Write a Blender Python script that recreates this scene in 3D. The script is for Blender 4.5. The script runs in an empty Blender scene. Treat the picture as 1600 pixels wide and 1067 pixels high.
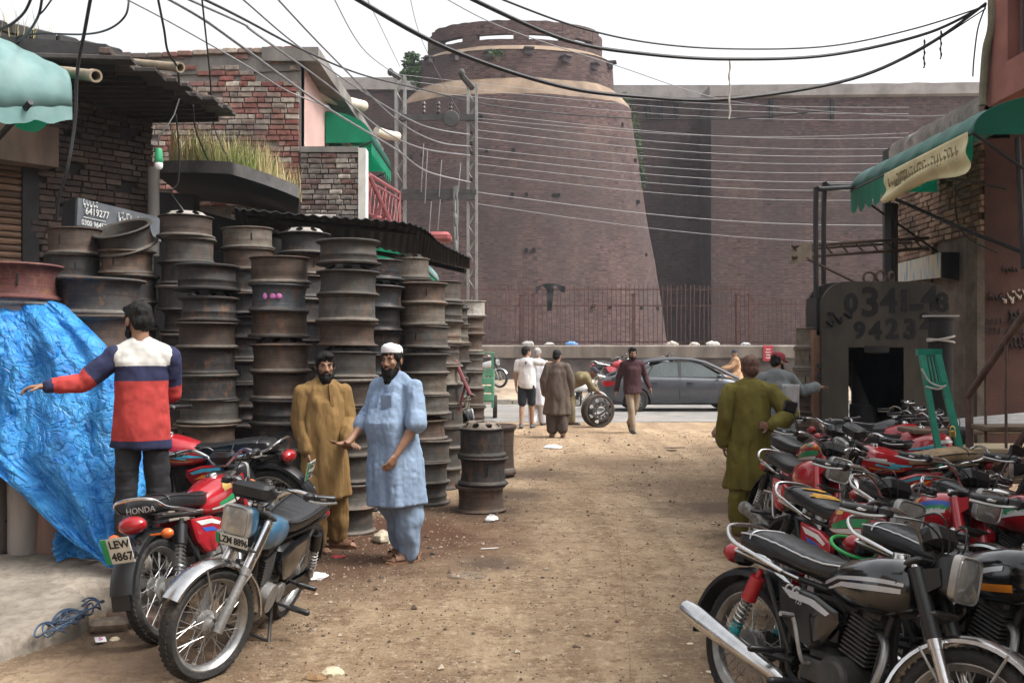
import bpy, bmesh, math, random
import numpy as np
from mathutils import Vector, Matrix, noise as mnoise, Quaternion
random.seed(7)
R = math.radians
SC = bpy.context.scene
COL = SC.collection
# ---------------------------------------------------------------- camera, sky, sun, exposure
CAMZ, FPX, HORIZ = 1.69, 1556.0, 547.0
HAZE = 0.0006
cam_d = bpy.data.cameras.new('camera')
cam = bpy.data.objects.new('camera', cam_d); COL.objects.link(cam)
cam.location = (0, 0, CAMZ); cam.rotation_euler = (R(90), 0, 0)
cam_d.sensor_width = 36.0; cam_d.lens = FPX * 36.0 / 1600.0
cam_d.shift_y = (HORIZ - 533.5) / 1600.0
cam_d.clip_start = 0.05; cam_d.clip_end = 3000
SC.camera = cam
SUN_EL, SUN_AZ = R(55), R(104)          # azimuth from straight ahead (+Y) towards the right (+X)
w = bpy.data.worlds.new('World'); SC.world = w; w.use_nodes = True
nt = w.node_tree; nt.nodes.clear()
sky = nt.nodes.new('ShaderNodeTexSky'); sky.sky_type = 'NISHITA'; sky.sun_disc = False
sky.sun_elevation = SUN_EL; sky.sun_rotation = SUN_AZ
sky.air_density = 1.2; sky.dust_density = 6.5; sky.ozone_density = 1.0; sky.altitude = 200
hs = nt.nodes.new('ShaderNodeHueSaturation'); hs.inputs['Saturation'].default_value = 0.10
bg = nt.nodes.new('ShaderNodeBackground'); bg.inputs['Strength'].default_value = 0.142
wo = nt.nodes.new('ShaderNodeOutputWorld')
nt.links.new(sky.outputs[0], hs.inputs['Color']); nt.links.new(hs.outputs[0], bg.inputs['Color'])
nt.links.new(bg.outputs[0], wo.inputs['Surface'])
sl = bpy.data.lights.new('sun', 'SUN'); sl.energy = 1.2; sl.angle = R(12); sl.color = (1.0, 0.95, 0.88)
so = bpy.data.objects.new('sun', sl); COL.objects.link(so)
sd = Vector((math.sin(SUN_AZ) * math.cos(SUN_EL), math.cos(SUN_AZ) * math.cos(SUN_EL), math.sin(SUN_EL)))
so.rotation_euler = (-sd).to_track_quat('-Z', 'Y').to_euler(); so.location = (0, 0, 60)
SC.view_settings.view_transform = 'Standard'; SC.view_settings.look = 'None'
SC.view_settings.exposure = 1.22; SC.view_settings.gamma = 1.0
SC.cycles.use_denoising = True
SC.cycles.max_bounces = 8; SC.cycles.diffuse_bounces = 2; SC.cycles.glossy_bounces = 3
SC.cycles.transmission_bounces = 5; SC.cycles.transparent_max_bounces = 10; SC.cycles.volume_bounces = 0
SC.cycles.caustics_reflective = False; SC.cycles.caustics_refractive = False

def at(px, py, d):
    """the place d metres ahead that the photograph shows at (px, py)"""
    return Vector(((px - 800.0) / FPX * d, d, CAMZ + (HORIZ - py) / FPX * d))

# ---------------------------------------------------------------- materials
MATS = {}
def nodes_of(m):
    m.use_nodes = True
    t = m.node_tree
    return t, t.nodes, t.links, t.nodes['Principled BSDF']

def mat(name, col, rough=0.7, metal=0.0, var=0.18, scale=6.0, bump=0.0, bscale=60.0, dust=0.0,
        dcol=(0.30, 0.22, 0.15), dscale=5.0, stretch=(1, 1, 1), col2=None, coat=0.0, spec=0.5, rnd=0.0, sub=0.0, bdist=0.01):
    if name in MATS: return MATS[name]
    m = bpy.data.materials.new(name); MATS[name] = m
    t, N, L, bs = nodes_of(m)
    tc = N.new('ShaderNodeTexCoord')
    mp = N.new('ShaderNodeMapping'); L.new(tc.outputs['Object'], mp.inputs[0]); mp.inputs['Scale'].default_value = stretch
    oi = N.new('ShaderNodeObjectInfo')
    off = N.new('ShaderNodeVectorMath'); off.operation = 'ADD'
    cmb = N.new('ShaderNodeMath'); cmb.operation = 'MULTIPLY'; cmb.inputs[1].default_value = 57.0
    L.new(oi.outputs['Random'], cmb.inputs[0]); L.new(mp.outputs[0], off.inputs[0]); L.new(cmb.outputs[0], off.inputs[1])
    nz = N.new('ShaderNodeTexNoise'); nz.inputs['Scale'].default_value = scale; nz.inputs['Detail'].default_value = 6
    nz.inputs['Roughness'].default_value = 0.62
    L.new(off.outputs[0], nz.inputs['Vector'])
    mx = N.new('ShaderNodeMix'); mx.data_type = 'RGBA'
    c2 = col2 if col2 else tuple(min(1, c * (1 + var)) for c in col)
    c1 = col if col2 else tuple(c * (1 - var) for c in col)
    mx.inputs[6].default_value = (*c1, 1); mx.inputs[7].default_value = (*c2, 1)
    rp = N.new('ShaderNodeMapRange'); rp.inputs[1].default_value = 0.33; rp.inputs[2].default_value = 0.67
    L.new(nz.outputs[0], rp.inputs[0]); L.new(rp.outputs[0], mx.inputs[0])
    out = mx.outputs[2]
    if rnd:
        hv = N.new('ShaderNodeHueSaturation')
        mr = N.new('ShaderNodeMapRange'); mr.inputs[3].default_value = 1 - rnd; mr.inputs[4].default_value = 1 + rnd
        L.new(oi.outputs['Random'], mr.inputs[0]); L.new(mr.outputs[0], hv.inputs['Value']); L.new(out, hv.inputs['Color'])
        out = hv.outputs[0]
    rsock = None
    if dust > 0:
        n2 = N.new('ShaderNodeTexNoise'); n2.inputs['Scale'].default_value = dscale; n2.inputs['Detail'].default_value = 8
        n2.inputs['Roughness'].default_value = 0.7
        L.new(off.outputs[0], n2.inputs['Vector'])
        r2 = N.new('ShaderNodeMapRange'); r2.inputs[1].default_value = 0.70 - 0.4 * dust; r2.inputs[2].default_value = 0.95 - 0.3 * dust
        r2.inputs[4].default_value = min(1, 0.35 + dust)
        L.new(n2.outputs[0], r2.inputs[0])
        m2 = N.new('ShaderNodeMix'); m2.data_type = 'RGBA'; m2.inputs[7].default_value = (*dcol, 1)
        L.new(r2.outputs[0], m2.inputs[0]); L.new(out, m2.inputs[6]); out = m2.outputs[2]
        rr = N.new('ShaderNodeMapRange'); rr.inputs[3].default_value = rough; rr.inputs[4].default_value = 0.9
        L.new(r2.outputs[0], rr.inputs[0]); rsock = rr.outputs[0]
        if metal > 0:
            rm = N.new('ShaderNodeMapRange'); rm.inputs[3].default_value = metal; rm.inputs[4].default_value = 0.0
            L.new(r2.outputs[0], rm.inputs[0]); L.new(rm.outputs[0], bs.inputs['Metallic'])
    L.new(out, bs.inputs['Base Color'])
    if rsock: L.new(rsock, bs.inputs['Roughness'])
    else:
        rr = N.new('ShaderNodeMapRange'); rr.inputs[3].default_value = max(0, rough - 0.08); rr.inputs[4].default_value = min(1, rough + 0.1)
        L.new(nz.outputs[0], rr.inputs[0]); L.new(rr.outputs[0], bs.inputs['Roughness'])
    if metal > 0 and dust <= 0: bs.inputs['Metallic'].default_value = metal
    bs.inputs['Coat Weight'].default_value = coat; bs.inputs['Coat Roughness'].default_value = 0.12
    bs.inputs['Specular IOR Level'].default_value = spec
    if sub:
        bs.inputs['Subsurface Weight'].default_value = sub; bs.inputs['Subsurface Radius'].default_value = (0.012, 0.005, 0.003)
    if bump:
        n3 = N.new('ShaderNodeTexNoise'); n3.inputs['Scale'].default_value = bscale; n3.inputs['Detail'].default_value = 5
        L.new(off.outputs[0], n3.inputs['Vector'])
        bp = N.new('ShaderNodeBump'); bp.inputs['Strength'].default_value = bump; bp.inputs['Distance'].default_value = bdist
        L.new(n3.outputs[0], bp.inputs['Height']); L.new(bp.outputs[0], bs.inputs['Normal'])
    return m

def ramp_mat(name, stops, rough=0.85, scale=25.0, bump=0.6, bdist=0.01, soot_shade=None, sootcol=(0.03, 0.027, 0.025), sscale=0.9):
    """each object takes one colour of the ramp (its own random), with grain of its own"""
    if name in MATS: return MATS[name]
    m = bpy.data.materials.new(name); MATS[name] = m
    t, N, L, bs = nodes_of(m)
    oi = N.new('ShaderNodeObjectInfo'); cr = N.new('ShaderNodeValToRGB'); cr.color_ramp.interpolation = 'LINEAR'
    e = cr.color_ramp.elements
    while len(e) < len(stops): e.new(0.5)
    for i, (p, c) in enumerate(stops): e[i].position = p; e[i].color = (*c, 1)
    L.new(oi.outputs['Random'], cr.inputs[0])
    tc = N.new('ShaderNodeTexCoord'); ge = N.new('ShaderNodeNewGeometry')
    nz = N.new('ShaderNodeTexNoise'); nz.inputs['Scale'].default_value = scale; nz.inputs['Detail'].default_value = 6
    L.new(ge.outputs['Position'], nz.inputs['Vector'])
    mr = N.new('ShaderNodeMapRange'); mr.inputs[1].default_value = 0.3; mr.inputs[2].default_value = 0.7; mr.inputs[3].default_value = 0.65; mr.inputs[4].default_value = 1.3
    L.new(nz.outputs[0], mr.inputs[0])
    hv = N.new('ShaderNodeHueSaturation'); L.new(cr.outputs[0], hv.inputs['Color']); L.new(mr.outputs[0], hv.inputs['Value'])
    out = hv.outputs[0]
    if soot_shade:
        n2 = N.new('ShaderNodeTexNoise'); n2.inputs['Scale'].default_value = sscale; n2.inputs['Detail'].default_value = 5
        L.new(ge.outputs['Position'], n2.inputs['Vector'])
        r2 = N.new('ShaderNodeMapRange'); r2.inputs[1].default_value = 0.62 - soot_shade * 0.4; r2.inputs[2].default_value = 0.8 - soot_shade * 0.3; r2.inputs[4].default_value = 0.85
        L.new(n2.outputs[0], r2.inputs[0])
        m2 = N.new('ShaderNodeMix'); m2.data_type = 'RGBA'; m2.inputs[7].default_value = (*sootcol, 1)
        L.new(r2.outputs[0], m2.inputs[0]); L.new(out, m2.inputs[6]); out = m2.outputs[2]
    L.new(out, bs.inputs['Base Color']); bs.inputs['Roughness'].default_value = rough
    bp = N.new('ShaderNodeBump'); bp.inputs['Strength'].default_value = bump; bp.inputs['Distance'].default_value = bdist
    L.new(nz.outputs[0], bp.inputs['Height']); L.new(bp.outputs[0], bs.inputs['Normal'])
    return m

# ---------------------------------------------------------------- mesh helpers
def frame_of(d):
    d = Vector(d).normalized()
    up = Vector((0, 0, 1)) if abs(d.z) < 0.95 else Vector((1, 0, 0))
    a = d.cross(up).normalized(); b = a.cross(d).normalized()
    return d, a, b

class MB:
    def __init__(s): s.v = []; s.f = []; s.m = []; s.mi = 0; s.uv = None
    def add(s, vs, fs):
        o = len(s.v); s.v.extend([tuple(p) for p in vs]); s.f.extend([tuple(i + o for i in f) for f in fs]); s.m.extend([s.mi] * len(fs))
        return s
    def box(s, c, size, rot=None, taper=1.0):
        hx, hy, hz = size[0] / 2, size[1] / 2, size[2] / 2
        vs = []
        for z, k in ((-hz, 1.0), (hz, taper)):
            for x, y in ((-hx, -hy), (hx, -hy), (hx, hy), (-hx, hy)):
                p = Vector((x * k, y * k, z))
                if rot is not None: p = rot @ p
                vs.append(p + Vector(c))
        return s.add(vs, [(3, 2, 1, 0), (4, 5, 6, 7), (0, 1, 5, 4), (1, 2, 6, 5), (2, 3, 7, 6), (3, 0, 4, 7)])
    def bbox(s, c, size, b=0.01, rot=None):
        """box with bevelled edges"""
        hx, hy, hz = size[0] / 2, size[1] / 2, size[2] / 2; b = min(b, hx * .9, hy * .9, hz * .9)
        rings = []
        for z, i in ((-hz, b), (-hz + b, 0), (hz - b, 0), (hz, b)):
            x, y = hx - i, hy - i
            rings.append([(x - b, -y, z), (x, -y + b, z), (x, y - b, z), (x - b, y, z), (-x + b, y, z), (-x, y - b, z), (-x, -y + b, z), (-x + b, -y, z)])
        rr = []
        for r in rings:
            q = []
            for p in r:
                p = Vector(p)
                if rot is not None: p = rot @ p
                q.append(p + Vector(c))
            rr.append(q)
        return s.loft(rr)
    def loft(s, rings, closed=True, caps=True):
        n = len(rings[0]); vs = [p for r in rings for p in r]; fs = []
        k = n if closed else n - 1
        for i in range(len(rings) - 1):
            for j in range(k):
                a, b = i * n + j, i * n + (j + 1) % n
                fs.append((a, b, b + n, a + n))
        if caps and closed:
            fs.append(tuple(range(n))[::-1]); fs.append(tuple((len(rings) - 1) * n + j for j in range(n)))
        return s.add(vs, fs)
    def ring(s, c, d, rx, ry=None, n=12, a=None, ph=0.0):
        ry = rx if ry is None else ry
        d, u, v = frame_of(d)
        if a is not None: u = Vector(a).normalized(); v = d.cross(u) * -1
        return [Vector(c) + u * (rx * math.cos(ph + 2 * math.pi * j / n)) + v * (ry * math.sin(ph + 2 * math.pi * j / n)) for j in range(n)]
    def cyl(s, p0, p1, r0, r1=None, n=12, caps=True):
        r1 = r0 if r1 is None else r1; d = Vector(p1) - Vector(p0)
        return s.loft([s.ring(p0, d, r0, n=n), s.ring(p1, d, r1, n=n)], caps=caps)
    def tube(s, pts, r, n=6, caps=True, closed=False):
        pts = [Vector(p) for p in pts]; m = len(pts); rr = r if hasattr(r, '__len__') else [r] * m
        rings = []; pu = None
        for i, p in enumerate(pts):
            d = (pts[min(i + 1, m - 1)] - pts[max(i - 1, 0)]).normalized()
            if pu is None: _, u, v = frame_of(d)
            else:
                u = (pu - d * pu.dot(d)).normalized(); v = u.cross(d)
            pu = u
            rings.append([p + (u * math.cos(2 * math.pi * j / n) + v * math.sin(2 * math.pi * j / n)) * rr[i] for j in range(n)])
        return s.loft(rings, caps=caps)
    def capsule(s, p0, p1, r0, r1=None, n=12, k=4, flat=1.0, fa=None):
        r1 = r0 if r1 is None else r1
        p0, p1 = Vector(p0), Vector(p1); d, u, v = frame_of(p1 - p0 if (p1 - p0).length > 1e-6 else (0, 0, 1))
        if fa is not None:
            v = Vector(fa); v = (v - d * v.dot(d)).normalized(); u = v.cross(d)
        rings = []
        for i in range(k + 1):
            a = -math.pi / 2 + (math.pi / 2) * i / k; a = max(a, -math.pi / 2 + 0.12)
            rings.append((p0 + d * (r0 * math.sin(a)), r0 * math.cos(a)))
        for i in range(k + 1):
            a = (math.pi / 2) * i / k; a = min(a, math.pi / 2 - 0.12)
            rings.append((p1 + d * (r1 * math.sin(a)), r1 * math.cos(a)))
        return s.loft([[c + (u * math.cos(2 * math.pi * j / n) + v * (flat * math.sin(2 * math.pi * j / n))) * r for j in range(n)] for c, r in rings])
    def ell(s, c, rad, rot=None, n=14, k=8):
        rings = []
        for i in range(k + 1):
            a = -math.pi / 2 + math.pi * i / k; a = max(-math.pi / 2 + 0.1, min(math.pi / 2 - 0.1, a))
            ring = []
            for j in range(n):
                b = 2 * math.pi * j / n
                p = Vector((rad[0] * math.cos(a) * math.cos(b), rad[1] * math.cos(a) * math.sin(b), rad[2] * math.sin(a)))
                if rot is not None: p = rot @ p
                ring.append(p + Vector(c))
            rings.append(ring)
        return s.loft(rings)
    def lathe(s, prof, n=32, c=(0, 0, 0), axis='z', a0=0.0, a1=2 * math.pi, caps=False):
        full = abs(a1 - a0 - 2 * math.pi) < 1e-6; k = n if full else n + 1
        rings = []
        for r, h in prof:
            ring = []
            for j in range(k):
                a = a0 + (a1 - a0) * j / n
                x, y = r * math.cos(a), r * math.sin(a)
                p = (x, y, h) if axis == 'z' else ((h, x, y) if axis == 'x' else (x, h, y))
                ring.append(Vector(p) + Vector(c))
            rings.append(ring)
        return s.loft(rings, closed=full, caps=caps)
    def prism(s, poly, d):
        """poly: 3-D outline, d: extrusion vector"""
        n = len(poly); a = [Vector(p) for p in poly]; b = [p + Vector(d) for p in a]
        fs = [tuple(range(n))[::-1], tuple(range(n, 2 * n))] + [(j, (j + 1) % n, n + (j + 1) % n, n + j) for j in range(n)]
        return s.add(a + b, fs)
    def quad(s, a, b, c, d): return s.add([a, b, c, d], [(0, 1, 2, 3)])
    def grid(s, fn, nu, nv):
        vs = [fn(i / nu, j / nv) for j in range(nv + 1) for i in range(nu + 1)]
        fs = [(j * (nu + 1) + i, j * (nu + 1) + i + 1, (j + 1) * (nu + 1) + i + 1, (j + 1) * (nu + 1) + i) for j in range(nv) for i in range(nu)]
        return s.add(vs, fs)
    def mesh(s, name, mats, smooth=35, fix=True):
        me = bpy.data.meshes.new(name); me.from_pydata(s.v, [], s.f)
        mats = mats if isinstance(mats, (list, tuple)) else [mats]
        for m_ in mats: me.materials.append(m_)
        if len(mats) > 1: me.polygons.foreach_set('material_index', s.m)
        if fix:
            bm = bmesh.new(); bm.from_mesh(me); bmesh.ops.recalc_face_normals(bm, faces=bm.faces); bm.to_mesh(me); bm.free()
        if smooth:
            me.polygons.foreach_set('use_smooth', [True] * len(me.polygons))
            try: me.set_sharp_from_angle(angle=R(smooth))
            except Exception: pass
        me.update(); return me
    def build(s, name, mats, parent=None, smooth=35, fix=True):
        return link(name, s.mesh(name, mats, smooth, fix), parent)

def link(name, data, parent=None, loc=None):
    o = bpy.data.objects.new(name, data); COL.objects.link(o)
    if parent is not None: o.parent = parent
    if loc is not None: o.location = loc
    return o
def tag(o, label=None, cat=None, group=None, kind=None):
    if label: o['label'] = label
    if cat: o['category'] = cat
    if group: o['group'] = group
    if kind: o['kind'] = kind
    return o
def empty(name, loc=(0, 0, 0), rz=0.0, rx=0.0, ry=0.0):
    o = bpy.data.objects.new(name, None); COL.objects.link(o); o.location = loc; o.rotation_euler = (rx, ry, rz); o.empty_display_size = 0.1
    return o
CACHE = {}
def part(name, key, fn, m, parent, smooth=35):
    """a part whose mesh is shared by every thing that asks for the same key and material"""
    mk = (key, tuple(x.name for x in m) if isinstance(m, (list, tuple)) else m.name)
    if mk not in CACHE:
        b = MB(); fn(b); CACHE[mk] = b.mesh(name, m, smooth)
    return link(name, CACHE[mk], parent)
SCRATCH = bpy.data.scenes.new('scratch')
def evaluated_mesh(o):
    """the object's mesh with its modifiers, worked out in a scratch scene"""
    SCRATCH.collection.objects.link(o); vl = SCRATCH.view_layers[0]; vl.update(); dg = vl.depsgraph
    me = bpy.data.meshes.new_from_object(o.evaluated_get(dg)); bpy.data.objects.remove(o); return me
def text_mesh(body, size=1.0, ext=0.003, align='CENTER', m=None, name='lettering', parent=None, M=None, shear=0.0, bold=0.0):
    cu = bpy.data.curves.new('t', 'FONT'); cu.body = body; cu.size = size; cu.extrude = ext; cu.align_x = align; cu.align_y = 'CENTER'
    cu.shear = shear; cu.offset = bold; cu.resolution_u = 3
    o = bpy.data.objects.new('t', cu); me = evaluated_mesh(o); bpy.data.curves.remove(cu)
    me.materials.clear(); me.materials.append(m)
    r = link(name, me, parent)
    if M is not None: r.matrix_local = M
    return r
def basis(o, x, y, z=None):
    """matrix with the given origin, x axis, y axis"""
    x = Vector(x).normalized(); y = Vector(y); y = (y - x * y.dot(x)).normalized(); z = x.cross(y)
    M = Matrix.Identity(4)
    for i in range(3): M[i][0], M[i][1], M[i][2], M[i][3] = x[i], y[i], z[i], o[i]
    return M
def fbm(x, y, z=0.0, o=4): return mnoise.fractal(Vector((x, y, z)), 1.0, 2.0, o)
def smoothpts(pts, k=6):
    """Catmull-Rom through the points"""
    pts = [Vector(p) for p in pts]; out = []
    for i in range(len(pts) - 1):
        p0, p1, p2, p3 = pts[max(i - 1, 0)], pts[i], pts[i + 1], pts[min(i + 2, len(pts) - 1)]
        for j in range(k):
            t = j / k
            out.append(0.5 * ((2 * p1) + (p2 - p0) * t + (2 * p0 - 5 * p1 + 4 * p2 - p3) * t * t + (3 * p1 - p0 - 3 * p2 + p3) * t ** 3))
    out.append(pts[-1]); return out
# ================================================================ SETTING
# ---- ground material
def ground_material():
    m = bpy.data.materials.new('dirt'); t, N, L, bs = nodes_of(m)
    ge = N.new('ShaderNodeNewGeometry')
    def nz(scale, det=8, rough=0.65, vec=None):
        n = N.new('ShaderNodeTexNoise'); n.inputs['Scale'].default_value = scale; n.inputs['Detail'].default_value = det; n.inputs['Roughness'].default_value = rough
        L.new(vec or ge.outputs['Position'], n.inputs['Vector']); return n.outputs[0]
    def rng(s, a, b, c=0.0, d=1.0):
        r = N.new('ShaderNodeMapRange'); r.inputs[1].default_value = a; r.inputs[2].default_value = b; r.inputs[3].default_value = c; r.inputs[4].default_value = d
        L.new(s, r.inputs[0]); return r.outputs[0]
    def mix(f, a, b):
        x = N.new('ShaderNodeMix'); x.data_type = 'RGBA'
        L.new(f, x.inputs[0])
        for s, v in ((6, a), (7, b)):
            if isinstance(v, tuple): x.inputs[s].default_value = (*v, 1)
            else: L.new(v, x.inputs[s])
        return x.outputs[2]
    mpv = N.new('ShaderNodeMapping'); mpv.inputs['Scale'].default_value = (1.6, 0.55, 1); L.new(ge.outputs['Position'], mpv.inputs[0])
    big = rng(nz(0.55, 6, vec=mpv.outputs[0]), 0.36, 0.66)
    c = mix(big, (0.33, 0.225, 0.135), (0.52, 0.385, 0.25))
    c = mix(rng(nz(2.6, 9, 0.72), 0.47, 0.66, 0, .8), c, (0.22, 0.135, 0.075))
    mpt = N.new('ShaderNodeMapping'); mpt.inputs['Scale'].default_value = (2.6, .16, 1); mpt.inputs['Rotation'].default_value = (0, 0, -.06); L.new(ge.outputs['Position'], mpt.inputs[0])
    c = mix(rng(nz(1.0, 7, 0.6, mpt.outputs[0]), 0.47, 0.64, 0, .7), c, (0.225, 0.150, 0.090))
    c = mix(rng(nz(1.3, 8, 0.7), 0.58, 0.70, 0, .75), c, (0.155, 0.100, 0.062))
    c = mix(rng(nz(6.0, 10, 0.82), 0.51, 0.60, 0, .85), c, (0.20, 0.124, 0.072))
    c = mix(rng(nz(13, 10, 0.82), 0.52, 0.60, 0, .8), c, (0.56, 0.435, 0.295))
    c = mix(rng(nz(30, 8, 0.9), 0.56, 0.61, 0, 0.9), c, (0.085, 0.055, 0.036))
    c = mix(rng(nz(45, 8, 0.9), 0.57, 0.62, 0, 0.9), c, (0.62, 0.51, 0.38))
    # oil and rust stains round the stacks of rims and under the parked bikes
    sep = N.new('ShaderNodeSeparateXYZ'); L.new(ge.outputs['Position'], sep.inputs[0])
    def blob(x, y, r, k=1.0):
        vm = N.new('ShaderNodeVectorMath'); vm.operation = 'DISTANCE'; vm.inputs[1].default_value = (x, y, 0); L.new(ge.outputs['Position'], vm.inputs[0])
        ad = N.new('ShaderNodeMath'); ad.operation = 'MULTIPLY_ADD'; ad.inputs[1].default_value = 1.3 * r; L.new(nz(1.7, 9, 0.75), ad.inputs[0]); L.new(vm.outputs['Value'], ad.inputs[2])
        return rng(ad.outputs[0], r * 1.95, r * 1.05, 0, min(1, k * 1.15))
    for x, y, r, k, cc in ((-1.1, 9.2, 1.4, .85, (0.115, 0.055, 0.032)), (-1.6, 7.9, 1.3, .8, (0.12, 0.066, 0.040)), (-.35, 10.6, .8, .8, (0.10, 0.062, 0.04)),
                           (0.0, 11.6, .55, .8, (0.11, 0.075, 0.05)), (.3, 13.6, .7, .7, (0.12, 0.08, 0.055)), (1.5, 15.0, 1.0, .6, (0.15, 0.10, 0.065)), (2.3, 10.6, .8, .8, (0.10, 0.068, 0.048)), (2.6, 8.6, .9, .75, (0.10, 0.065, 0.045)), (2.5, 12.2, 1.2, .6, (0.12, 0.08, 0.055)),
                           (-.2, 7.9, .3, .8, (0.13, 0.09, 0.065)), (-2.0, 5.6, .7, .7, (0.12, 0.075, 0.05)), (2.2, 5.2, 1.3, .8, (0.085, 0.06, 0.045))):
        c = mix(blob(x, y, r, k), c, cc)
    L.new(c, bs.inputs['Base Color']); bs.inputs['Roughness'].default_value = 0.95; bs.inputs['Specular IOR Level'].default_value = 0.25
    bp = N.new('ShaderNodeBump'); bp.inputs['Strength'].default_value = 1.0; bp.inputs['Distance'].default_value = 0.035
    ad = N.new('ShaderNodeMath'); ad.operation = 'ADD'; L.new(nz(30, 9, 0.75), ad.inputs[0]); L.new(nz(8, 6), ad.inputs[1])
    L.new(ad.outputs[0], bp.inputs['Height']); L.new(bp.outputs[0], bs.inputs['Normal'])
    return m
DIRT = ground_material()
def gz(x, y):
    """height of the trodden dirt"""
    if y > 23.0 or y < 2.5 or abs(x) > 9: return 0.0
    k = min(1.0, (23.0 - y) / 1.5, (9 - abs(x)) / 1.5)
    return k * (0.022 * fbm(x * 0.7, y * 0.7, 3.1, 3) + 0.010 * fbm(x * 3.0, y * 3.0, 1.7, 4) + 0.004 * fbm(x * 13, y * 13, 0.3, 3))
def ground():
    xs = [-400, -220, -120, -50, -25, -14, -9.5] + [(-9 + 0.1 * i) for i in range(181)] + [9.5, 14, 25, 50, 120, 220, 400]
    ys = [-80, -20, -5, 0, 1.5] + [2.5 + 0.08 * i for i in range(125)] + [12.5 + 0.2 * i for i in range(55)] + [23.6, 31.1, 33, 36, 45, 70, 120, 250, 500]
    nx, ny = len(xs), len(ys)
    vs = [(x, y, gz(x, y)) for y in ys for x in xs]
    fs = [(j * nx + i, j * nx + i + 1, (j + 1) * nx + i + 1, (j + 1) * nx + i) for j in range(ny - 1) for i in range(nx - 1)]
    b = MB(); b.add(vs, fs)
    return tag(b.build('ground', DIRT, smooth=60, fix=False), kind='structure')
ground()
# ---- road, far kerb, bank
asphalt = mat('asphalt', (0.20, 0.19, 0.18), 0.85, var=.25, scale=1.3, bump=.4, bscale=120, dust=.55, dcol=(0.34, 0.28, 0.22), dscale=.8)
b = MB(); n_ = 80
b.add([(-90 + 180 * i / n_, 23.35 + .35 * fbm(i * .9, 2.2) , .006) for i in range(n_ + 1)] + [(-90 + 180 * i / n_, 31.05, .006) for i in range(n_ + 1)],
      [(i, i + 1, n_ + 2 + i, n_ + 1 + i) for i in range(n_)])
tag(b.build('road', asphalt, smooth=0, fix=False), kind='structure')
kerbm = mat('kerb_stone', (0.30, 0.27, 0.23), .9, var=.3, scale=2.0, bump=.6, bscale=40, dust=.4)
kerb = empty('kerb', (0, 31, 0)); tag(kerb, kind='structure')
for i in range(60):
    x = -30 + i * 1.0
    bb = MB(); bb.bbox((0, .11, .08), (.975, .22, .17), .02)
    if i == 0: km = bb.mesh('kerb_stone', kerbm)
    o = link('kerb_stone', km, kerb, (x + .5, random.uniform(-.02, .02), random.uniform(-.012, .008)))
bank = mat('bank_soil', (0.30, 0.23, 0.165), .95, var=.35, scale=1.5, bump=.8, bscale=25, dust=.3, dcol=(.36, .29, .22))
b = MB()
def bankf(u, v):
    x = -60 + 120 * u; y = 31.2 + 5.2 * v
    return (x, y, .12 + .5 * min(1, v * 1.8) ** .8 + .05 * fbm(x * .8, y * .8) * min(1, v * 6))
b.grid(bankf, 160, 14); tag(b.build('bank', bank, smooth=60, fix=False), kind='structure')
b = MB(); b.grid(lambda u, v: (-90 + 180 * u, 36.0 + 34 * v, .62 + .1 * fbm(u * 60, v * 12)), 90, 10); tag(b.build('terrain_before_fort', bank, smooth=60, fix=False), kind='structure')

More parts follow.
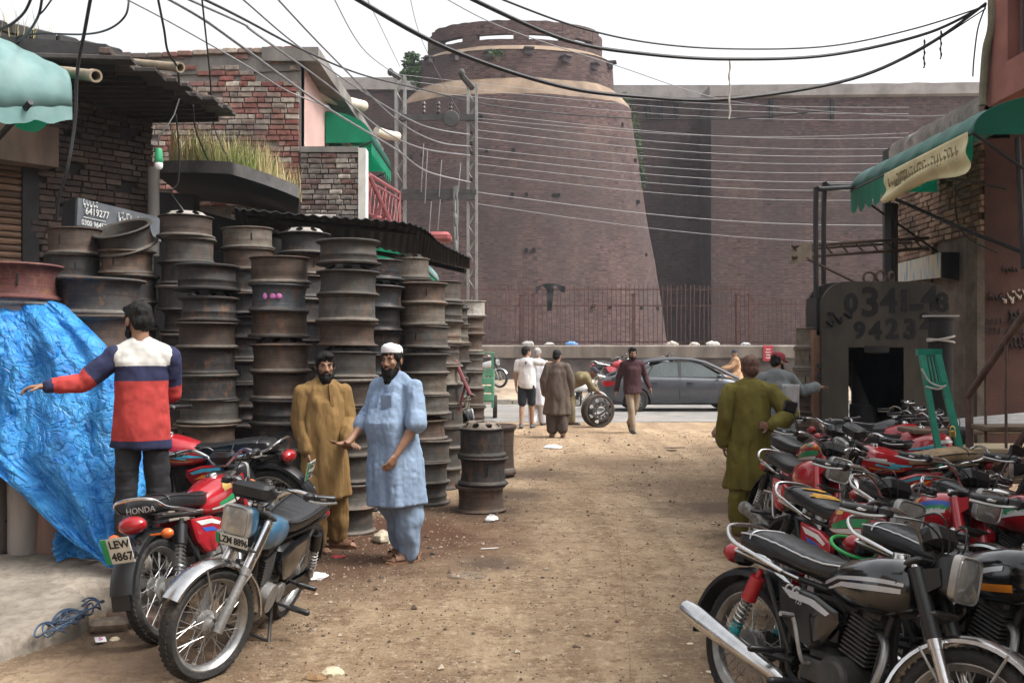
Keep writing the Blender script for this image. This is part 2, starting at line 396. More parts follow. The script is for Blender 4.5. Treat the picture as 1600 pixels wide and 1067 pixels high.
# ---- fort
def uv_brick(name, cols, bw=.28, bh=.10, mortar=(.115, .092, .086), soot_shade=.5, light=None):
    m = bpy.data.materials.new(name); t, N, L, bs = nodes_of(m)
    uv = N.new('ShaderNodeUVMap'); ge = N.new('ShaderNodeNewGeometry')
    br = N.new('ShaderNodeTexBrick'); L.new(uv.outputs[0], br.inputs['Vector']); br.inputs['Scale'].default_value = 1.0
    br.inputs['Brick Width'].default_value = bw; br.inputs['Row Height'].default_value = bh; br.inputs['Mortar Size'].default_value = .014
    br.inputs['Mortar Smooth'].default_value = .3; br.inputs['Bias'].default_value = -.15
    br.inputs['Color1'].default_value = (*cols[0], 1); br.inputs['Color2'].default_value = (*cols[1], 1); br.inputs['Mortar'].default_value = (*mortar, 1)
    def nz(scale, det=7, r=.65, vec=None):
        n = N.new('ShaderNodeTexNoise'); n.inputs['Scale'].default_value = scale; n.inputs['Detail'].default_value = det; n.inputs['Roughness'].default_value = r
        L.new(vec or ge.outputs['Position'], n.inputs['Vector']); return n.outputs[0]
    def mixc(f, a, col, lo, hi, amt):
        r = N.new('ShaderNodeMapRange'); r.inputs[1].default_value = lo; r.inputs[2].default_value = hi; r.inputs[4].default_value = amt; L.new(f, r.inputs[0])
        x = N.new('ShaderNodeMix'); x.data_type = 'RGBA'; L.new(r.outputs[0], x.inputs[0]); L.new(a, x.inputs[6]); x.inputs[7].default_value = (*col, 1); return x.outputs[2]
    c = br.outputs[0]
    mp = N.new('ShaderNodeMapping'); mp.inputs['Scale'].default_value = (1 / bw, 1 / bh, 1); L.new(uv.outputs[0], mp.inputs[0])
    wn = N.new('ShaderNodeTexWhiteNoise'); wn.noise_dimensions = '2D'
    fl = N.new('ShaderNodeVectorMath'); fl.operation = 'FLOOR'; L.new(mp.outputs[0], fl.inputs[0]); L.new(fl.outputs[0], wn.inputs['Vector'])
    c = mixc(wn.outputs[0], c, cols[2], .50, 1.0, .8)
    c = mixc(wn.outputs[0], c, (.035, .025, .024), .14, .0, .8)
    c = mixc(nz(.16, 6), c, cols[3], .42, .62, .7)
    c = mixc(nz(.35, 9, .75), c, (.17, .115, .092), .54, .68, .5)
    c = mixc(nz(.5, 8, .7), c, (.045, .035, .036), .52, .75, soot_shade)
    mpv = N.new('ShaderNodeMapping'); mpv.inputs['Scale'].default_value = (.5, .5, .06); L.new(ge.outputs['Position'], mpv.inputs[0])
    c = mixc(nz(1.0, 7, .7, mpv.outputs[0]), c, (.05, .042, .042), .5, .72, soot_shade * .9)
    L.new(c, bs.inputs['Base Color']); bs.inputs['Roughness'].default_value = .92; bs.inputs['Specular IOR Level'].default_value = .2
    bp = N.new('ShaderNodeBump'); bp.inputs['Strength'].default_value = .8; bp.inputs['Distance'].default_value = .03
    inv = N.new('ShaderNodeMath'); inv.operation = 'SUBTRACT'; inv.inputs[0].default_value = 1; L.new(br.outputs['Fac'], inv.inputs[1])
    ad = N.new('ShaderNodeMath'); ad.operation = 'MULTIPLY_ADD'; ad.inputs[1].default_value = .8; L.new(nz(6, 6), ad.inputs[0]); L.new(inv.outputs[0], ad.inputs[2])
    L.new(ad.outputs[0], bp.inputs['Height']); L.new(bp.outputs[0], bs.inputs['Normal'])
    return m
FB = uv_brick('fort_brick', ((.086, .047, .044), (.062, .040, .040), (.150, .096, .082), (.072, .056, .054)))
FB2 = uv_brick('fort_brick_dark', ((.066, .037, .033), (.050, .032, .030), (.105, .064, .054), (.050, .038, .036)), soot_shade=.75)
plaster_band = mat('ochre_plaster', (.235, .168, .115), .9, var=.35, scale=.7, bump=.4, bscale=8, dust=.5, dcol=(.16, .12, .10), dscale=.5)
coping_m = mat('grey_coping', (.24, .22, .21), .9, var=.3, scale=.8, bump=.3, bscale=6, dust=.3, dcol=(.10, .09, .09), dscale=.4)
TC, TY = Vector((.2, 62, 0)), .6
def lathe_uv(prof, n, a0, a1, cx, cy, ys):
    """elliptical drum with arc-length UVs"""
    vs, fs, uvs = [], [], []
    rm = max(p[0] for p in prof)
    hs = [0.0]
    for i in range(1, len(prof)): hs.append(hs[-1] + math.hypot(prof[i][0] - prof[i - 1][0], prof[i][1] - prof[i - 1][1]))
    arc = [0.0]
    for j in range(n):
        a, c = a0 + (a1 - a0) * j / n, a0 + (a1 - a0) * (j + 1) / n
        arc.append(arc[-1] + rm * .9 * math.hypot(math.cos(c) - math.cos(a), ys * (math.sin(c) - math.sin(a))))
    for (r, z), h in zip(prof, hs):
        for j in range(n + 1):
            a = a0 + (a1 - a0) * j / n
            vs.append((cx + r * math.cos(a), cy + ys * r * math.sin(a), z)); uvs.append((arc[j], h))
    k = n + 1
    for i in range(len(prof) - 1):
        for j in range(n): fs.append((i * k + j, i * k + j + 1, (i + 1) * k + j + 1, (i + 1) * k + j))
    return vs, fs, uvs
def uv_build(name, vs, fs, uvs, m, parent=None, smooth=40):
    me = bpy.data.meshes.new(name); me.from_pydata([tuple(v) for v in vs], [], fs); me.materials.append(m)
    ul = me.uv_layers.new(name='UVMap')
    li = np.zeros(len(me.loops), dtype=np.int32); me.loops.foreach_get('vertex_index', li)
    ul.data.foreach_set('uv', np.array(uvs, dtype=np.float32)[li].ravel())
    if smooth:
        me.polygons.foreach_set('use_smooth', [True] * len(me.polygons)); me.set_sharp_from_angle(angle=R(smooth))
    return link(name, me, parent)
tower = empty('fort_tower', TC); tag(tower, 'massive round brick fort bastion with ochre band and open parapet', 'tower')
def tower_part(name, prof, m, n=96, a0=math.pi, a1=2 * math.pi, jit=0.0):
    vs, fs, uvs = lathe_uv(prof, n, a0, a1, 0, 0, TY)
    if jit:
        vs = [(x + jit * fbm(x * .35, y * .35, z * .35), y + jit * fbm(x * .35, z * .35, y), z + jit * .5 * fbm(x * .8, y, z)) for x, y, z in vs]
    return uv_build(name, vs, fs, uvs, m, tower)
zs = [0.3 + (16.55 - .3) * i / 40 for i in range(41)]
tower_part('battered_wall', [(9.72 - (z - .3) / 16.25 * 2.57, z) for z in zs], FB, a0=math.pi - .35, a1=2 * math.pi + .35, jit=.10)
tower_part('shoulder_band', [(7.13, 16.55), (7.05, 16.75), (6.6, 17.25), (6.16, 17.62)], plaster_band, a0=math.pi - .3, a1=2 * math.pi + .3, jit=.09)
tower_part('drum_wall', [(6.16, 17.58), (6.12, 18.2), (6.05, 18.9), (6.0, 19.35)], FB, a0=math.pi - .3, a1=2 * math.pi + .3, jit=.08)
tower_part('ledge', [(6.06, 19.33), (5.75, 19.52), (5.42, 19.66)], plaster_band, a0=math.pi - .3, a1=2 * math.pi + .3, jit=.05)
def par_seg(name, r, th, z0, z1, a0, a1, m, n=10):
    b = MB(); rings = []
    for j in range(n + 1):
        a = a0 + (a1 - a0) * j / n; c, s_ = math.cos(a), math.sin(a) * TY
        rings.append([(r * c, r * s_, z0), (r * c, r * s_, z1 + .06 * fbm(a * 9, z1)), ((r - th) * c, (r - th) * s_, z1), ((r - th) * c, (r - th) * s_, z0)])
    b.loft(rings)
    vs = [Vector(v) for v in b.v]
    uvs = [(math.atan2(v.y / TY, v.x) * r, v.z + .3 * ((Vector((v.x, v.y / TY, 0)).length - r))) for v in vs]
    return uv_build(name, vs, b.f, uvs, m, tower, 30)
pa = [math.pi * k for k in (1.0, 1.14, 1.33, 1.52, 1.70, 1.86, 2.0)]
par_seg('parapet_sill', 5.4, .5, 19.6, 20.05, math.pi, 2 * math.pi, FB, 40)
for i in range(6):
    top = 21.15 if i in (1, 2, 3, 4) else 20.9
    par_seg('parapet_lintel', 5.41, .52, top - .80, top, pa[i] + .0, pa[i + 1] - .004, FB, 12)
for a in pa[:-1]:
    par_seg('parapet_pier', 5.44, .55, 20.03, 21.05, a - .085, a + .085, FB, 4)
for i, z in enumerate((19.1, 18.95, 19.0, 19.15, 18.8, 18.6, 19.05)):     # drain mouths below the ledge
    a = math.pi * (1.18 + .12 * i); c, s_ = math.cos(a), math.sin(a) * TY
    bb = MB(); rz = Matrix.Rotation(math.atan2(s_, c), 3, 'Z')
    bb.bbox((6.12 * c, 6.12 * s_, z), (.28, .5, .34), .03, rz); bb.bbox((6.24 * c, 6.24 * s_, z + .2), (.5, .62, .1), .02, rz)
    bb.build('drain_mouth', mat('drain_stone', (.07, .06, .065), .9, var=.3, scale=3), tower)
for i in range(26):                                       # putlog holes
    z = random.choice((4.2, 7.4, 10.6, 13.2, 15.2)); a = math.pi * random.uniform(1.12, 1.9); r = 9.72 - (z - .3) / 16.25 * 2.57 + .02
    bb = MB(); bb.box((r * math.cos(a), r * math.sin(a) * TY, z), (.2, .2, .2)); bb.build('putlog_hole', mat('hole_dark', (.012, .01, .01), 1), tower)
def plane_wall(name, p0, p1, z0, z1, m, parent=None, nx=40, nz_=24, jit=.05, thick=3.0):
    p0, p1 = Vector((*p0, 0)), Vector((*p1, 0)); ln = (p1 - p0).length; d = (p1 - p0) / ln; nrm = Vector((d.y, -d.x, 0))
    vs, fs, uvs = [], [], []
    for j in range(nz_ + 1):
        for i in range(nx + 1):
            u, z = ln * i / nx, z0 + (z1 - z0) * j / nz_
            k = jit * fbm(u * .3, z * .3, p0.x)
            q = p0 + d * u + nrm * k; vs.append((q.x, q.y, z)); uvs.append((u + p0.x, z))
    for j in range(nz_):
        for i in range(nx): fs.append((j * (nx + 1) + i, j * (nx + 1) + i + 1, (j + 1) * (nx + 1) + i + 1, (j + 1) * (nx + 1) + i))
    # top and back give it its thickness
    q0, q1 = p0 - nrm * thick, p1 - nrm * thick; o = len(vs)
    for q, z in ((p0, z1), (p1, z1), (q1, z1), (q0, z1), (q0, z0), (q1, z0), (p0, z0), (p1, z0)): vs.append((q.x, q.y, z)); uvs.append((q.x, q.y + z))
    fs += [(o, o + 1, o + 2, o + 3), (o + 3, o + 2, o + 5, o + 4), (o, o + 3, o + 4, o + 6), (o + 1, o + 7, o + 5, o + 2)]
    return uv_build(name, vs, fs, uvs, m, parent)
fw = empty('fort_wall', (14, 66, 0)); tag(fw, 'long dark brick fort curtain wall running off behind the right bastion side', 'wall')
def shift(o, e): o.location = -Vector(e.location); return o
zt = 19.0
shift(plane_wall('recessed_wall', (5.5, 70), (14.4, 70), .3, 19.3, FB2, fw), fw)
shift(plane_wall('return_wall', (13.15, 70.2), (13.15, 65.8), .3, zt - .7, FB2, fw, nx=12, thick=.6), fw)
shift(plane_wall('front_wall', (13.15, 65.8), (80, 63), .3, zt - .7, FB, fw, nx=110, thick=4), fw)
b = MB(); b.loft([[Vector((x, y0, zt - .74)), Vector((x, y0 - .25, zt - .62)), Vector((x, y0 - .25, zt + .1 + .06 * fbm(x * .7, 1))), Vector((x, y0 + 3, zt + .2))] for x, y0 in [(13.0 + 67 * i / 60, 65.75 - 2.8 * i / 60) for i in range(61)]])
shift(b.build('coping', coping_m, fw), fw)
b = MB(); b.loft([[Vector((x, 69.9, 19.2)), Vector((x, 69.6, 19.3)), Vector((x, 69.6, 20.2)), Vector((x, 72, 20.3))] for x in (5.2, 9, 14.6)]); shift(b.build('coping', coping_m, fw), fw)
for px in (1013, 1033, 1057, 1205, 1300):                  # arrow slits under the coping
    d_ = 69.9 if px < 1100 else 65.6 - (px - 1110) / 800
    q = at(px, 172, d_); bb = MB(); bb.box((0, 0, 0), (.22, .3, 1.3)); o = bb.build('arrow_slit', MATS['hole_dark'], fw); o.location = q - fw.location
fl_ = empty('fort_wall', (-12, 66, 0)); tag(fl_, 'dark brick fort wall left of the round bastion, behind the utility pole', 'wall')
shift(plane_wall('wall_face', (-60, 66), (-5.5, 66), .3, 19.2, FB2, fl_, nx=70, thick=4), fl_)
b = MB(); b.loft([[Vector((x, 65.8, 18.9)), Vector((x, 65.8, 19.7)), Vector((x, 69, 19.8)), Vector((x, 69, 18.9))] for x in (-60, -30, -5.4)]); shift(b.build('coping', coping_m, fl_), fl_)

# ---- low roadside wall and iron fence
lw_m = mat('roadside_wall_plaster', (.15, .125, .105), .92, var=.35, scale=1.2, bump=.6, bscale=12, dust=.45, dcol=(.055, .05, .047), dscale=1.6, stretch=(1.5, 1, .45))
lw_l = mat('roadside_wall_lower', (.085, .07, .065), .92, var=.35, scale=2, bump=.8, bscale=14, dust=.3, dcol=(.15, .12, .1), dscale=1.5)
lw = empty('roadside_wall', (0, 36.2, 0)); tag(lw, 'low stained roadside wall below the iron fence', 'wall')
def lowwall(x0, x1, z1, nm):
    n = int((x1 - x0) / .5); b = MB()
    b.loft([[Vector((x0 + (x1 - x0) * i / n, -.2 + .03 * fbm(i * .7, 1), .3)), Vector((x0 + (x1 - x0) * i / n, -.2, z1 - .45)), Vector((x0 + (x1 - x0) * i / n, .2, z1 - .45)), Vector((x0 + (x1 - x0) * i / n, .2, .3))] for i in range(n + 1)])
    b.build('wall_base', lw_l, lw)
    b = MB()
    b.loft([[Vector((x0 + (x1 - x0) * i / n, -.27, z1 - .46)), Vector((x0 + (x1 - x0) * i / n, -.27, z1 - .05)), Vector((x0 + (x1 - x0) * i / n, -.15, z1 + .04 * fbm(i * .8, 7))), Vector((x0 + (x1 - x0) * i / n, .25, z1 + .03 * fbm(i * .8, 4))), Vector((x0 + (x1 - x0) * i / n, .25, z1 - .46))] for i in range(n + 1)])
    b.build('wall_cap', lw_m, lw)
lowwall(-34, 10.7, 1.87, 'a'); lowwall(10.72, 40, 1.5, 'b')
rust = mat('rusty_iron', (.085, .040, .034), .8, var=.35, scale=5, bump=.3, bscale=40)
fence = empty('iron_fence', (0, 37.2, 0)); tag(fence, 'tall rusty iron bar fence with spear tips above the roadside wall', 'fence')
def bar(b): b.cyl((0, 0, 0), (0, 0, 1), .017, .017, 5); b.cyl((0, 0, 1), (0, 0, 1.035), .017, .001, 5)
x = -9.0
while x < 11.2:
    h = 2.35 if x < 8.9 else 1.85
    px = 800 + x / 37.2 * FPX
    if px > 735 or px < 600:
        o = part('bar', 'fence_bar', bar, rust, fence); o.location = (x + random.uniform(-.012, .012), 0, 1.72); o.scale = (1, 1, h + random.uniform(-.02, .02)); o.rotation_euler = (random.uniform(-.012, .012), random.uniform(-.012, .012), 0)
    x += .172
for z in (2.0, 3.35, 3.95):
    bb = MB(); bb.box((.0, .03, z), (17.8, .03, .045)); bb.build('rail', rust, fence)
for z in (2.0, 3.4):
    bb = MB(); bb.box((10.2, .03, z), (2.4, .03, .045)); bb.build('rail', rust, fence)
for px in (815, 833, 990, 1153, 1172):
    xx = (px - 800) / FPX * 37.2; bb = MB(); bb.box((xx, .0, 2.3), (.13, .11, 2.9)); bb.box((xx, 0, 3.78), (.17, .15, .05)); bb.build('post', rust, fence)
cloth_b = mat('black_cloth', (.014, .014, .016), .9, var=.3, scale=8)
b = MB(); q = at(860, 448, 37.1)
b.grid(lambda u, v: (q.x - .55 + 1.1 * u, 37.1 + .05 * math.sin(u * 9), q.z + .12 * math.sin(u * math.pi) - .25 * v * abs(math.cos(u * 7))), 16, 3)
b.grid(lambda u, v: (q.x - .12 + .26 * u * (1 - .4 * v), 37.05 + .04 * math.sin(v * 8), q.z - .05 - .85 * v), 4, 8)
tag(b.build('hanging_cloth', cloth_b, smooth=60), 'black rag knotted over the top of the iron fence', 'cloth')
# rubbish along the top of the low wall
for i, (px, c_) in enumerate(((745, (.5, .38, .36)), (824, (.28, .26, .25)), (858, (.45, .42, .38)), (893, (.12, .25, .5)), (1052, (.4, .36, .3)), (1085, (.48, .44, .38)), (1113, (.5, .46, .42)), (1165, (.42, .42, .43)), (1050, (.36, .3, .25)))):
    q = at(px, 541, 36.15); bb = MB()
    bb.ell((0, 0, .05), (random.uniform(.12, .3), .12, random.uniform(.06, .13)), n=9, k=5)
    bb.v = [(x + .06 * fbm(x * 9, z * 9, i), y, max(0, z + .05 * fbm(x * 8, y * 8, i + 3))) for x, y, z in bb.v]
    o = bb.build('rubbish_bag', mat('rubbish%d' % i, c_, .7), smooth=0); o.location = (q.x, 36.2, 1.85)
    tag(o, ('pinkish', 'grey', 'off-white', 'blue', 'pale brown', 'cream', 'largest cream', 'light grey', 'brown')[i] + ' crumpled rubbish bag on top of the roadside wall', 'rubbish', 'rubbish along the roadside wall')
sg = empty('notice_board', at(1200, 552, 35.9)); tag(sg, 'small red notice board with white lettering standing at the roadside wall', 'sign')
b = MB(); b.bbox((0, 0, 0), (.36, .05, .56), .01); b.build('board', mat('red_board', (.36, .022, .035), .6, var=.2, scale=4), sg)
wm_ = mat('white_paint', (.75, .74, .72), .6, var=.1)
for i, (z, wd) in enumerate(((.14, .16), (.04, .20), (-.06, .16), (-.16, .18))):
    b = MB(); pts = [(-wd / 2 + wd * k / 14, -.03, z + .025 * math.sin(k * 1.9 + i * 2)) for k in range(15)]; b.tube(pts, .009, 4); b.build('lettering', wm_, sg)
# ================================================================ BRICKWORK
def brick_mesh(seed, m):
    rnd = random.Random(seed); b = MB(); i = .045; k = .11
    rings = []
    for y, sc in ((-.5, 1), (-.5 + .07, 0), (.5, 0)):
        ii, kk = (i, k) if sc else (0, 0)
        rings.append([Vector((-.5 + ii, y, -.5 + kk)), Vector((-.17, y, -.5 + kk + rnd.uniform(-.04, .04))), Vector((.2, y, -.5 + kk + rnd.uniform(-.04, .04))), Vector((.5 - ii, y, -.5 + kk)),
                      Vector((.5 - ii + rnd.uniform(-.02, .01), y, .5 - kk)), Vector((.15, y, .5 - kk + rnd.uniform(-.05, .03))), Vector((-.2, y, .5 - kk + rnd.uniform(-.05, .03))), Vector((-.5 + ii, y, .5 - kk))])
    for r in rings:
        for p in r: p.x += rnd.uniform(-.012, .012); p.y += rnd.uniform(-.03, .03); p.z += rnd.uniform(-.03, .03)
    b.loft(rings); return b.mesh('brick', m, 25)
def brick_wall(parent, org, u, ln, z0, z1, m, bl=.225, bh=.075, dep=.10, gap=.011, limit=300, ok=None, seed=1, rough=.006, vis=None):
    """courses of single bricks set on a wall face; org is the foot, u the direction along it; ok(u,z) says where there is brick"""
    rnd = random.Random(seed); u = Vector(u).normalized(); nrm = Vector((u.y, -u.x, 0)); ang = math.atan2(u.y, u.x)
    meshes = [brick_mesh(seed * 10 + i, m) for i in range(6)]
    todo = []; z = z0; row = 0
    while z + bh * .6 < z1:
        t = -rnd.uniform(0, bl) if row % 2 else -rnd.uniform(0, bl * .4)
        while t < ln:
            L_ = bl * rnd.choice((1, 1, 1, .98, .52)) * rnd.uniform(.93, 1.05)
            a, e = max(t, 0), min(t + L_, ln)
            if e - a > .05 and (ok is None or ok((a + e) / 2, z + bh / 2)):
                todo.append(((a + e) / 2, z + bh / 2, e - a - gap))
            t += L_
        z += bh + gap; row += 1
    rest = []
    if len(todo) > limit and vis: todo.sort(key=lambda q: 0 if vis(q[0], q[1]) else 1)
    for i, (t, zz, L_) in enumerate(todo):
        pr = rnd.uniform(-rough, rough); c = Vector(org) + u * t + nrm * pr + Vector((0, 0, zz))
        sz = (L_, dep, bh * rnd.uniform(.93, 1.04)); ra = ang + rnd.uniform(-.03, .03); ry = rnd.uniform(-.025, .025)
        if i < limit:
            o = bpy.data.objects.new('brick', meshes[i % 6]); COL.objects.link(o); o.parent = parent
            o.location = c - parent.location; o.rotation_euler = (0, ry, ra); o.scale = sz
        else: rest.append((c - Vector(parent.location), sz, ra))
    if rest:
        b = MB()
        for c, sz, ra in rest: b.bbox(c, sz, .006, Matrix.Rotation(ra, 3, 'Z'))
        o = b.build('further_brickwork', m, parent); o['kind'] = 'stuff'
    return len(todo)

BR_DARK = ramp_mat('sooty_brick', [(0, (.060, .042, .035)), (.35, (.085, .056, .045)), (.7, (.115, .077, .060)), (1, (.15, .11, .085))], scale=22, soot_shade=.35, sootcol=(.028, .023, .021), sscale=.8)
BR_RED = ramp_mat('old_red_brick', [(0, (.19, .065, .055)), (.28, (.24, .095, .075)), (.5, (.215, .13, .105)), (.72, (.26, .20, .165)), (.88, (.40, .34, .285)), (1, (.17, .14, .125))], scale=14, soot_shade=.28, sootcol=(.10, .085, .078), sscale=.7)
BR_TAN = ramp_mat('weathered_tan_brick', [(0, (.12, .078, .055)), (.35, (.20, .125, .088)), (.7, (.27, .18, .125)), (1, (.33, .235, .165))], scale=20, soot_shade=.3, sootcol=(.05, .04, .034), sscale=1.2)
mortar_d = mat('sooty_mortar', (.045, .038, .034), .95, var=.4, scale=6, bump=.8, bscale=30)
mortar_g = mat('grey_mortar', (.20, .18, .165), .95, var=.35, scale=3, bump=.8, bscale=22, dust=.3, dcol=(.10, .09, .085), dscale=1.2)
cement = mat('stained_cement', (.19, .175, .16), .92, var=.35, scale=2.0, bump=.6, bscale=16, dust=.55, dcol=(.055, .05, .048), dscale=1.8, stretch=(1, 1, .4))
cement_d = mat('black_cement', (.035, .033, .033), .92, var=.4, scale=2.5, bump=.6, bscale=16)
pinkp = mat('pink_plaster', (.56, .37, .33), .9, var=.12, scale=1.4, bump=.25, bscale=20, dust=.3, dcol=(.40, .22, .19), dscale=1.5)

# ================================================================ LEFT SHOP (sooty angled wall with shutter)
W0 = Vector((-5.91, 11.5, 0)); WU = Vector((.656, .755, 0)).normalized(); WN = Vector((WU.y, -WU.x, 0))
WZ = 5.29
W0 = W0 - WU * .6; WL = 2.5
shop = empty('left_shop', W0); tag(shop, 'dark sooty brick shop with roller shutter and ragged tile eave at the left', 'building')
def wp(t, z, n=0.0): return W0 + WU * t + WN * n + Vector((0, 0, z)) - W0
b = MB(); b.prism([wp(-3, 0, -.05), wp(WL, 0, -.05), wp(WL, WZ - .05, -.05), wp(-3, WZ - .05, -.05)], -WN * .35); b.build('wall_core', mortar_d, shop, 0)
holes = [(random.Random(i).uniform(1.1, 2.35), random.Random(i + 50).uniform(3.0, 4.5)) for i in range(11)]
def okl(t, z):
    if t < 1.02 and z < 3.85: return False
    if t < 1.16 and 3.80 <= z < 4.32: return False
    return all(abs(t - a) > .09 or abs(z - c) > .06 for a, c in holes)
brick_wall(shop, W0 - WN * .04, WU, WL, 2.05, WZ - .10, BR_DARK, bl=.215, bh=.0645, dep=.11, gap=.010, ok=okl, seed=3, rough=.012, limit=300)
b = MB(); b.prism([wp(-3, WZ - .08, .06), wp(WL + .04, WZ - .08, .06), wp(WL + .04, WZ + .05, .06), wp(-3, WZ + .05, .06)], -WN * .5); b.build('wall_coping', cement_d, shop)
for i in range(9):
    t = -.3 + i * .28; b = MB(); b.bbox(wp(t, WZ + .13, -.05), (.26, .2, .14), .02, Matrix.Rotation(math.atan2(WU.y, WU.x), 3, 'Z')); b.build('coping_block', cement_d, shop)
# roller shutter
sh = [mat('shutter_rust', (.17, .10, .062), .75, var=.4, scale=4, bump=.2, bscale=40, dust=.4, dcol=(.10, .06, .04), dscale=3, stretch=(.5, .5, 4), rnd=.3)]
slm = None
for i in range(36):
    z = 1.05 + i * .078
    b = MB(); b.loft([[wp(t, z + .0, -.05), wp(t, z + .006, -.02), wp(t, z + .035, -.005), wp(t, z + .066, -.02), wp(t, z + .072, -.05)] for t in (-1.2, .84)])
    b.build('shutter_slat', sh[0], shop)
for t0 in (.85, ):
    b = MB(); b.prism([wp(t0, 0, .01), wp(t0 + .19, 0, .01), wp(t0 + .19, 3.85, .01), wp(t0, 3.85, .01)], -WN * .12); b.build('shutter_post', cement_d, shop)
lintm = mat('rusty_lintel_box', (.21, .15, .115), .7, var=.3, scale=2.5, bump=.2, bscale=30, dust=.45, dcol=(.11, .065, .045), dscale=2, stretch=(1, 1, .25))
b = MB(); b.prism([wp(-1.4, 3.84, .30), wp(1.14, 3.84, .30), wp(1.14, 4.30, .30), wp(-1.4, 4.30, .30)], -WN * .36); b.build('shutter_box', lintm, shop)
# eave of brick tiles on battens, stepping back at its ragged end
eave_z = 4.72
def ez(p): return Vector((p[0], p[1], eave_z)) - W0
pl = [(-5.25, 10.2), (-4.02, 10.5), (-3.5, 12.95), (-4.75, 13.0), (-5.4, 12.3)]
tile_m = mat('eave_tile', (.060, .050, .046), .9, var=.4, scale=5, bump=.5, bscale=25, rnd=.35)
rows = 12
for i in range(rows):
    f = (i + .5) / rows; a = Vector((-5.4, 10.2)) .lerp(Vector((-4.9, 13.0)), f); e = Vector((-4.05, 10.45)).lerp(Vector((-3.42, 12.95)), f)
    e = e + Vector((random.uniform(-.16, .05), 0)); wid = 2.62 / rows
    b = MB(); c = (a + e) / 2; b.bbox(Vector((c.x, c.y, eave_z + .02 + random.uniform(-.012, .012))) - W0, ((e - a).length, wid * .97, .05), .008, Matrix.Rotation(math.atan2((e - a).y, (e - a).x) - .06, 3, 'Z'))
    b.build('eave_tile', tile_m, shop)
    b = MB(); b.box(Vector((c.x - .1, c.y + wid * .5, eave_z - .035)) - W0, ((e - a).length - .25, .05, .06), Matrix.Rotation(math.atan2((e - a).y, (e - a).x) - .06, 3, 'Z')); b.build('batten', mat('dark_timber', (.035, .028, .024), .9, var=.3, scale=6), shop)
for i in range(11):                                   # broken bricks and rubble on the eave
    f = i / 10; e = Vector((-4.25, 10.5)).lerp(Vector((-3.62, 12.8)), f)
    b = MB(); b.bbox((0, 0, 0), (.24, .13, .075), .012); o = b.build('loose_brick', BR_DARK, shop); o.location = Vector((e.x - random.uniform(0, .15), e.y, eave_z + .085)) - W0; o.rotation_euler = (random.uniform(-.1, .1), random.uniform(-.1, .1), random.uniform(0, 3))
b = MB(); b.prism([ez((-5.4, 10.25)) + Vector((0, 0, .05)), ez((-4.3, 10.55)) + Vector((0, 0, .05)), ez((-4.05, 12.9)) + Vector((0, 0, .05)), ez((-5.3, 12.9)) + Vector((0, 0, .05))], (0, 0, .16)); b.build('eave_screed', cement_d, shop)
pipe_m = mat('cement_pipe', (.30, .24, .17), .8, var=.3, scale=4, bump=.3, bscale=20, dust=.3, dcol=(.12, .09, .07))
def pipe(p0, p1, r, lab):
    p0, p1 = Vector(p0), Vector(p1); b = MB(); d = (p1 - p0).normalized()
    b.loft([b.ring(p0, d, r, n=16), b.ring(p1 - d * .1, d, r, n=16), b.ring(p1 - d * .1, d, r * 1.15, n=16), b.ring(p1, d, r * 1.15, n=16), b.ring(p1, d, r * .8, n=16), b.ring(p1 - d * .4, d, r * .8, n=16)], caps=False)
    o = b.build('drain_pipe', pipe_m); tag(o, lab, 'pipe', 'drain spouts'); return o
pipe(at(78, 110, 10.6), at(150, 119, 9.6), .055, 'brown drain spout jutting from the eave above the green awning')
pipe(at(200, 98, 11.6), at(282, 106, 10.9), .05, 'straw-coloured drain spout lying on top of the ragged tile eave')
# dark bay beyond the shop corner: side wall, curved canopy with grass
cw = WL
CO = W0 + WU * cw
bay = empty('shop_bay', (-3.6, 13.4, 0)); tag(bay, 'blackened cement shop bay with a curved grass-grown canopy behind the rim stacks', 'building')
def rel(p, e): return Vector(p) - Vector(e.location)
b = MB(); b.prism([rel((CO.x - .2, 13.6, 0), bay), rel((-1.9, 14.2, 0), bay), rel((-1.9, 14.2, 3.0), bay), rel((CO.x - .2, 13.6, 3.75), bay)], (0, .3, 0)); b.build('back_wall', cement_d, bay, 0)
b = MB(); b.prism([rel((CO.x, CO.y + .02, 0), bay), rel((CO.x + .45, CO.y + .25, 0), bay), rel((CO.x + .45, CO.y + .25, 3.75), bay), rel((CO.x, CO.y + .02, 3.75), bay)], (.0, .25, 0)); b.build('corner_pier', cement_d, bay, 0)
b = MB(); b.tube([rel(at(240, y_, 12.6), bay) for y_ in (262, 300, 340, 400)], [.075, .07, .075, .07], 12); b.build('down_pipe', cement, bay)
cp = [at(240, 262, 12.9), at(300, 261, 12.5), at(352, 263, 12.2), at(372, 267, 12.15), at(410, 279, 12.3), at(445, 292, 12.6), at(467, 302, 13.0)]
cz = 3.92
cpts = smoothpts(cp, 5)
b = MB(); rings = []
for p in cpts:
    fx = (p.x - cpts[0].x) / (cpts[-1].x - cpts[0].x); q = p - bay.location; bk = Vector((-5.2 + 1.78 * fx, 15.9, p.z + .12)) - bay.location; up_ = Vector((0, 0, .15))
    rings.append([q - up_ * .45, q + up_ * .55, bk + up_ * .55, bk - up_ * .45])
b.loft(rings); b.build('canopy', mat('canopy_cement', (.095, .09, .088), .92, var=.45, scale=2.5, bump=.6, bscale=14, dust=.5, dcol=(.035, .033, .033), dscale=2), bay)
b = MB(); b.loft([[r[0] + Vector((0, .03, -.004)), r[3] + Vector((0, 0, -.004))] for r in rings], closed=False, caps=False); b.build('shaded_soffit', mat('soot_shade', (.016, .015, .015), .95), bay)  # near-black sheet: the shade under the canopy put into its colour
def cz_at(x):
    best = min(cpts, key=lambda p: abs(p.x - x)); return best.z + .11
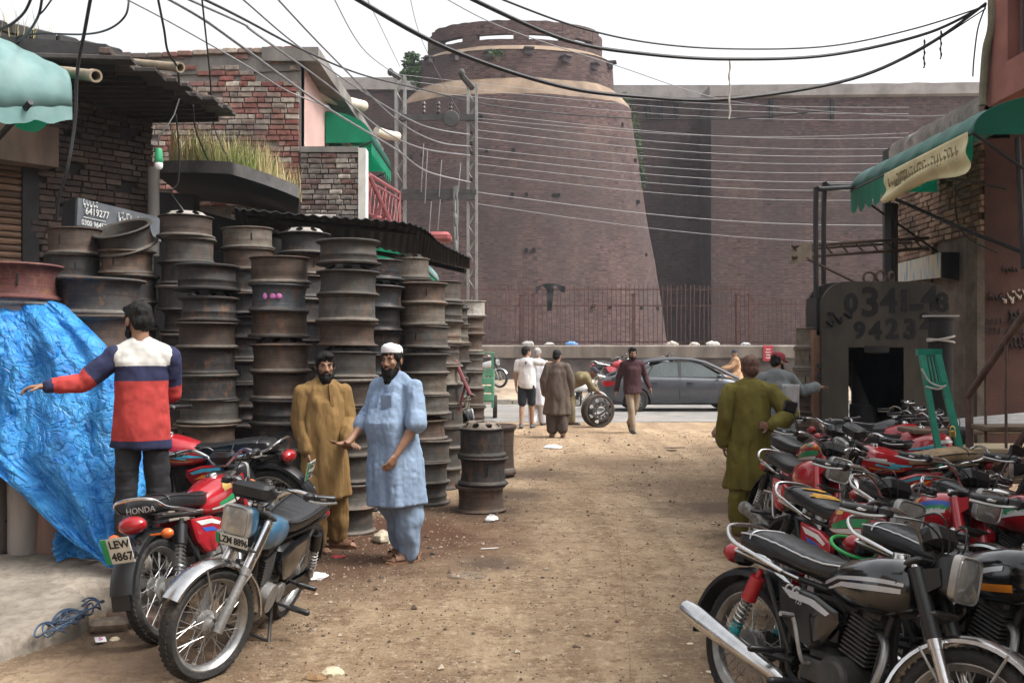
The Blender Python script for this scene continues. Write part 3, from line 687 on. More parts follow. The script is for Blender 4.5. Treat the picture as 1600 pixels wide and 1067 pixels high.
whiteb = empty('inner_wall', (-3.0, 15.2, 0)); tag(whiteb, 'whitewashed brick wall under the curved canopy', 'wall')
BR_WHITE = ramp_mat('whitewashed_brick', [(0, (.42, .36, .33)), (.5, (.52, .46, .43)), (1, (.62, .57, .54))], scale=18, soot_shade=.15, sootcol=(.2, .16, .15))
b = MB(); b.prism([rel((-4.3, 15.3, 2.6), whiteb), rel((-2.7, 15.3, 2.6), whiteb), rel((-2.7, 15.3, 3.8), whiteb), rel((-4.3, 15.3, 3.8), whiteb)], (0, .2, 0)); b.build('wall_core', mortar_d, whiteb, 0)
brick_wall(whiteb, Vector((-4.3, 15.28, 0)), (1, 0, 0), 1.6, 3.05, 3.75, BR_WHITE, seed=11, bh=.08)

# ================================================================ GRASS on the canopy
def grass(name, m, n, region, h0, h1, lab, wd=.006):
    b = MB()
    for i in range(n):
        x, y, z = region(random.random(), random.random()); h = random.uniform(h0, h1); a = random.uniform(0, 6.28); ln = random.uniform(.05, .5) * h
        dx, dy = math.cos(a) * ln, math.sin(a) * ln; px_, py_ = -math.sin(a) * wd, math.cos(a) * wd
        b.add([(x - px_, y - py_, z), (x + px_, y + py_, z), (x + dx * .4 + px_ * .7, y + dy * .4 + py_ * .7, z + h * .6), (x + dx * .4 - px_ * .7, y + dy * .4 - py_ * .7, z + h * .6), (x + dx, y + dy, z + h)], [(0, 1, 2, 3), (3, 2, 4)])
    o = b.build(name, m, smooth=0, fix=False); tag(o, lab, 'grass', kind='stuff'); return o
g1 = mat('dry_grass', (.42, .35, .17), .9, var=.3, scale=3); g2 = mat('green_grass', (.17, .22, .055), .9, var=.3, scale=3)
def reg(u, v):
    x = -4.45 + 1.25 * u ** 1.3; y0 = 12.9 + .2 * u; y = y0 + (15.2 - y0) * v ** 1.5; return (x, y, cz_at(x) - .01)
grass('dry_grass', g1, 1900, reg, .08, .62, 'dry straw-coloured grass growing on the canopy')
grass('green_grass', g2, 1000, lambda u, v: (-4.25 + .9 * u, 12.9 + 1.5 * v, cz_at(-4.25 + .9 * u) - .01), .15, .5, 'fresh green grass tufts growing on the canopy')
grass('dry_weeds', g1, 120, lambda u, v: (at(15 + 60 * u, 75, 12).x, 11.4 + v, 5.25), .15, .5, 'bare dry weeds sprouting from the shop wall top', .004)

# ================================================================ BRICK HOUSE behind, with pink side and terrace
house = empty('brick_house', (-3.39, 16, 0)); tag(house, 'two-storey old red brick house with pink plastered side and window awning', 'building')
HX, HY, HZ = -3.39, 16.0, 6.55
def hp(x, y, z): return Vector((x, y, z)) - Vector(house.location)
b = MB(); b.prism([hp(-9, HY, 0), hp(HX, HY, 0), hp(HX, HY, HZ - .03), hp(-9, HY, HZ - .03 - .25)], (0, .25, 0)); b.build('front_wall', mortar_g, house, 0)
def okh(t, z):
    x = -9 + t; px = 800 + x / 15.95 * FPX; py = HORIZ - (z - CAMZ) / 15.95 * FPX
    if px < 120: return False
    if z > HZ - .55 and random.random() < .82: return False
    if py > 345: return False
    return random.random() > .035
def vish(t, z):
    x = -9 + t; px = 800 + x / 15.95 * FPX; py = HORIZ - (z - CAMZ) / 15.95 * FPX
    return px > 245 and py < 268 and not (py > 112 and py > 105 + (px - 245) * .55 and px < 385 and py < 186)
nb = brick_wall(house, Vector((-9, HY - .0, 0)), (1, 0, 0), 9 + HX - .02, 4.0, HZ - .12, BR_RED, bl=.232, bh=.074, gap=.013, ok=okh, seed=5, rough=.008, vis=vish, limit=300)
for i in range(23):                                    # ragged brick-on-edge coping
    x = -9 + i * .243; b = MB(); b.bbox((0, 0, 0), (.235, .34, .085), .012); o = b.build('coping_brick', BR_RED, house); o.location = hp(x + .12, HY + .08, HZ - .02 - .25 * (HX - x) / 5.6 + random.uniform(-.02, .012)); o.rotation_euler = (0, random.uniform(-.03, .03), random.uniform(-.03, .03))
b = MB(); b.prism([hp(-9, HY - .03, HZ - .58), hp(HX - .01, HY - .03, HZ - .38), hp(HX - .01, HY - .03, HZ - .06), hp(-9, HY - .03, HZ - .31)], (0, .06, 0))
b.v = [(x, y + .02 * fbm(x * 3, z * 3), z) for x, y, z in b.v]; b.build('cement_patch', cement, house, 0)
b = MB(); b.prism([hp(HX, HY + .02, 0), hp(HX, 22.5, 0), hp(HX, 22.5, HZ - .5), hp(HX, HY + .02, HZ - .25)], (-.25, 0, 0)); b.build('side_wall', pinkp, house, 0)
b = MB(); b.prism([hp(HX - .6, HY - .12, HZ - .25), hp(HX + .30, HY - .12, HZ - .25), hp(HX + .42, 23, HZ - .42), hp(HX - .6, 23, HZ - .42)], (0, 0, .22)); b.build('roof_slab', cement, house, 0)
# window in the pink side: frame, panes and awning
wy0, wy1, wz0, wz1 = 18.1, 20.6, 4.9, 5.75
b = MB(); b.prism([hp(HX + .02, wy0, wz0 - .3), hp(HX + .02, wy1, wz0 - .3), hp(HX + .02, wy1, wz1), hp(HX + .02, wy0, wz1)], (-.03, 0, 0)); wo_ = b.build('window', mat('window_dark', (.04, .03, .026), .5, var=.4, scale=5, stretch=(1, 4, 1)), house, 0)
for k in range(5):
    b = MB(); y = wy0 + (wy1 - wy0) * k / 4; b.box(hp(HX + .04, y, (wz0 + wz1) / 2 - .15), (.06, .07, wz1 - wz0 + .35)); b.build('frame', mat('window_frame', (.10, .065, .05), .7), wo_)
AWN = mat('awning_green', (.006, .105, .078), .55, var=.2, scale=3, bump=.25, bscale=9, dust=.12, dcol=(.25, .27, .25))
def awning(name, lab, y0, y1, x_in, x_out, z_in, z_out, drop, m_top, m_val, loc, scal=14, ndrop=.16, cat='awning', und=None, grp='green awnings'):
    """quarter-round canvas awning along +Y, wall at x_in, hem at x_out"""
    e = empty(name, loc); tag(e, lab, cat, grp); L0 = Vector(loc)
    ny, nx = 44, 12
    def top(u, v):
        a = v * math.pi / 2; x = x_in + (x_out - x_in) * math.sin(a) ** 1.0; z = z_out + (z_in - z_out) * math.cos(a) ** .8
        y = y0 + (y1 - y0) * u; sag = .018 * math.sin(u * math.pi * 14) * math.sin(a)
        return Vector((x, y, z - sag)) - L0
    b = MB(); b.grid(top, ny, nx); t_ = b.build('canvas', m_top, e, 60); md = t_.modifiers.new('thick', 'SOLIDIFY'); md.thickness = .006
    b = MB()
    def val(u, v):
        y = y0 + (y1 - y0) * u; sc = ndrop * (.62 + .38 * abs(math.sin(u * math.pi * scal)) + .12 * fbm(u * 30, 2))
        return Vector((x_out + .012 * math.sin(u * math.pi * scal * 2) * v, y, z_out - v * sc)) - L0
    b.grid(val, scal * 8, 2); b.build('valance', m_val, e, 60)
    for yy in (y0, y1):
        b = MB(); k = 14
        vs = [Vector((x_in, yy, z_out - .02)) - L0] + [top((yy - y0) / (y1 - y0), i / k) + Vector((0, 0, -.01)) for i in range(k + 1)]
        b.add(vs, [(0, i, i + 1) for i in range(1, k + 1)]); b.build('end_panel', m_val, e, 0)
        b = MB(); b.tube([Vector((x_in, yy, z_out - drop)) - L0, Vector((x_out, yy, z_out)) - L0], .018, 6); b.build('strut', mat('black_iron', (.015, .015, .016), .6, var=.3), e)
    b = MB(); b.tube([Vector((x_out, y0, z_out)) - L0, Vector((x_out, y1, z_out)) - L0], .016, 6); b.build('front_bar', MATS['black_iron'], e)
    return e
awn_pale = mat('awning_pale_top', (.22, .36, .36), .5, var=.22, scale=2.5, bump=.2, bscale=8, dust=.45, dcol=(.36, .40, .40), dscale=2.5)
awn_glow = mat('awning_green_bright', (.01, .30, .17), .6, var=.2, scale=4)
for mm_ in (AWN, awn_glow):
    bs_ = mm_.node_tree.nodes['Principled BSDF']; bs_.inputs['Transmission Weight'].default_value = 0.0
def translucent(m, amt, col):
    t = m.node_tree; bs_ = t.nodes['Principled BSDF']; out = t.nodes['Material Output']
    tr = t.nodes.new('ShaderNodeBsdfTranslucent'); tr.inputs[0].default_value = (*col, 1); mxs = t.nodes.new('ShaderNodeMixShader'); mxs.inputs[0].default_value = amt
    t.links.new(bs_.outputs[0], mxs.inputs[1]); t.links.new(tr.outputs[0], mxs.inputs[2]); t.links.new(mxs.outputs[0], out.inputs['Surface'])
translucent(AWN, .35, (.01, .5, .3)); translucent(awn_glow, .5, (.01, .6, .32)); translucent(awn_pale, .35, (.05, .5, .32))
awning('window_awning', 'green scalloped awning over the window of the pink house side', 18.0, 20.9, HX + .02, HX + .85, 6.0, 5.45, .35, AWN, awn_glow, (HX, 19.4, 5.5), 10, .3)
roll_m = mat('cream_roll', (.60, .53, .43), .7, var=.15, scale=2)
for p0, p1, r, lab in ((at(474, 140, 17.3), at(568, 166, 19.6), .105, 'long cream rolled blind along the pink house wall above its awning'), (at(588, 205, 21.5), at(622, 214, 22.0), .10, 'short cream roll sticking out behind the green window awning')):
    b = MB(); b.tube([p0, p0.lerp(p1, .5) + Vector((0, 0, -.02)), p1], r, 14); tag(b.build('rolled_blind', roll_m), lab, 'blind')
# terrace parapet facing the street mouth, white edge, red railing
ter = empty('terrace', (-2.9, 16.1, 0)); tag(ter, 'brick terrace parapet with white painted edge below the pink wall', 'wall')
x0, x1, tz = -3.38, -2.46, 4.92
b = MB(); b.prism([rel((x0, 15.98, 0), ter), rel((x1, 15.98, 0), ter), rel((x1, 15.98, tz), ter), rel((x0, 15.98, tz), ter)], (0, .24, 0)); b.build('wall_core', mortar_g, ter, 0)
BR_GREY = ramp_mat('greyed_brick', [(0, (.16, .075, .065)), (.3, (.19, .13, .11)), (.6, (.22, .19, .165)), (.85, (.30, .25, .215)), (1, (.38, .33, .28))], scale=14, soot_shade=.4, sootcol=(.11, .10, .095), sscale=1.2)
brick_wall(ter, Vector((x0, 15.97, 0)), (1, 0, 0), x1 - x0, 3.6, tz - .1, BR_GREY, bl=.225, bh=.07, gap=.013, seed=8, rough=.01)
b = MB(); b.prism([rel((x0, 15.90, tz - .07), ter), rel((x1, 15.90, tz - .07), ter), rel((x1, 15.90, tz + .02), ter), rel((x0, 15.90, tz + .02), ter)], (0, .34, 0)); b.build('coping', cement, ter, 0)
whitep = mat('white_edge', (.62, .59, .54), .85, var=.15, scale=3, dust=.25, dcol=(.35, .3, .26))
b = MB(); b.prism([rel((x1 + .002, 15.92, 3.3), ter), rel((x1 + .12, 15.92, 3.3), ter), rel((x1 + .12, 15.92, tz), ter), rel((x1 + .002, 15.92, tz), ter)], (0, .3, 0)); b.build('painted_edge', whitep, ter, 0)
b = MB(); b.prism([rel((x1 + .05, 16.3, 3.4), ter), rel((-1.95, 20.4, 3.4), ter), rel((-1.95, 20.4, 3.95), ter), rel((x1 + .05, 16.3, 3.72), ter)], (-.2, .02, 0)); b.build('terrace_side', pinkp, ter, 0)
b = MB(); b.prism([rel((-3.4, 16.22, 3.25), ter), rel((x1 + .1, 16.22, 3.25), ter), rel((-1.95, 20.4, 3.25), ter), rel((-3.4, 22, 3.25), ter)], (0, 0, .2)); b.build('terrace_slab', cement, ter, 0)
rail = empty('terrace_railing', (-2.3, 17.5, 0)); tag(rail, 'dull red welded lattice railing on the terrace', 'railing')
redm = mat('red_rail_paint', (.24, .065, .07), .6, var=.25, scale=5, dust=.2)
def tb(name, pts, r, m, e, n=6):
    b = MB(); b.tube([Vector(p) - Vector(e.location) for p in pts], r, n); return b.build(name, m, e)
ra, rb_ = at(575, 272, 17.2), at(624, 302, 20.0)
ra2, rb2 = at(577, 335, 17.2), at(624, 350, 20.0)
tb('top_rail', [ra, rb_], .035, redm, rail); tb('bottom_rail', [ra2, rb2], .03, redm, rail); tb('post', [ra, ra2], .035, redm, rail); tb('post', [rb_, rb2], .035, redm, rail)
tb('mid_rail', [ra.lerp(ra2, .18), rb_.lerp(rb2, .2)], .022, redm, rail); tb('post', [ra.lerp(rb_, .5), ra2.lerp(rb2, .5)], .025, redm, rail)
for k in range(9):
    f = k / 9; p, q = ra.lerp(rb_, f), ra2.lerp(rb2, f); p2, q2 = ra.lerp(rb_, f + 1 / 9), ra2.lerp(rb2, f + 1 / 9)
    tb('lattice_bar', [p.lerp(q, .2), q2], .009, redm, rail, 4); tb('lattice_bar', [q, p2.lerp(q2, .2)], .009, redm, rail, 4)
tb('brace', [at(577, 275, 17.0), at(612, 352, 17.6)], .04, redm, rail); tb('brace', [at(598, 318, 17.3), at(578, 352, 17.3)], .035, redm, rail); tb('brace', [at(605, 330, 17.5), at(592, 354, 17.5)], .035, redm, rail)

# ================================================================ LEAN-TO ROOF over the rims
lean = empty('lean_to_roof', (-2.0, 12.5, 0)); tag(lean, 'black corrugated sheet lean-to roof sloping over the stacked rims', 'roof')
near_ = smoothpts([at(366, 325, 11.0), at(520, 339, 11.6), at(648, 351, 12.2), at(690, 380, 12.6), at(734, 402, 12.9)], 6)
far_ = smoothpts([at(368, 352, 13.6), at(520, 372, 13.9), at(640, 398, 14.0), at(690, 411, 13.9), at(733, 419, 13.4)], 6)
A_, B_, C_, D_ = near_[0], near_[-1], far_[-1], far_[0]
sheetm = mat('black_sheet', (.011, .012, .014), .75, var=.4, scale=3, bump=.1)
def pl_at(pts, u):
    f = max(0, min(.99999, u)) * (len(pts) - 1); i = int(f); return pts[i].lerp(pts[i + 1], f - i)
def lf(u, v):
    p = pl_at(near_, u).lerp(pl_at(far_, u), v)
    return p + Vector((0, 0, .011 * math.sin(u * 2 * math.pi * 36))) - lean.location
nsh = 4
for k in range(nsh):
    b = MB(); u0, u1 = k / nsh, (k + 1) / nsh + (.012 if k < nsh - 1 else 0)
    b.grid(lambda u, v: lf(u0 + (u1 - u0) * u, v) + Vector((0, 0, .004 * (k % 2) + .02 * fbm(k * 3.1, v * 2))), 120, 6)
    o = b.build('corrugated_sheet', sheetm, lean, 80); o.modifiers.new('t', 'SOLIDIFY').thickness = .012
tb('edge_beam', [D_ + Vector((0, -.1, -.06)), far_[12] + Vector((0, -.1, -.06)), C_ + Vector((-.05, -.1, -.05))], .035, MATS['black_iron'], lean)
tb('edge_beam', [near_[0] + Vector((0, .5, -.04)), near_[12] + Vector((0, .5, -.05))], .03, MATS['black_iron'], lean)
tb('post', [Vector((-1.30, 13.7, 2.95)), Vector((-1.30, 13.7, 0))], .035, MATS['black_iron'], lean)
tb('red_strut', [at(636, 402, 12.9), at(657, 446, 12.9)], .03, redm, lean)
awning('market_awning', 'pale green scalloped awning showing below the black lean-to roof', 15.2, 18.6, at(628, 400, 16).x - .55, at(668, 400, 16).x, 3.35, 2.95, .3, awn_pale, awn_glow, (-1.6, 16.5, 3), 9, .24)
b = MB(); b.bbox((0, 0, 0), (.42, .5, .17), .05); o = b.build('roof_light', mat('dull_red_box', (.28, .06, .06), .5)); o.location = at(686, 372, 17); tag(o, 'dull red box poking out above the black lean-to roof', 'box')

# ================================================================ LEFT GREEN AWNING, lamp, signboard
la = empty('shop_awning', (-4.6, 9.8, 3.6)); tag(la, 'faded pale green shop awning with wavy hem at the upper left', 'awning', 'green awnings')
P0, P1 = at(-60, 60, 9.2), at(112, 185, 9.7)
def latop(u, v):
    # u along the hem, v from wall to hem
    hem = at(-60, 190, 8.6).lerp(at(113, 186, 9.6), u); wall = at(-60, 60, 10.2).lerp(at(84, 128, 10.6), u); a = v * math.pi / 2
    mid = wall.lerp(hem, math.sin(a)); z = hem.z + .12 + (wall.z + .05 - hem.z - .12) * math.cos(a) ** .7
    return Vector((mid.x, mid.y, z + .006 * math.sin(u * 30))) - la.location
b = MB(); b.grid(latop, 40, 14); o = b.build('canvas', awn_pale, la, 60); o.modifiers.new('t', 'SOLIDIFY').thickness = .006
b = MB(); b.grid(lambda u, v: latop(u, 1.0) + Vector((0, 0, -v * (.12 + .035 * abs(math.sin(u * 9 + .6))))), 60, 2); b.build('valance', awn_pale, la, 60)
b = MB(); b.grid(lambda u, v: latop(u, 1.0) + Vector((-.35, .5, .03 - .10 * v * (1 + .6 * math.sin(u * 11)))), 60, 2); b.build('inner_valance', awn_glow, la, 60)
b = MB(); k = 14; vs = [latop(1, 0) + Vector((0, 0, -.5))] + [latop(1, i / k) for i in range(k + 1)]; b.add(vs, [(0, i, i + 1) for i in range(1, k + 1)]); b.build('end_panel', awn_glow, la, 0)
tb('strut', [at(-30, 245, 9.6), at(48, 160, 9.1)], .03, MATS['black_iron'], la)
lamp = empty('hanging_bulb', at(248, 250, 10.4)); tag(lamp, 'unlit bulb in a green socket hanging beside the shop corner', 'lamp')
b = MB(); b.lathe([(.001, .12), (.03, .118), (.036, .1), (.042, .02), (.045, -.02), (.04, -.03)], 16); b.build('socket', mat('green_plastic', (.02, .26, .11), .45), lamp)
b = MB(); b.lathe([(.038, -.02), (.043, -.05), (.04, -.08), (.025, -.1), (.001, -.106)], 16); b.build('bulb', mat('bulb_white', (.75, .74, .72), .3), lamp)
tb('flex', [at(248, 232, 10.4), at(247, 215, 10.4), at(262, 196, 10.5), at(272, 180, 10.6), at(280, 155, 11)], .008, MATS['black_iron'], lamp)
sb = empty('sign_board', at(182, 336, 11.0)); tag(sb, 'dark slate signboard with chalk-white phone number leaning behind the rims', 'sign')
a_, c_, d_, e_ = [p - sb.location for p in (at(122, 309, 10.3), at(250, 340, 11.6), at(252, 378, 11.6), at(120, 352, 10.3))]
b = MB(); b.prism([a_, c_, d_, e_], WN * -.05); b.build('board', mat('slate_board', (.085, .093, .105), .7, var=.3, scale=4, bump=.1, dust=.25, dcol=(.17, .18, .19), dscale=4), sb, 0)
b = MB(); b.prism([a_, e_, e_ + Vector((-.28, .25, 0)), a_ + Vector((-.26, .25, .0))], Vector((0, .02, 0))); b.build('board_side', MATS['black_cloth'], sb, 0)
chalk = mat('chalk_white', (.62, .62, .60), .9, var=.2, scale=20)
bx = (c_ - a_).normalized(); by = (a_ - e_).normalized(); bn = bx.cross(by)
if bn.y > 0: bn = -bn
text_mesh('6419277', .105, .002, 'LEFT', chalk, 'lettering', sb, basis(a_.lerp(e_, .42) + bx * .10 + bn * .014, bx, by))
text_mesh('0300 964576', .08, .002, 'LEFT', chalk, 'lettering', sb, basis(a_.lerp(e_, .86) + bx * .05 + bn * .014, bx, by))
def scribble(e, org, ux, uy, nn, wlen, hgt, m, r=.008, seed=0, name='lettering'):
    """a run of joined cursive strokes with dots"""
    rnd = random.Random(seed); x = 0; nrm = Vector(ux).cross(Vector(uy)).normalized() * .004
    while x < wlen:
        wl = rnd.uniform(.10, .26) * hgt * 4; pts = []; k = 9
        for i in range(k + 1):
            f = i / k; pts.append(Vector(org) + Vector(ux) * (x + wl * f) + Vector(uy) * (hgt * (.5 * math.sin(f * rnd.uniform(5, 9)) * (1 - f) - .45 * math.sin(f * 3.1) + (.9 if i == 0 and rnd.random() < .5 else 0))) + nrm)
        b = MB(); b.tube(smoothpts(pts, 3), [r * (.5 + .8 * math.sin(math.pi * min(1, i / (k * 3)))) for i in range(k * 3 + 1)], 4)
        for _ in range(rnd.randint(0, 2)):
            c = Vector(org) + Vector(ux) * (x + wl * rnd.random()) + Vector(uy) * (hgt * rnd.choice((-.9, .9))) + nrm; b.box(c, (r * 2.2,) * 3)
        b.build(name, m, e); x += wl + hgt * .35
scribble(sb, a_.lerp(e_, .38) + bx * .62 + bn * .012, bx, by, 4, .42, .06, chalk, .007, 4)
scribble(sb, a_.lerp(e_, .15) + bx * .06 + bn * .012, bx, by, 4, .2, .04, chalk, .005, 6)
b = MB(); b.tube([a_.lerp(e_, .66) + bx * .08 + bn * .012, a_.lerp(e_, .66) + bx * .42 + bn * .012], .004, 4); b.build('lettering', chalk, sb)
# ================================================================ LEFT PLATFORM with broken edge, rolls, tarpaulin
slabm = mat('spotted_concrete', (.24, .205, .165), .9, var=.4, scale=2.2, bump=.6, bscale=30, dust=.6, dcol=(.085, .066, .050), dscale=11)
b = MB()
edge = [(-1.95, 7.6), (-2.05, 7.0), (-2.42, 6.75), (-2.55, 6.45), (-2.78, 6.3), (-2.62, 6.1), (-2.60, 5.85), (-2.72, 5.62), (-2.83, 5.38), (-3.1, 5.28), (-3.6, 5.1), (-4.2, 5.0)]
def slz(y): return .10 + .16 * max(0, min(1, (y - 5.5) / 1.4))
en = smoothpts([Vector((x, y, 0)) for x, y in edge], 5)
en = [Vector((p.x + .03 * fbm(p.x * 9, p.y * 9), p.y + .03 * fbm(p.y * 9, p.x * 9, 4), 0)) for p in en]
rings = []
for p in en:
    rings.append([Vector((p.x + .05, p.y - .03, -.05)), Vector((p.x + .02, p.y - .01, slz(p.y) - .03)), Vector((p.x - .02, p.y + .01, slz(p.y))), Vector((p.x - .7, p.y + .05, slz(p.y) + .01 * fbm(p.x, p.y))), Vector((-9, max(p.y, 5.0), slz(p.y)))])
b.loft(rings, closed=False, caps=False)
b.quad(Vector((-1.95, 7.6, .26)), Vector((-9, 7.6, .26)), Vector((-9, 13.8, .26)), Vector((-2.9, 13.8, .26)))
b.quad(Vector((-1.90, 7.6, -.05)), Vector((-1.95, 7.6, .26)), Vector((-2.9, 13.8, .26)), Vector((-2.85, 13.8, -.05)))
tag(b.build('shop_floor_slab', slabm, smooth=40), kind='structure')
BR_LOOSE = ramp_mat('loose_masonry', [(0, (.20, .15, .11)), (.5, (.26, .20, .15)), (1, (.16, .09, .065))], scale=20)
for i, (x, y, z, s_, lab) in enumerate(((-2.28, 6.12, .05, (.36, .22, .1), 'flat stone block under the red motorcycle rear wheel'), (-2.42, 5.98, .04, (.22, .13, .08), 'half-buried broken brick at the slab edge'), (-2.36, 6.42, .08, (.2, .14, .16), 'upright rubble stone against the broken slab'))):
    b = MB(); b.bbox((0, 0, 0), s_, .02); b.v = [(a + .012 * fbm(a * 9, c * 9, i), c + .012 * fbm(c * 8, e * 9, i), e + .01 * fbm(a * 8, e * 8, i)) for a, c, e in b.v]
    o = b.build('rubble_stone', BR_LOOSE); o.location = (x, y, z); o.rotation_euler = (.06, .05, random.uniform(-.5, .5)); tag(o, lab, 'stone', 'rubble at the slab edge')
for i, (px, r, h, c_, lab) in enumerate(((-12, .10, .95, (.10, .08, .07), 'dark upright cloth roll, outermost under the blue tarpaulin'), (32, .115, .98, (.30, .27, .25), 'grey upright plastic-wrapped cloth roll under the blue tarpaulin'), (72, .105, .95, (.30, .19, .16), 'dusty pink upright cloth roll under the blue tarpaulin'), (102, .09, .9, (.16, .09, .055), 'brown upright cloth roll half hidden by the blue tarpaulin'))):
    q = at(px, 855, 7.0); b = MB(); b.tube([(0, 0, 0), (.005, 0, h * .3), (-.004, 0, h * .7), (0, 0, h)], [r * .97, r, r * .985, r], 18)
    b.v = [(x + .006 * fbm(x * 14, z * 5, i), y + .006 * fbm(y * 14, z * 5, i + 4), z) for x, y, z in b.v]
    o = b.build('cloth_roll', mat('roll%d' % i, c_, .65, var=.2, scale=5, bump=.3, bscale=20, stretch=(1, 1, .3))); o.location = (q.x, 7.02 + .03 * i, .258); tag(o, lab, 'roll', 'rolls under the tarpaulin')
# ================================================================ RIGHT SIDE
RX, RY0, RY1, RZ = 6.3, 13.4, 16.6, 5.1
rs = empty('right_shop', (RX, 15, 0)); tag(rs, 'weathered tan brick shop wall with flaking parapet under the big awning', 'building')
def rp(x, y, z): return Vector((x, y, z)) - Vector(rs.location)
b = MB(); b.prism([rp(RX + .06, RY0 + .02, 0), rp(RX + .06, RY1, 0), rp(RX + .06, RY1, RZ - .1), rp(RX + .06, RY0 + .02, RZ - .1)], (.4, 0, 0)); b.build('wall_core', mat('tan_mortar', (.13, .105, .085), .95, var=.35, scale=4, bump=.7, bscale=25), rs, 0)
def okr(t, z):
    y = RY1 - t
    if 13.75 < y < 15.0 and z < 3.25: return False
    return random.random() > .02
brick_wall(rs, Vector((RX + .05, RY1, 0)), (0, -1, 0), RY1 - RY0, 2.2, RZ - .55, BR_TAN, bl=.225, bh=.072, gap=.012, ok=okr, seed=21, rough=.016, limit=300, vis=lambda t, z: z < 4.0)
par_m = mat('flaking_parapet', (.20, .18, .16), .95, var=.4, scale=2.5, bump=.9, bscale=12, dust=.6, dcol=(.055, .05, .047), dscale=2.2, bdist=.03)
b = MB()
rings = []
for i in range(33):
    y = RY1 - (RY1 - RY0) * i / 32; k = .03 * fbm(y * 2.2, 1.1)
    rings.append([rp(RX - .02 + k, y, RZ - .56 + .03 * fbm(y * 3, 5)), rp(RX - .03 + k, y, RZ - .1), rp(RX + .03, y, RZ + .02 + .03 * fbm(y * 2, 3)), rp(RX + .4, y, RZ), rp(RX + .4, y, RZ - .56)])
b.loft(rings); b.build('parapet', par_m, rs, 60)
b = MB(); b.prism([rp(RX - .03, RY1 - .01, 0), rp(RX + .4, RY1 - .01, 0), rp(RX + .4, RY1 + .25, 0), rp(RX - .03, RY1 + .25, 0)], (0, 0, RZ - .05)); b.build('end_pier', cement_d, rs, 0)
b = MB(); b.prism([rp(RX - .05, RY0 - .02, 0), rp(RX + .05, RY0 - .02, 0), rp(RX + .05, RY0 + .32, 0), rp(RX - .05, RY0 + .32, 0)], (0, 0, 3.2)); b.build('plaster_pier', mat('worn_pier_plaster', (.10, .082, .065), .95, var=.4, scale=4, bump=.8, bscale=18, dust=.5, dcol=(.09, .065, .05), dscale=3), rs, 0)
# shutter opening of the shop with its painted sign box
for i in range(16):
    z = 2.1 + i * .072; b = MB(); b.loft([[rp(RX + .12, y, z), rp(RX + .09, y, z + .03), rp(RX + .12, y, z + .068)] for y in (13.8, 15.0)], closed=False, caps=False); b.build('shutter_slat', mat('tan_shutter', (.30, .25, .18), .7, var=.3, scale=4, rnd=.2, dust=.25), rs)
b = MB(); b.prism([rp(RX + .10, 13.75, 0), rp(RX + .10, 15.0, 0), rp(RX + .10, 15.0, 2.1), rp(RX + .10, 13.75, 2.1)], (.3, 0, 0)); b.build('dark_doorway', MATS['hole_dark'], rs, 0)
sgb = empty('sign_box', (6.0, 14.6, 2.95)); tag(sgb, 'boxy shop sign with streaked blue and cream paint on the tan brick wall', 'sign')
peel = bpy.data.materials.new('peeled_paint'); MATS['peeled_paint'] = peel
t, N, L, bs = nodes_of(peel); tc = N.new('ShaderNodeTexCoord'); mp = N.new('ShaderNodeMapping'); mp.inputs['Scale'].default_value = (9, 9, 1.8); L.new(tc.outputs['Object'], mp.inputs[0])
nz = N.new('ShaderNodeTexNoise'); nz.inputs['Scale'].default_value = 1.3; nz.inputs['Detail'].default_value = 8; L.new(mp.outputs[0], nz.inputs['Vector'])
cr = N.new('ShaderNodeValToRGB'); e = cr.color_ramp.elements; e[0].position = .38; e[0].color = (.10, .21, .34, 1); e[1].position = .62; e[1].color = (.52, .43, .28, 1); x = e.new(.5); x.color = (.40, .42, .40, 1)
L.new(nz.outputs[0], cr.inputs[0]); L.new(cr.outputs[0], bs.inputs['Base Color']); bs.inputs['Roughness'].default_value = .8
def sp(x, y, z): return Vector((x, y, z)) - Vector(sgb.location)
pa_, pb_, pc_, pd_ = at(1403, 412, 16.2), at(1472, 394, 14.1), at(1472, 433, 14.1), at(1403, 441, 16.2)
b = MB(); b.prism([p - sgb.location for p in (pa_, pb_, pc_, pd_)], (.05, 0.02, 0)); b.build('painted_face', peel, sgb, 0)
pe_, pf_ = at(1513, 394, 14.2), at(1513, 480, 14.2)
b = MB(); b.prism([p - sgb.location for p in (pb_, pe_, pf_ + Vector((0, 0, .35)), pc_)], (0, .05, 0)); b.build('end_face', MATS['black_cloth'], sgb, 0)
# dark panel wall facing the yard with painted lettering
wallr = mat('dark_red_plaster', (.070, .030, .022), .9, var=.3, scale=2, bump=.3, bscale=25, dust=.3, dcol=(.05, .03, .025), dscale=2)
pw = empty('painted_wall', (7.3, RY0, 0)); tag(pw, 'dark red plastered wall with painted calligraphy and phone numbers at the right edge', 'wall')
b = MB(); b.prism([Vector((6.36, RY0, 0)) - pw.location, Vector((9.5, RY0, 0)) - pw.location, Vector((9.5, RY0, 5.0)) - pw.location, Vector((6.36, RY0, 5.0)) - pw.location], (0, .3, 0)); b.build('wall_face', wallr, pw, 0)
blackp = mat('black_letter_paint', (.012, .011, .011), .7); palep = mat('pale_letter_paint', (.42, .36, .30), .8)
def pwp(px, py): return at(px, py, RY0 - .006) - pw.location
text_mesh('0321-484', .125, .002, 'LEFT', blackp, 'lettering', pw, basis(pwp(1539, 503), (1, 0, 0), (0, 0, 1)))
text_mesh('0321-4410', .125, .002, 'LEFT', blackp, 'lettering', pw, basis(pwp(1537, 517), (1, 0, 0), (0, 0, 1)))
scribble(pw, pwp(1566, 468), (1, 0, .25), (-.2, 0, 1), 3, .34, .075, palep, .013, 12)
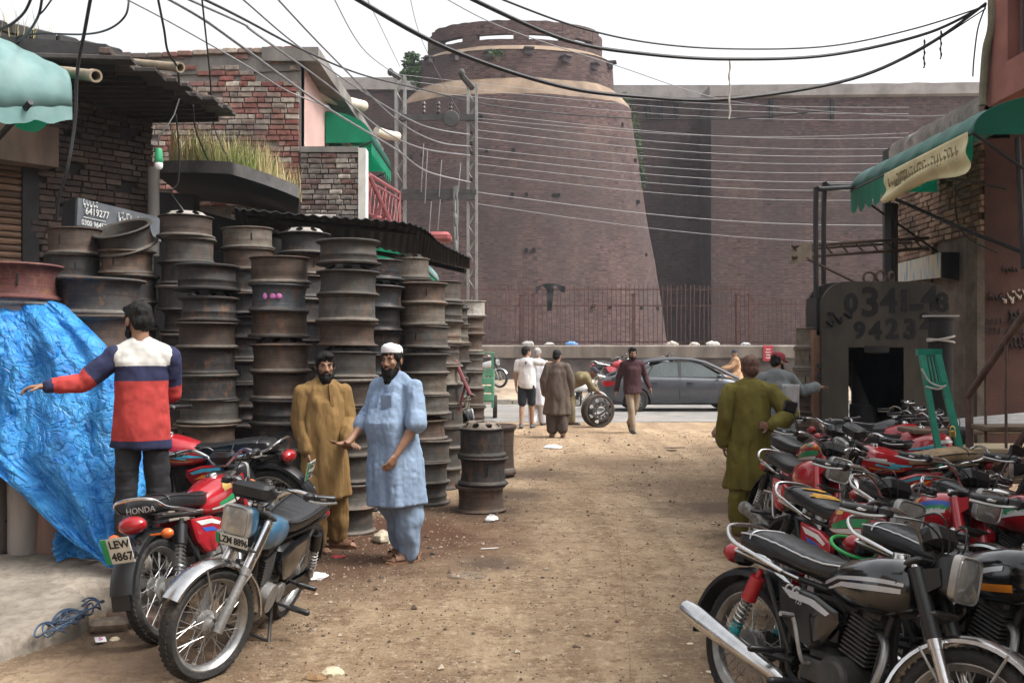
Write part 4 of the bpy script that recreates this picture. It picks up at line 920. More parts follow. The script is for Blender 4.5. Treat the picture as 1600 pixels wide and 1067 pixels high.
for i, (px, py, wd, h_, r) in enumerate(((1566, 420, .2, .045, .008), (1545, 464, .22, .05, .008), (1578, 490, .3, .06, .012), (1576, 528, .3, .06, .009), (1578, 538, .3, .05, .009))): scribble(pw, pwp(px, py), (1, 0, 0), (0, 0, 1), 3, wd, h_, blackp, r, 30 + i)
# upper storey with barred balcony
up = empty('upper_storey', (6.3, 12, 4.9)); tag(up, 'salmon pink upper storey with barred window above the right awning', 'building')
pk2 = mat('salmon_plaster', (.30, .120, .095), .9, var=.2, scale=1.6, bump=.3, bscale=20, dust=.3, dcol=(.28, .10, .075), dscale=1.4)
def upp(x, y, z): return Vector((x, y, z)) - Vector(up.location)
UX = 6.28
b = MB(); b.prism([upp(UX, 7, 4.9), upp(UX, 13.15, 4.9), upp(UX, 13.15, 5.35), upp(UX, 7, 5.35)], (2, 0, 0)); b.build('wall_base', pk2, up, 0)
b = MB(); b.prism([upp(UX, 12.62, 5.35), upp(UX, 13.15, 5.35), upp(UX, 13.15, 8.5), upp(UX, 12.62, 8.5)], (2, 0, 0)); b.build('corner_pier', pk2, up, 0)
b = MB(); b.prism([upp(UX, 7, 6.35), upp(UX, 12.62, 6.35), upp(UX, 12.62, 8.5), upp(UX, 7, 8.5)], (1.5, 0, 0)); b.build('wall_top', pk2, up, 0)
b = MB(); b.prism([upp(UX + .5, 7, 5.35), upp(UX + .5, 12.62, 5.35), upp(UX + .5, 12.62, 6.35), upp(UX + .5, 7, 6.35)], (.3, 0, 0)); b.build('window_recess', MATS['hole_dark'], up, 0)
for i in range(17): tb('window_bar', [Vector((UX + .12, 12.45 - i * .23, 5.3)), Vector((UX + .12, 12.45 - i * .23, 6.36))], .045, mat('bar_brown', (.07, .04, .04), .7), up, 8)
tb('window_rail', [Vector((UX + .10, 12.62, 6.2)), Vector((UX + .10, 8, 6.2))], .04, MATS['bar_brown'], up, 6)
b = MB(); b.tube(smoothpts([at(1552, -30, 13.0), at(1550, 40, 13.0), at(1542, 75, 13.05), at(1538, 120, 13.1), at(1536, 165, 13.1)], 5), .055, 10); o = b.build('conduit', mat('olive_conduit', (.17, .155, .10), .7, var=.3)); tag(o, 'thick olive conduit pipe down the corner of the pink upper storey', 'pipe')
# the big awning
aw = awning('shop_awning', 'big dark green scalloped awning jutting out at the right', 10.8, 14.7, 6.28, 5.0, 4.50, 4.04, .9, mat('awning_faded', (.075, .20, .175), .5, var=.3, scale=1.8, bump=.35, bscale=7, dust=.45, dcol=(.19, .26, .245), dscale=2.2), AWN, (5.6, 12.5, 4), 13, .36)
translucent(MATS['awning_faded'], .35, (.02, .45, .3))
tb('cross_bar', [Vector((5.0, 12.7, 3.99)), Vector((6.3, 12.7, 3.75))], .02, MATS['black_iron'], aw); tb('long_strut', [at(1400, 312, 13.2), at(1510, 360, 12.4), at(1600, 395, 11.6)], .026, MATS['black_iron'], aw)
tb('stay', [at(1590, 215, 10.9), at(1600, 420, 10.9)], .03, MATS['black_iron'], aw)
ban = empty('banner', (5.0, 12.2, 4.0)); tag(ban, 'yellowed cloth banner with faded script hung along the awning edge', 'banner')
bn1, bn2, bn3, bn4 = at(1388, 272, 13.1), at(1519, 206, 10.75), at(1519, 272, 10.75), at(1388, 318, 13.1)
def banf(u, v):
    f = .55 + .45 * math.cos(u * math.pi * 1.2 + .2); bot = bn4.lerp(bn3, u); top = bn1.lerp(bn2, u)
    p = top.lerp(bot, v * (1 - .22 * math.sin(u * math.pi) ** 2)); return p + Vector((-.05 - .05 * math.sin(v * 9 + u * 4) * v, 0, 0)) - ban.location
b = MB(); b.grid(banf, 40, 14); o = b.build('cloth', mat('yellow_banner', (.56, .50, .30), .85, var=.2, scale=2.5, bump=.5, bscale=7, dust=.35, dcol=(.42, .36, .25), bdist=.03), ban, 70); o.modifiers.new('t', 'SOLIDIFY').thickness = .004
ux = (bn2 - bn1).normalized(); scribble(ban, banf(.08, .42) + Vector((-.035, 0, 0)), ux, (0, 0, 1), 6, (bn2 - bn1).length * .84, .075, mat('faded_ink', (.20, .16, .09), .9), .009, 77)
# black pipe frames and truss arm by the awning
arm = empty('truss_arm', at(1330, 395, 14)); tag(arm, 'rusty lattice truss arm reaching out beside the awning', 'frame')
tr_m = mat('brown_iron', (.085, .055, .042), .75, var=.3, scale=6)
t1, t2, t3, t4 = at(1238, 385, 13.6), at(1450, 372, 14.6), at(1238, 403, 13.6), at(1450, 388, 14.6)
tb('top_chord', [t1, t2], .025, tr_m, arm); tb('bottom_chord', [t3, t4], .025, tr_m, arm)
for k in range(9): tb('web_bar', [t1.lerp(t2, k / 9), t3.lerp(t4, (k + .6) / 9)], .014, tr_m, arm, 5)
tb('back_chord', [t1 + Vector((.25, .6, .02)), t2 + Vector((0, .6, 0))], .022, tr_m, arm); tb('end_bar', [t1, t1 + Vector((.25, .6, .02))], .02, tr_m, arm)
b = MB(); q = at(1238, 394, 13.6) - arm.location
b.grid(lambda u, v: q + Vector((-.04 + .28 * u, -.03 + .05 * math.sin(u * 5), .09 - .22 * v - .05 * math.sin(u * 6))), 12, 4); b.build('sacking', mat('sacking', (.30, .25, .19), .9, var=.3, scale=6), arm, 60)
hoop = empty('pipe_frame', at(1300, 400, 13.5)); tag(hoop, 'black bent pipe frame standing behind the press', 'frame')
tb('pipe', smoothpts([at(1275, 560, 13.3), at(1275, 420, 13.3), at(1275, 302, 13.3), at(1281, 296, 13.4), at(1330, 293, 14.6)], 4), .035, MATS['black_iron'], hoop, 8)
tb('pipe', smoothpts([at(1287, 560, 13.8), at(1287, 420, 13.8), at(1288, 295, 13.8), at(1294, 290, 13.9), at(1335, 290, 15.0)], 4), .035, MATS['black_iron'], hoop, 8)
tb('post', [at(1390, 318, 14.5), at(1390, 440, 14.5)], .07, MATS['black_iron'], hoop, 4); tb('post', [at(1400, 318, 14.6), at(1400, 440, 14.6)], .03, MATS['black_iron'], hoop, 4)
tb('brace', [at(1262, 405, 13.4), at(1345, 445, 13.2)], .02, tr_m, hoop)
# ================================================================ HYDRAULIC PRESS
PD = 13.0
press = empty('hydraulic_press', (4.8, PD, 0)); tag(press, 'huge dark iron workshop press with a phone number daubed on its arch', 'press')
pm = mat('press_iron', (.040, .033, .024), .7, var=.5, scale=2.2, bump=.35, bscale=30, dust=.45, dcol=(.10, .082, .052), dscale=1.4, stretch=(1, 1, .5))
pm2 = mat('press_rust_edge', (.19, .105, .065), .8, var=.35, scale=3, bump=.3, bscale=30, dust=.3, dcol=(.08, .05, .035))
pmd = mat('press_black', (.013, .012, .012), .8, var=.3, scale=4)
def pp(px, py, d=PD): return at(px, py, d) - press.location
def arch(x0, x1, zt_, rc, zb, ox0, ox1, oz, y, th, m, nm):
    k = 8; out = [(x0, zb), (x0, zt_ - rc)] + [(x0 + rc - rc * math.cos(a * math.pi / 2 / k), zt_ - rc + rc * math.sin(a * math.pi / 2 / k)) for a in range(1, k + 1)]
    out += [(x1 - rc + rc * math.sin(a * math.pi / 2 / k), zt_ - rc + rc * math.cos(a * math.pi / 2 / k)) for a in range(0, k + 1)] + [(x1, zb), (ox1, zb), (ox1, oz), (ox0, oz), (ox0, zb)]
    bm = bmesh.new(); vs = [bm.verts.new((x, y, z)) for x, z in out]; f = bm.faces.new(vs)
    bmesh.ops.triangulate(bm, faces=[f]); r = bmesh.ops.extrude_face_region(bm, geom=bm.faces[:]); bmesh.ops.translate(bm, vec=(0, th, 0), verts=[v for v in r['geom'] if isinstance(v, bmesh.types.BMVert)])
    bmesh.ops.recalc_face_normals(bm, faces=bm.faces); me = bpy.data.meshes.new(nm); bm.to_mesh(me); bm.free(); me.materials.append(m); return link(nm, me, press)
x0, x1 = pp(1284, 500).x, pp(1484, 500).x
zt_ = pp(0, 440).z; oz_ = pp(0, 543).z
arch(x0, x1, zt_, .33, 0, pp(1326, 0).x, pp(1412, 0).x, oz_, 0, .09, pm, 'front_plate')
arch(x0 - .02, x1, zt_ + .02, .33, 0, pp(1326, 0).x, pp(1412, 0).x, oz_, .55, .09, pm, 'rear_plate')
b = MB(); b.box((x0 + .0, .32, .98), (.16, .45, 1.95)); b.build('side_column', pm2, press, 0)
b = MB(); b.box((x0 + .02, .32, zt_ - .45), (.12, .45, .5)); b.build('side_web', pmd, press, 0)
b = MB(); b.box((pp(1440, 0).x, .32, .9), (.34, .44, 1.8)); b.build('side_column', pm, press, 0)
cx = pp(1370, 0).x
b = MB(); b.lathe([(.36, oz_ + .02), (.36, oz_ - .06), (.30, oz_ - .10), (.30, oz_ - .18), (.22, oz_ - .22), (.215, oz_ - .75), (.24, oz_ - .76), (.24, oz_ - 1.0), (.1, oz_ - 1.0)], 28, (cx, .32, 0)); b.build('ram_cylinder', pmd, press)
b = MB(); b.box((cx, .32, .35), (1.1, .5, .3)); b.build('bed', pm, press, 0)
ltr = mat('dark_daub', (.006, .006, .007), .8, var=.3, scale=8)
def pt(s_, px, py, sz, bold=.006, sh=0.0): return text_mesh(s_, sz, .003, 'CENTER', ltr, 'lettering', press, basis(pp(px, py, PD - .004), (1, 0, 0), (0, 0, 1)), sh, bold)
pt('0', 1330, 475, .34, .014); pt('3', 1360, 474, .52, .014); pt('4', 1389, 472, .44, .014); pt('1', 1413, 472, .40, .014); pt('-', 1433, 474, .62, .012); pt('4', 1453, 468, .42, .014); pt('8', 1472, 474, .34, .012)
pt('9', 1343, 517, .30, .012); pt('4', 1368, 518, .33, .012); pt('2', 1394, 515, .35, .012); pt('3', 1422, 515, .35, .012); pt('2', 1446, 503, .28, .012); scribble(press, pp(1292, 505, PD - .004), (1, 0, .45), (-.4, 0, 1), 3, .35, .1, ltr, .02, 5)
for k, (px, py) in enumerate(((1358, 434), (1376, 432), (1392, 434))): 
    b = MB(); q = pp(px, py, PD + .2); b.lathe([(.075 + .018 * math.cos(a * math.pi / 4), .018 * math.sin(a * math.pi / 4)) for a in range(9)], 20, axis='y'); o = b.build('lifting_ring', tr_m, press); o.location = q; o.rotation_euler = (0, 0, .4 * k)
for (px, py) in ((1278, 570), (1278, 586)): b = MB(); q = pp(px, py, PD + .1); b.cyl(q + Vector((0, -.1, 0)), q + Vector((0, -.03, 0)), .03, n=10); b.build('bolt', pmd, press)
# tall dark gas-bottle post with rope, green trestle tied to it
post = empty('iron_column', at(1470, 560, 12.0)); tag(post, 'dark iron column wound with pale rope in front of the press', 'post')
post.location.z = 0
b = MB(); b.lathe([(.13, 0), (.14, .03), (.14, 2.05), (.15, 2.06), (.15, 2.08), (.0, 2.08)], 18); b.build('column', pmd, post)
rope = mat('pale_rope', (.45, .43, .40), .9)
for z, t_ in ((1.83, .03), (1.80, -.02)):
    b = MB(); b.tube([(.150 * math.cos(a * .35), .150 * math.sin(a * .35), z + t_ * math.cos(a * .35)) for a in range(19)], .014, 6); b.build('rope', rope, post)
b = MB(); b.box((0, 0, 2.10), (.40, .12, .02)); b.build('cap_plate', rope, post)
tre = empty('green_trestle', (3.75, 9.3, 0)); tag(tre, 'bright green welded angle-iron trestle leaning among the parked motorcycles', 'frame')
grm = mat('green_enamel', (.008, .19, .125), .45, var=.2, scale=6, dust=.15)
def g4(px, py, d): return at(px, py, d)
def flatbar(nm, p, q, w_, th, m, e, side=(1, 0, 0)):
    p, q = Vector(p) - e.location, Vector(q) - e.location; d = (q - p).normalized(); s_ = Vector(side); s_ = (s_ - d * s_.dot(d)).normalized(); n_ = d.cross(s_)
    b = MB(); b.loft([[c + s_ * (w_ / 2 * i) + n_ * (th / 2 * j) for i, j in ((-1, -1), (1, -1), (1, 1), (-1, 1))] for c in (p, q)]); return b.build(nm, m, e, 0)
lt, rt = g4(1439, 550, 9.6), g4(1464, 550, 9.6); lb, rb = g4(1474, 745, 9.2), g4(1510, 745, 9.2)
flatbar('leg', lt, lb + (lb - lt) * .35, .052, .04, grm, tre); flatbar('leg', rt, rb + (rb - rt) * .35, .062, .04, grm, tre)
flatbar('crossbar', lt + Vector((-.04, 0, 0)), rt + Vector((.04, 0, 0)), .06, .06, grm, tre, (0, 0, 1)); flatbar('crossbar', lt.lerp(lb, .27), rt.lerp(rb, .27), .05, .05, grm, tre, (0, 0, 1))
flatbar('crossbar', lt.lerp(lb, .8), rt.lerp(rb, .8), .05, .05, grm, tre, (0, 0, 1))
for k in range(1, 5): flatbar('bar', lt.lerp(rt, k / 5), lt.lerp(lb, .27).lerp(rt.lerp(rb, .27), k / 5), .015, .02, grm, tre)
b = MB(); b.tube(smoothpts([g4(1440, 576, 9.45), g4(1452, 596, 9.45), g4(1470, 604, 9.4), g4(1478, 602, 9.4), g4(1466, 608, 9.4), g4(1446, 604, 9.4)], 5), .009, 6); o = b.build('tie_rope', rope); tag(o, 'white rope tied round the green trestle', 'rope')
b = MB(); b.bbox((0, 0, 0), (.06, .03, .07), .012); b.tube([(-.02, 0, .03), (-.02, 0, .06), (0, 0, .075), (.02, 0, .06), (.02, 0, .03)], .006, 6); o = b.build('padlock', mat('brass', (.55, .38, .12), .35, metal=.8)); o.location = at(1488, 678, 9.2); tag(o, 'small brass padlock on the green trestle', 'padlock')
# timber stair with iron handrail at the right edge
st = empty('stair', (4.6, 8.8, 0)); tag(st, 'rough timber stair with rusty pipe handrail at the right edge', 'stairs')
timb = mat('weathered_plank', (.16, .115, .080), .85, var=.35, scale=5, bump=.4, bscale=30, stretch=(1, 6, 6), dust=.2)
rustp = mat('rust_pipe', (.10, .060, .047), .75, var=.4, scale=7, bump=.2, bscale=50)
tb('handrail', [at(1512, 620, 8.9), at(1600, 492, 8.2), at(1660, 410, 7.8)], .032, rustp, st, 10); tb('newel', [at(1514, 615, 8.9), at(1516, 760, 8.9)], .034, rustp, st, 10)
tb('stringer', [at(1540, 770, 8.8), at(1640, 620, 8.2)], .03, rustp, st, 8); tb('baluster', [at(1572, 532, 8.4), at(1572, 700, 8.5)], .012, rustp, st, 6); tb('baluster', [at(1540, 580, 8.7), at(1540, 690, 8.7)], .012, rustp, st, 6)
tb('stringer', [at(1562, 770, 8.4), at(1640, 650, 8.0)], .045, timb, st, 4)
for i, (px, py) in enumerate(((1560, 748), (1585, 714), (1610, 668))):
    q = at(px, py, 8.7) - st.location; b = MB(); b.bbox(q, (.9, .32, .05), .01); b.build('tread', timb, st)
table = empty('work_bench', (4.9, 10.6, 0)); tag(table, 'long low plank bench carrying thin rods behind the stair', 'bench')
b = MB(); b.bbox(at(1560, 700, 10.0) - table.location, (1.6, .55, .05), .01); b.build('plank', mat('pale_plank', (.36, .29, .19), .85, var=.25, scale=4, stretch=(1, 6, 6)), table)
b = MB(); b.bbox(at(1555, 672, 10.6) - table.location, (1.9, .5, .05), .01); b.build('plank', timb, table)
for k in range(9): tb('rod', [at(1470, 668 - k * 1.3, 10.5 + .05 * k), at(1640, 660 - k * 2.2, 10.5 + .05 * k)], .012, mat('steel_rod', (.34, .34, .33), .5, metal=.4), table, 6)
for px in (1500, 1620): tb('leg', [at(px, 672, 10.6), Vector((at(px, 672, 10.6).x, 10.6, 0))], .035, timb, table, 4)
# shop back that closes the yard's right side out of view
b = MB(); b.prism([(5.9, 7.0, 0), (9.0, 7.0, 0), (9.0, 7.3, 0), (5.9, 7.3, 0)], (0, 0, 4.6)); o = b.build('side_wall', wallr, smooth=0); tag(o, 'dark red plastered wall return just outside the awning', 'wall')
# ================================================================ UTILITY POLE
UD = 22.5
pole = empty('lattice_pole', (-1.7, UD, 0)); tag(pole, 'twin-post steel lattice utility pole with crossbeams and insulators', 'utility pole')
steel = mat('grey_steel', (.25, .25, .24), .65, metal=.3, var=.3, scale=4, dust=.3, dcol=(.17, .13, .10)); steel_d = mat('dark_steel', (.05, .048, .047), .7, var=.3)
def lattice(px, ptop, wd):
    x = (px - 800) / FPX * UD; zt2 = at(px, ptop, UD).z; h = wd / 2
    for sx, sy in ((-h, -h), (h, -h), (h, h), (-h, h)):
        b = MB(); b.box((x + sx - pole.location.x, sy, zt2 / 2), (.055, .055, zt2)); b.build('corner_angle', steel, pole, 0)
    n = int(zt2 / .3)
    for k in range(n):
        for sy in (-h, h):
            z0, z1 = k * .3, (k + 1) * .3; a = -h if k % 2 else h
            b = MB(); b.tube([(x + a - pole.location.x, sy, z0), (x - a - pole.location.x, sy, z1)], .014, 4); b.build('lattice_bar', steel, pole, 0)
lattice(626, 120, .19); lattice(738, 133, .19)
def beam(y_, x0=612, x1=746, h=.2):
    p, q = at(x0, y_, UD - .14), at(x1, y_, UD - .14); b = MB(); c = (p + q) / 2 - pole.location; b.box(c, ((q - p).length, .1, h)); b.build('crossbeam', steel_d, pole, 0)
beam(184, 627, 742, .13); beam(300, 628, 744, .10); beam(308, 624, 742, .12)
ins = mat('insulator_brown', (.05, .035, .03), .35)
def insul(px, py, dz=.3, r=.05):
    p = at(px, py, UD - .15) - pole.location; b = MB(); b.lathe([(.001, dz), (r * .6, dz), (r, dz * .8), (r * .6, dz * .7), (r, dz * .5), (r * .6, dz * .4), (r, dz * .2), (r * .5, 0)], 12, p); b.build('insulator', ins, pole)
for px in (662, 685, 704): insul(px, 180)
for px, py in ((655, 312), (672, 315), (690, 316), (700, 314)): insul(px, py, .13, .04)
for y_ in (211, 228, 243, 284, 304): insul(737, y_, .1, .05)
b = MB(); q = at(705, 186, UD - .25) - pole.location; b.lathe([(.001, -.05), (.17, -.04), (.19, 0), (.17, .04), (.001, .05)], 16, axis='y', c=q); b.build('round_plate', steel_d, pole)
b = MB(); p, q = at(738, 138, UD) - pole.location, at(721, 118, UD - .4) - pole.location; b.tube([p, q], .07, 6); b.ell(q + Vector((0, 0, .05)), (.08, .08, .10), n=10, k=6); b.build('top_bracket', steel_d, pole)
b = MB(); p, q = at(624, 122, UD) - pole.location, at(610, 113, UD - .3) - pole.location; b.tube([p, q], .06, 6); b.ell(q, (.07, .07, .09), n=10, k=6); b.build('top_bracket', steel_d, pole)
wire_g = mat('grey_wire', (.20, .20, .205), .6, var=.1); wire_b = mat('black_wire', (.018, .018, .02), .6, var=.1); wire_l = mat('light_wire', (.26, .26, .265), .6, var=.1)
b = MB()
for k in range(7):
    pts = [at(712 + 3 * math.sin(k * 2 + i), 290 + i * 22, UD - .3) for i in range(7)]; b.tube(smoothpts(pts, 3), .022, 5)
for k in range(4): b.ell(at(711 + 3 * math.sin(k * 3), 322 + k * 21, UD - .3), (.035 + .02 * (k % 2), .05, .17), n=8, k=5)
tag(b.build('cable_bundle', mat('cable_bundle_grey', (.16, .17, .16), .7, var=.4, scale=6)), 'tangled hanging bundle of cables beside the lattice post', 'cable')
WN_ = 0
def wire(pts, r, m, lab, grp='overhead wires', k=8, name='overhead_wire'):
    b = MB(); b.tube(smoothpts(pts, k), r, 5); o = b.build(name, m); tag(o, lab, 'wire', grp); return o
# service cables swooping from the upper left to the right-hand post
for pts, r, m, lab in (
    ([(330, -40, 12), (380, 0, 13), (464, 71, 15), (569, 145, 18), (660, 196, 21), (735, 211, UD - .2)], .013, wire_g, 'topmost grey service cable swooping to the lattice post'),
    ([(430, -5, 13), (515, 85, 15), (622, 189, 18.5), (684, 222, 21), (735, 229, UD - .2)], .013, wire_g, 'second grey service cable swooping to the lattice post'),
    ([(240, -30, 9.8), (285, -5, 10.5), (380, 38, 12), (400, 53, 12.5), (515, 135, 16), (596, 202, 19), (660, 232, 21), (735, 243, UD - .2)], .016, wire_g, 'third grey service cable passing the pink house corner'),
    ([(150, -60, 9.5), (300, 20, 11), (380, 75, 12), (505, 165, 15), (616, 232, 18.5), (667, 268, 20.5), (735, 285, UD - .2)], .017, wire_g, 'lowest thick grey service cable crossing the brick house'),
    ([(140, -30, 10), (260, 32, 11.5), (380, 100, 13), (450, 143, 14.5), (515, 168, 15.2)], .010, wire_l, 'short thin wire joining the lowest service cable'),
    ([(265, -25, 9.5), (330, 5, 10.5), (380, 30, 11.5), (474, 79, 14), (562, 116, 17), (650, 138, 20), (780, 167, 25), (960, 184, 26), (1140, 186, 25), (1300, 172, 22)], .016, wire_b, 'dark cable running from the upper left across the bastion'),
    ([(520, -5, 14), (572, 82, 17), (640, 130, 22)], .008, wire_g, 'thin sloping wire with a knot above the brick house'),
    ([(572, -5, 15), (625, 105, 22)], .006, wire_g, 'very thin wire dropping to the left lattice post'),
    ([(640, -5, 16), (662, 70, 21), (720, 180, UD)], .006, wire_g, 'very thin wire slanting past the bush on the bastion'),
    ([(690, -5, 15), (790, 45, 17), (960, 102, 19), (1140, 158, 21), (1390, 181, 18), (1535, 176, 13.2)], .009, wire_g, 'thin wire crossing the bastion down to the right awning'),
): wire([at(*p) for p in pts], r, m, lab)
for pts, r, lab in (
    ([(545, -8, 8.0), (700, 77, 8.8), (870, 134, 9.6), (1000, 152, 10.2), (1140, 155, 10.8), (1330, 124, 11.8), (1450, 70, 12.5), (1540, 6, 13.0)], .021, 'thick black cable sagging lowest across the bastion'),
    ([(722, -8, 8.0), (880, 62, 9), (1000, 84, 9.8), (1140, 93, 10.6), (1300, 86, 11.6), (1450, 52, 12.5), (1540, 8, 13.0)], .019, 'thick black cable across the sky to the pink upper storey'),
    ([(765, -8, 8.4), (900, 42, 9.4), (1020, 68, 10.2), (1150, 77, 10.9), (1300, 72, 11.7), (1430, 45, 12.5), (1540, 10, 13.0)], .010, 'thinner black wire just above the thick sky cable'),
    ([(1170, 152, 11), (1280, 137, 11.6), (1370, 110, 12.1), (1440, 78, 12.5), (1540, 14, 13.0)], .009, 'thin black wire twisted with the lowest cable near the pink storey'),
): wire([at(*p) for p in pts], r, wire_b, lab)
for px, py, d, n, lab in ((1140, 95, 10.6, 1, 'faded rag strip hanging from a cable over the fort wall'), (1444, 62, 12.5, 1, 'frayed black tinsel hanging from the cables'), (1470, 48, 12.6, 1, 'short frayed tinsel hanging nearest the pink storey')):
    b = MB(); q = at(px, py, d); ln = .62 if px < 1200 else .36
    b.tube(smoothpts([q + Vector((.007 * math.sin(i * 2.1), 0, -ln * i / 8)) for i in range(9)], 3), [.006 + .007 * abs(math.sin(i * .7)) for i in range(25)], 6)
    tag(b.build('hanging_rag', mat('rag_pale', (.45, .42, .36), .9) if px < 1200 else cloth_b), lab, 'rag')
# thin lines from the pole across bastion and wall
for i, (ya, yb, r) in enumerate(((115, 168, .006), (124, 178, .006), (137, 188, .006), (176, 215, .006), (190, 232, .006), (203, 243, .007), (215, 255, .006), (232, 268, .006), (243, 283, .007), (256, 296, .006), (270, 312, .006), (300, 352, .008), (318, 380, .006), (185, 208, .005))):
    p, q = at(742 if i > 2 else 608, ya, UD), at(1420, yb, 30)
    pts = [p.lerp(q, f / 6) + Vector((0, 0, -.25 * math.sin(math.pi * f / 6))) for f in range(7)]
    wire(pts, r * .95, wire_l, ('1st 2nd 3rd 4th 5th 6th 7th 8th 9th 10th 11th 12th 13th 14th'.split()[i]) + ' thin bare line, counted downward from the lattice pole top, across the fort', 'bare lines strung across the fort', 3)
for i, (px, y0, y1) in enumerate(((662, 225, 300), (668, 235, 318), (690, 250, 308), (674, 315, 372), (688, 312, 360), (720, 255, 300))):
    wire([at(px, y0, UD - .2), at(px - 2, (y0 + y1) / 2, UD - .25), at(px - 4, y1, UD - .2)], .010, wire_l, ('1st 2nd 3rd 4th 5th 6th'.split()[i]) + ' pale drop wire hanging between the lattice posts', 'drop wires on the lattice pole', 4)
# drop cables at the left
for pts, r, lab in (
    ([(142, -5, 8.5), (132, 50, 8.7), (121, 110, 8.9), (117, 190, 9.0), (106, 260, 9.0), (92, 310, 9.1), (88, 345, 9.2)], .016, 'thick black cable dropping past the left awning to the signboard'),
    ([(246, -5, 9.5), (256, 45, 9.8), (262, 80, 10.2), (276, 104, 10.9), (280, 130, 11.2)], .012, 'black cable dropping onto the drain spout of the eave'),
    ([(315, -5, 10), (322, 60, 11), (328, 120, 12.5), (333, 190, 13), (345, 225, 13), (360, 255, 13)], .010, 'thin black cable hanging down in front of the brick house to the grass'),
    ([(202, -5, 9), (196, 25, 9), (170, 46, 9.2), (130, 54, 9.6), (60, 53, 10), (20, 60, 10.4)], .010, 'black cable looping sideways above the sooty shop'),
    ([(50, -5, 8), (38, 20, 8.2), (18, 38, 8.4), (-5, 48, 8.6)], .012, 'black cable leaving at the top left corner'),
    ([(66, -5, 8.6), (60, 25, 8.8), (45, 50, 9.4), (27, 68, 10.4)], .012, 'black cable dropping to the shop wall top'),
    ([(84, -5, 8.6), (70, 15, 8.7), (61, 24, 8.8)], .008, 'short thin wire joining the cable above the shop wall'),
    ([(275, 180, 10.6), (280, 240, 10.8), (278, 285, 10.9), (268, 300, 10.9), (280, 320, 11), (292, 335, 11)], .010, 'black flex dangling in a loop beside the green lamp socket'),
    ([(302, 165, 11.4), (305, 200, 11.8), (318, 235, 12.2), (326, 252, 12.6)], .010, 'dark flex trailing from the eave to the canopy grass'),
    ([(1540, 10, 12.9), (1528, 45, 13), (1522, 90, 13.1), (1520, 120, 13.2)], .010, 'thin black wire drooping to the flaking parapet'),
    ([(1495, 270, 13.2), (1493, 330, 13.6), (1510, 370, 13.5), (1560, 395, 13.2)], .010, 'black flex drooping over the tan brick wall'),
): wire([at(*p) for p in pts], r, wire_b, lab, 'hanging cables')
# ================================================================ BUSHES on the fort
def leaf_cloud(name, lab, blobs, n, m, size, cat='bush', stem=None):
    e = empty(name, blobs[0][0]); tag(e, lab, cat); b = MB(); rnd = random.Random(len(lab))
    for i in range(n):
        c, rad = rnd.choice(blobs); d = Vector((rnd.gauss(0, 1), rnd.gauss(0, 1), rnd.gauss(0, 1))).normalized() * (rnd.random() ** .4); p = Vector(c) + Vector((d.x * rad[0], d.y * rad[1], d.z * rad[2])) - e.location
        u = Vector((rnd.gauss(0, 1), rnd.gauss(0, 1), rnd.gauss(0, 1))).normalized(); _, a, c2 = frame_of(u); s = size * rnd.uniform(.5, 1.3)
        b.add([p - a * s, p + c2 * s * .5, p + a * s, p - c2 * s * .5], [(0, 1, 2, 3)])
    o = b.build('foliage', m, e, 0, False)
    b = MB()
    for k in range(7):
        c, rad = blobs[k % len(blobs)]; b.tube([(0, 0, -.6), Vector(c) - e.location + Vector((rnd.uniform(-.3, .3), 0, -.1))], [.06, .015], 5)
    b.build('stem', mat('twig', (.10, .075, .055), .9), e); return e
leafm = mat('bush_leaf', (.055, .10, .030), .7, var=.5, scale=.9, spec=.3)
leaf_cloud('bush', 'leafy bush growing out of the bastion shoulder at its left', [(at(648, 108, 61.5), (.75, .6, 1.0)), (at(642, 95, 61.5), (.55, .5, .6)), (at(655, 120, 61), (.6, .5, .8)), (at(634, 118, 61.5), (.4, .4, .3))], 1500, leafm, .13)
leaf_cloud('creeper', 'green creeper hanging down the right side of the bastion', [(at(975, 160, 62), (.35, .3, .7)), (at(988, 195, 61.8), (.5, .3, 1.2)), (at(996, 235, 61.6), (.35, .3, 1.1)), (at(1004, 275, 61.4), (.25, .3, .9))], 1200, leafm, .10)
leaf_cloud('bush', 'small tuft of weeds on the ledge of the bastion', [(at(777, 83, 58.0), (.5, .2, .25))], 160, leafm, .09)
# ================================================================ HAZE
hz = MB(); hz.box((0, 210, 11.2), (820, 600, 25.0)); ho = hz.build('haze', bpy.data.materials.new('haze_air'), smooth=0); tag(ho, kind='stuff')
hm = ho.data.materials[0]; hm.use_nodes = True; hm.node_tree.nodes.clear()
vo = hm.node_tree.nodes.new('ShaderNodeVolumePrincipled'); ou = hm.node_tree.nodes.new('ShaderNodeOutputMaterial'); hm.node_tree.links.new(vo.outputs[0], ou.inputs['Volume'])
vo.inputs['Color'].default_value = (.80, .88, 1.0, 1); vo.inputs['Density'].default_value = HAZE; vo.inputs['Anisotropy'].default_value = .2
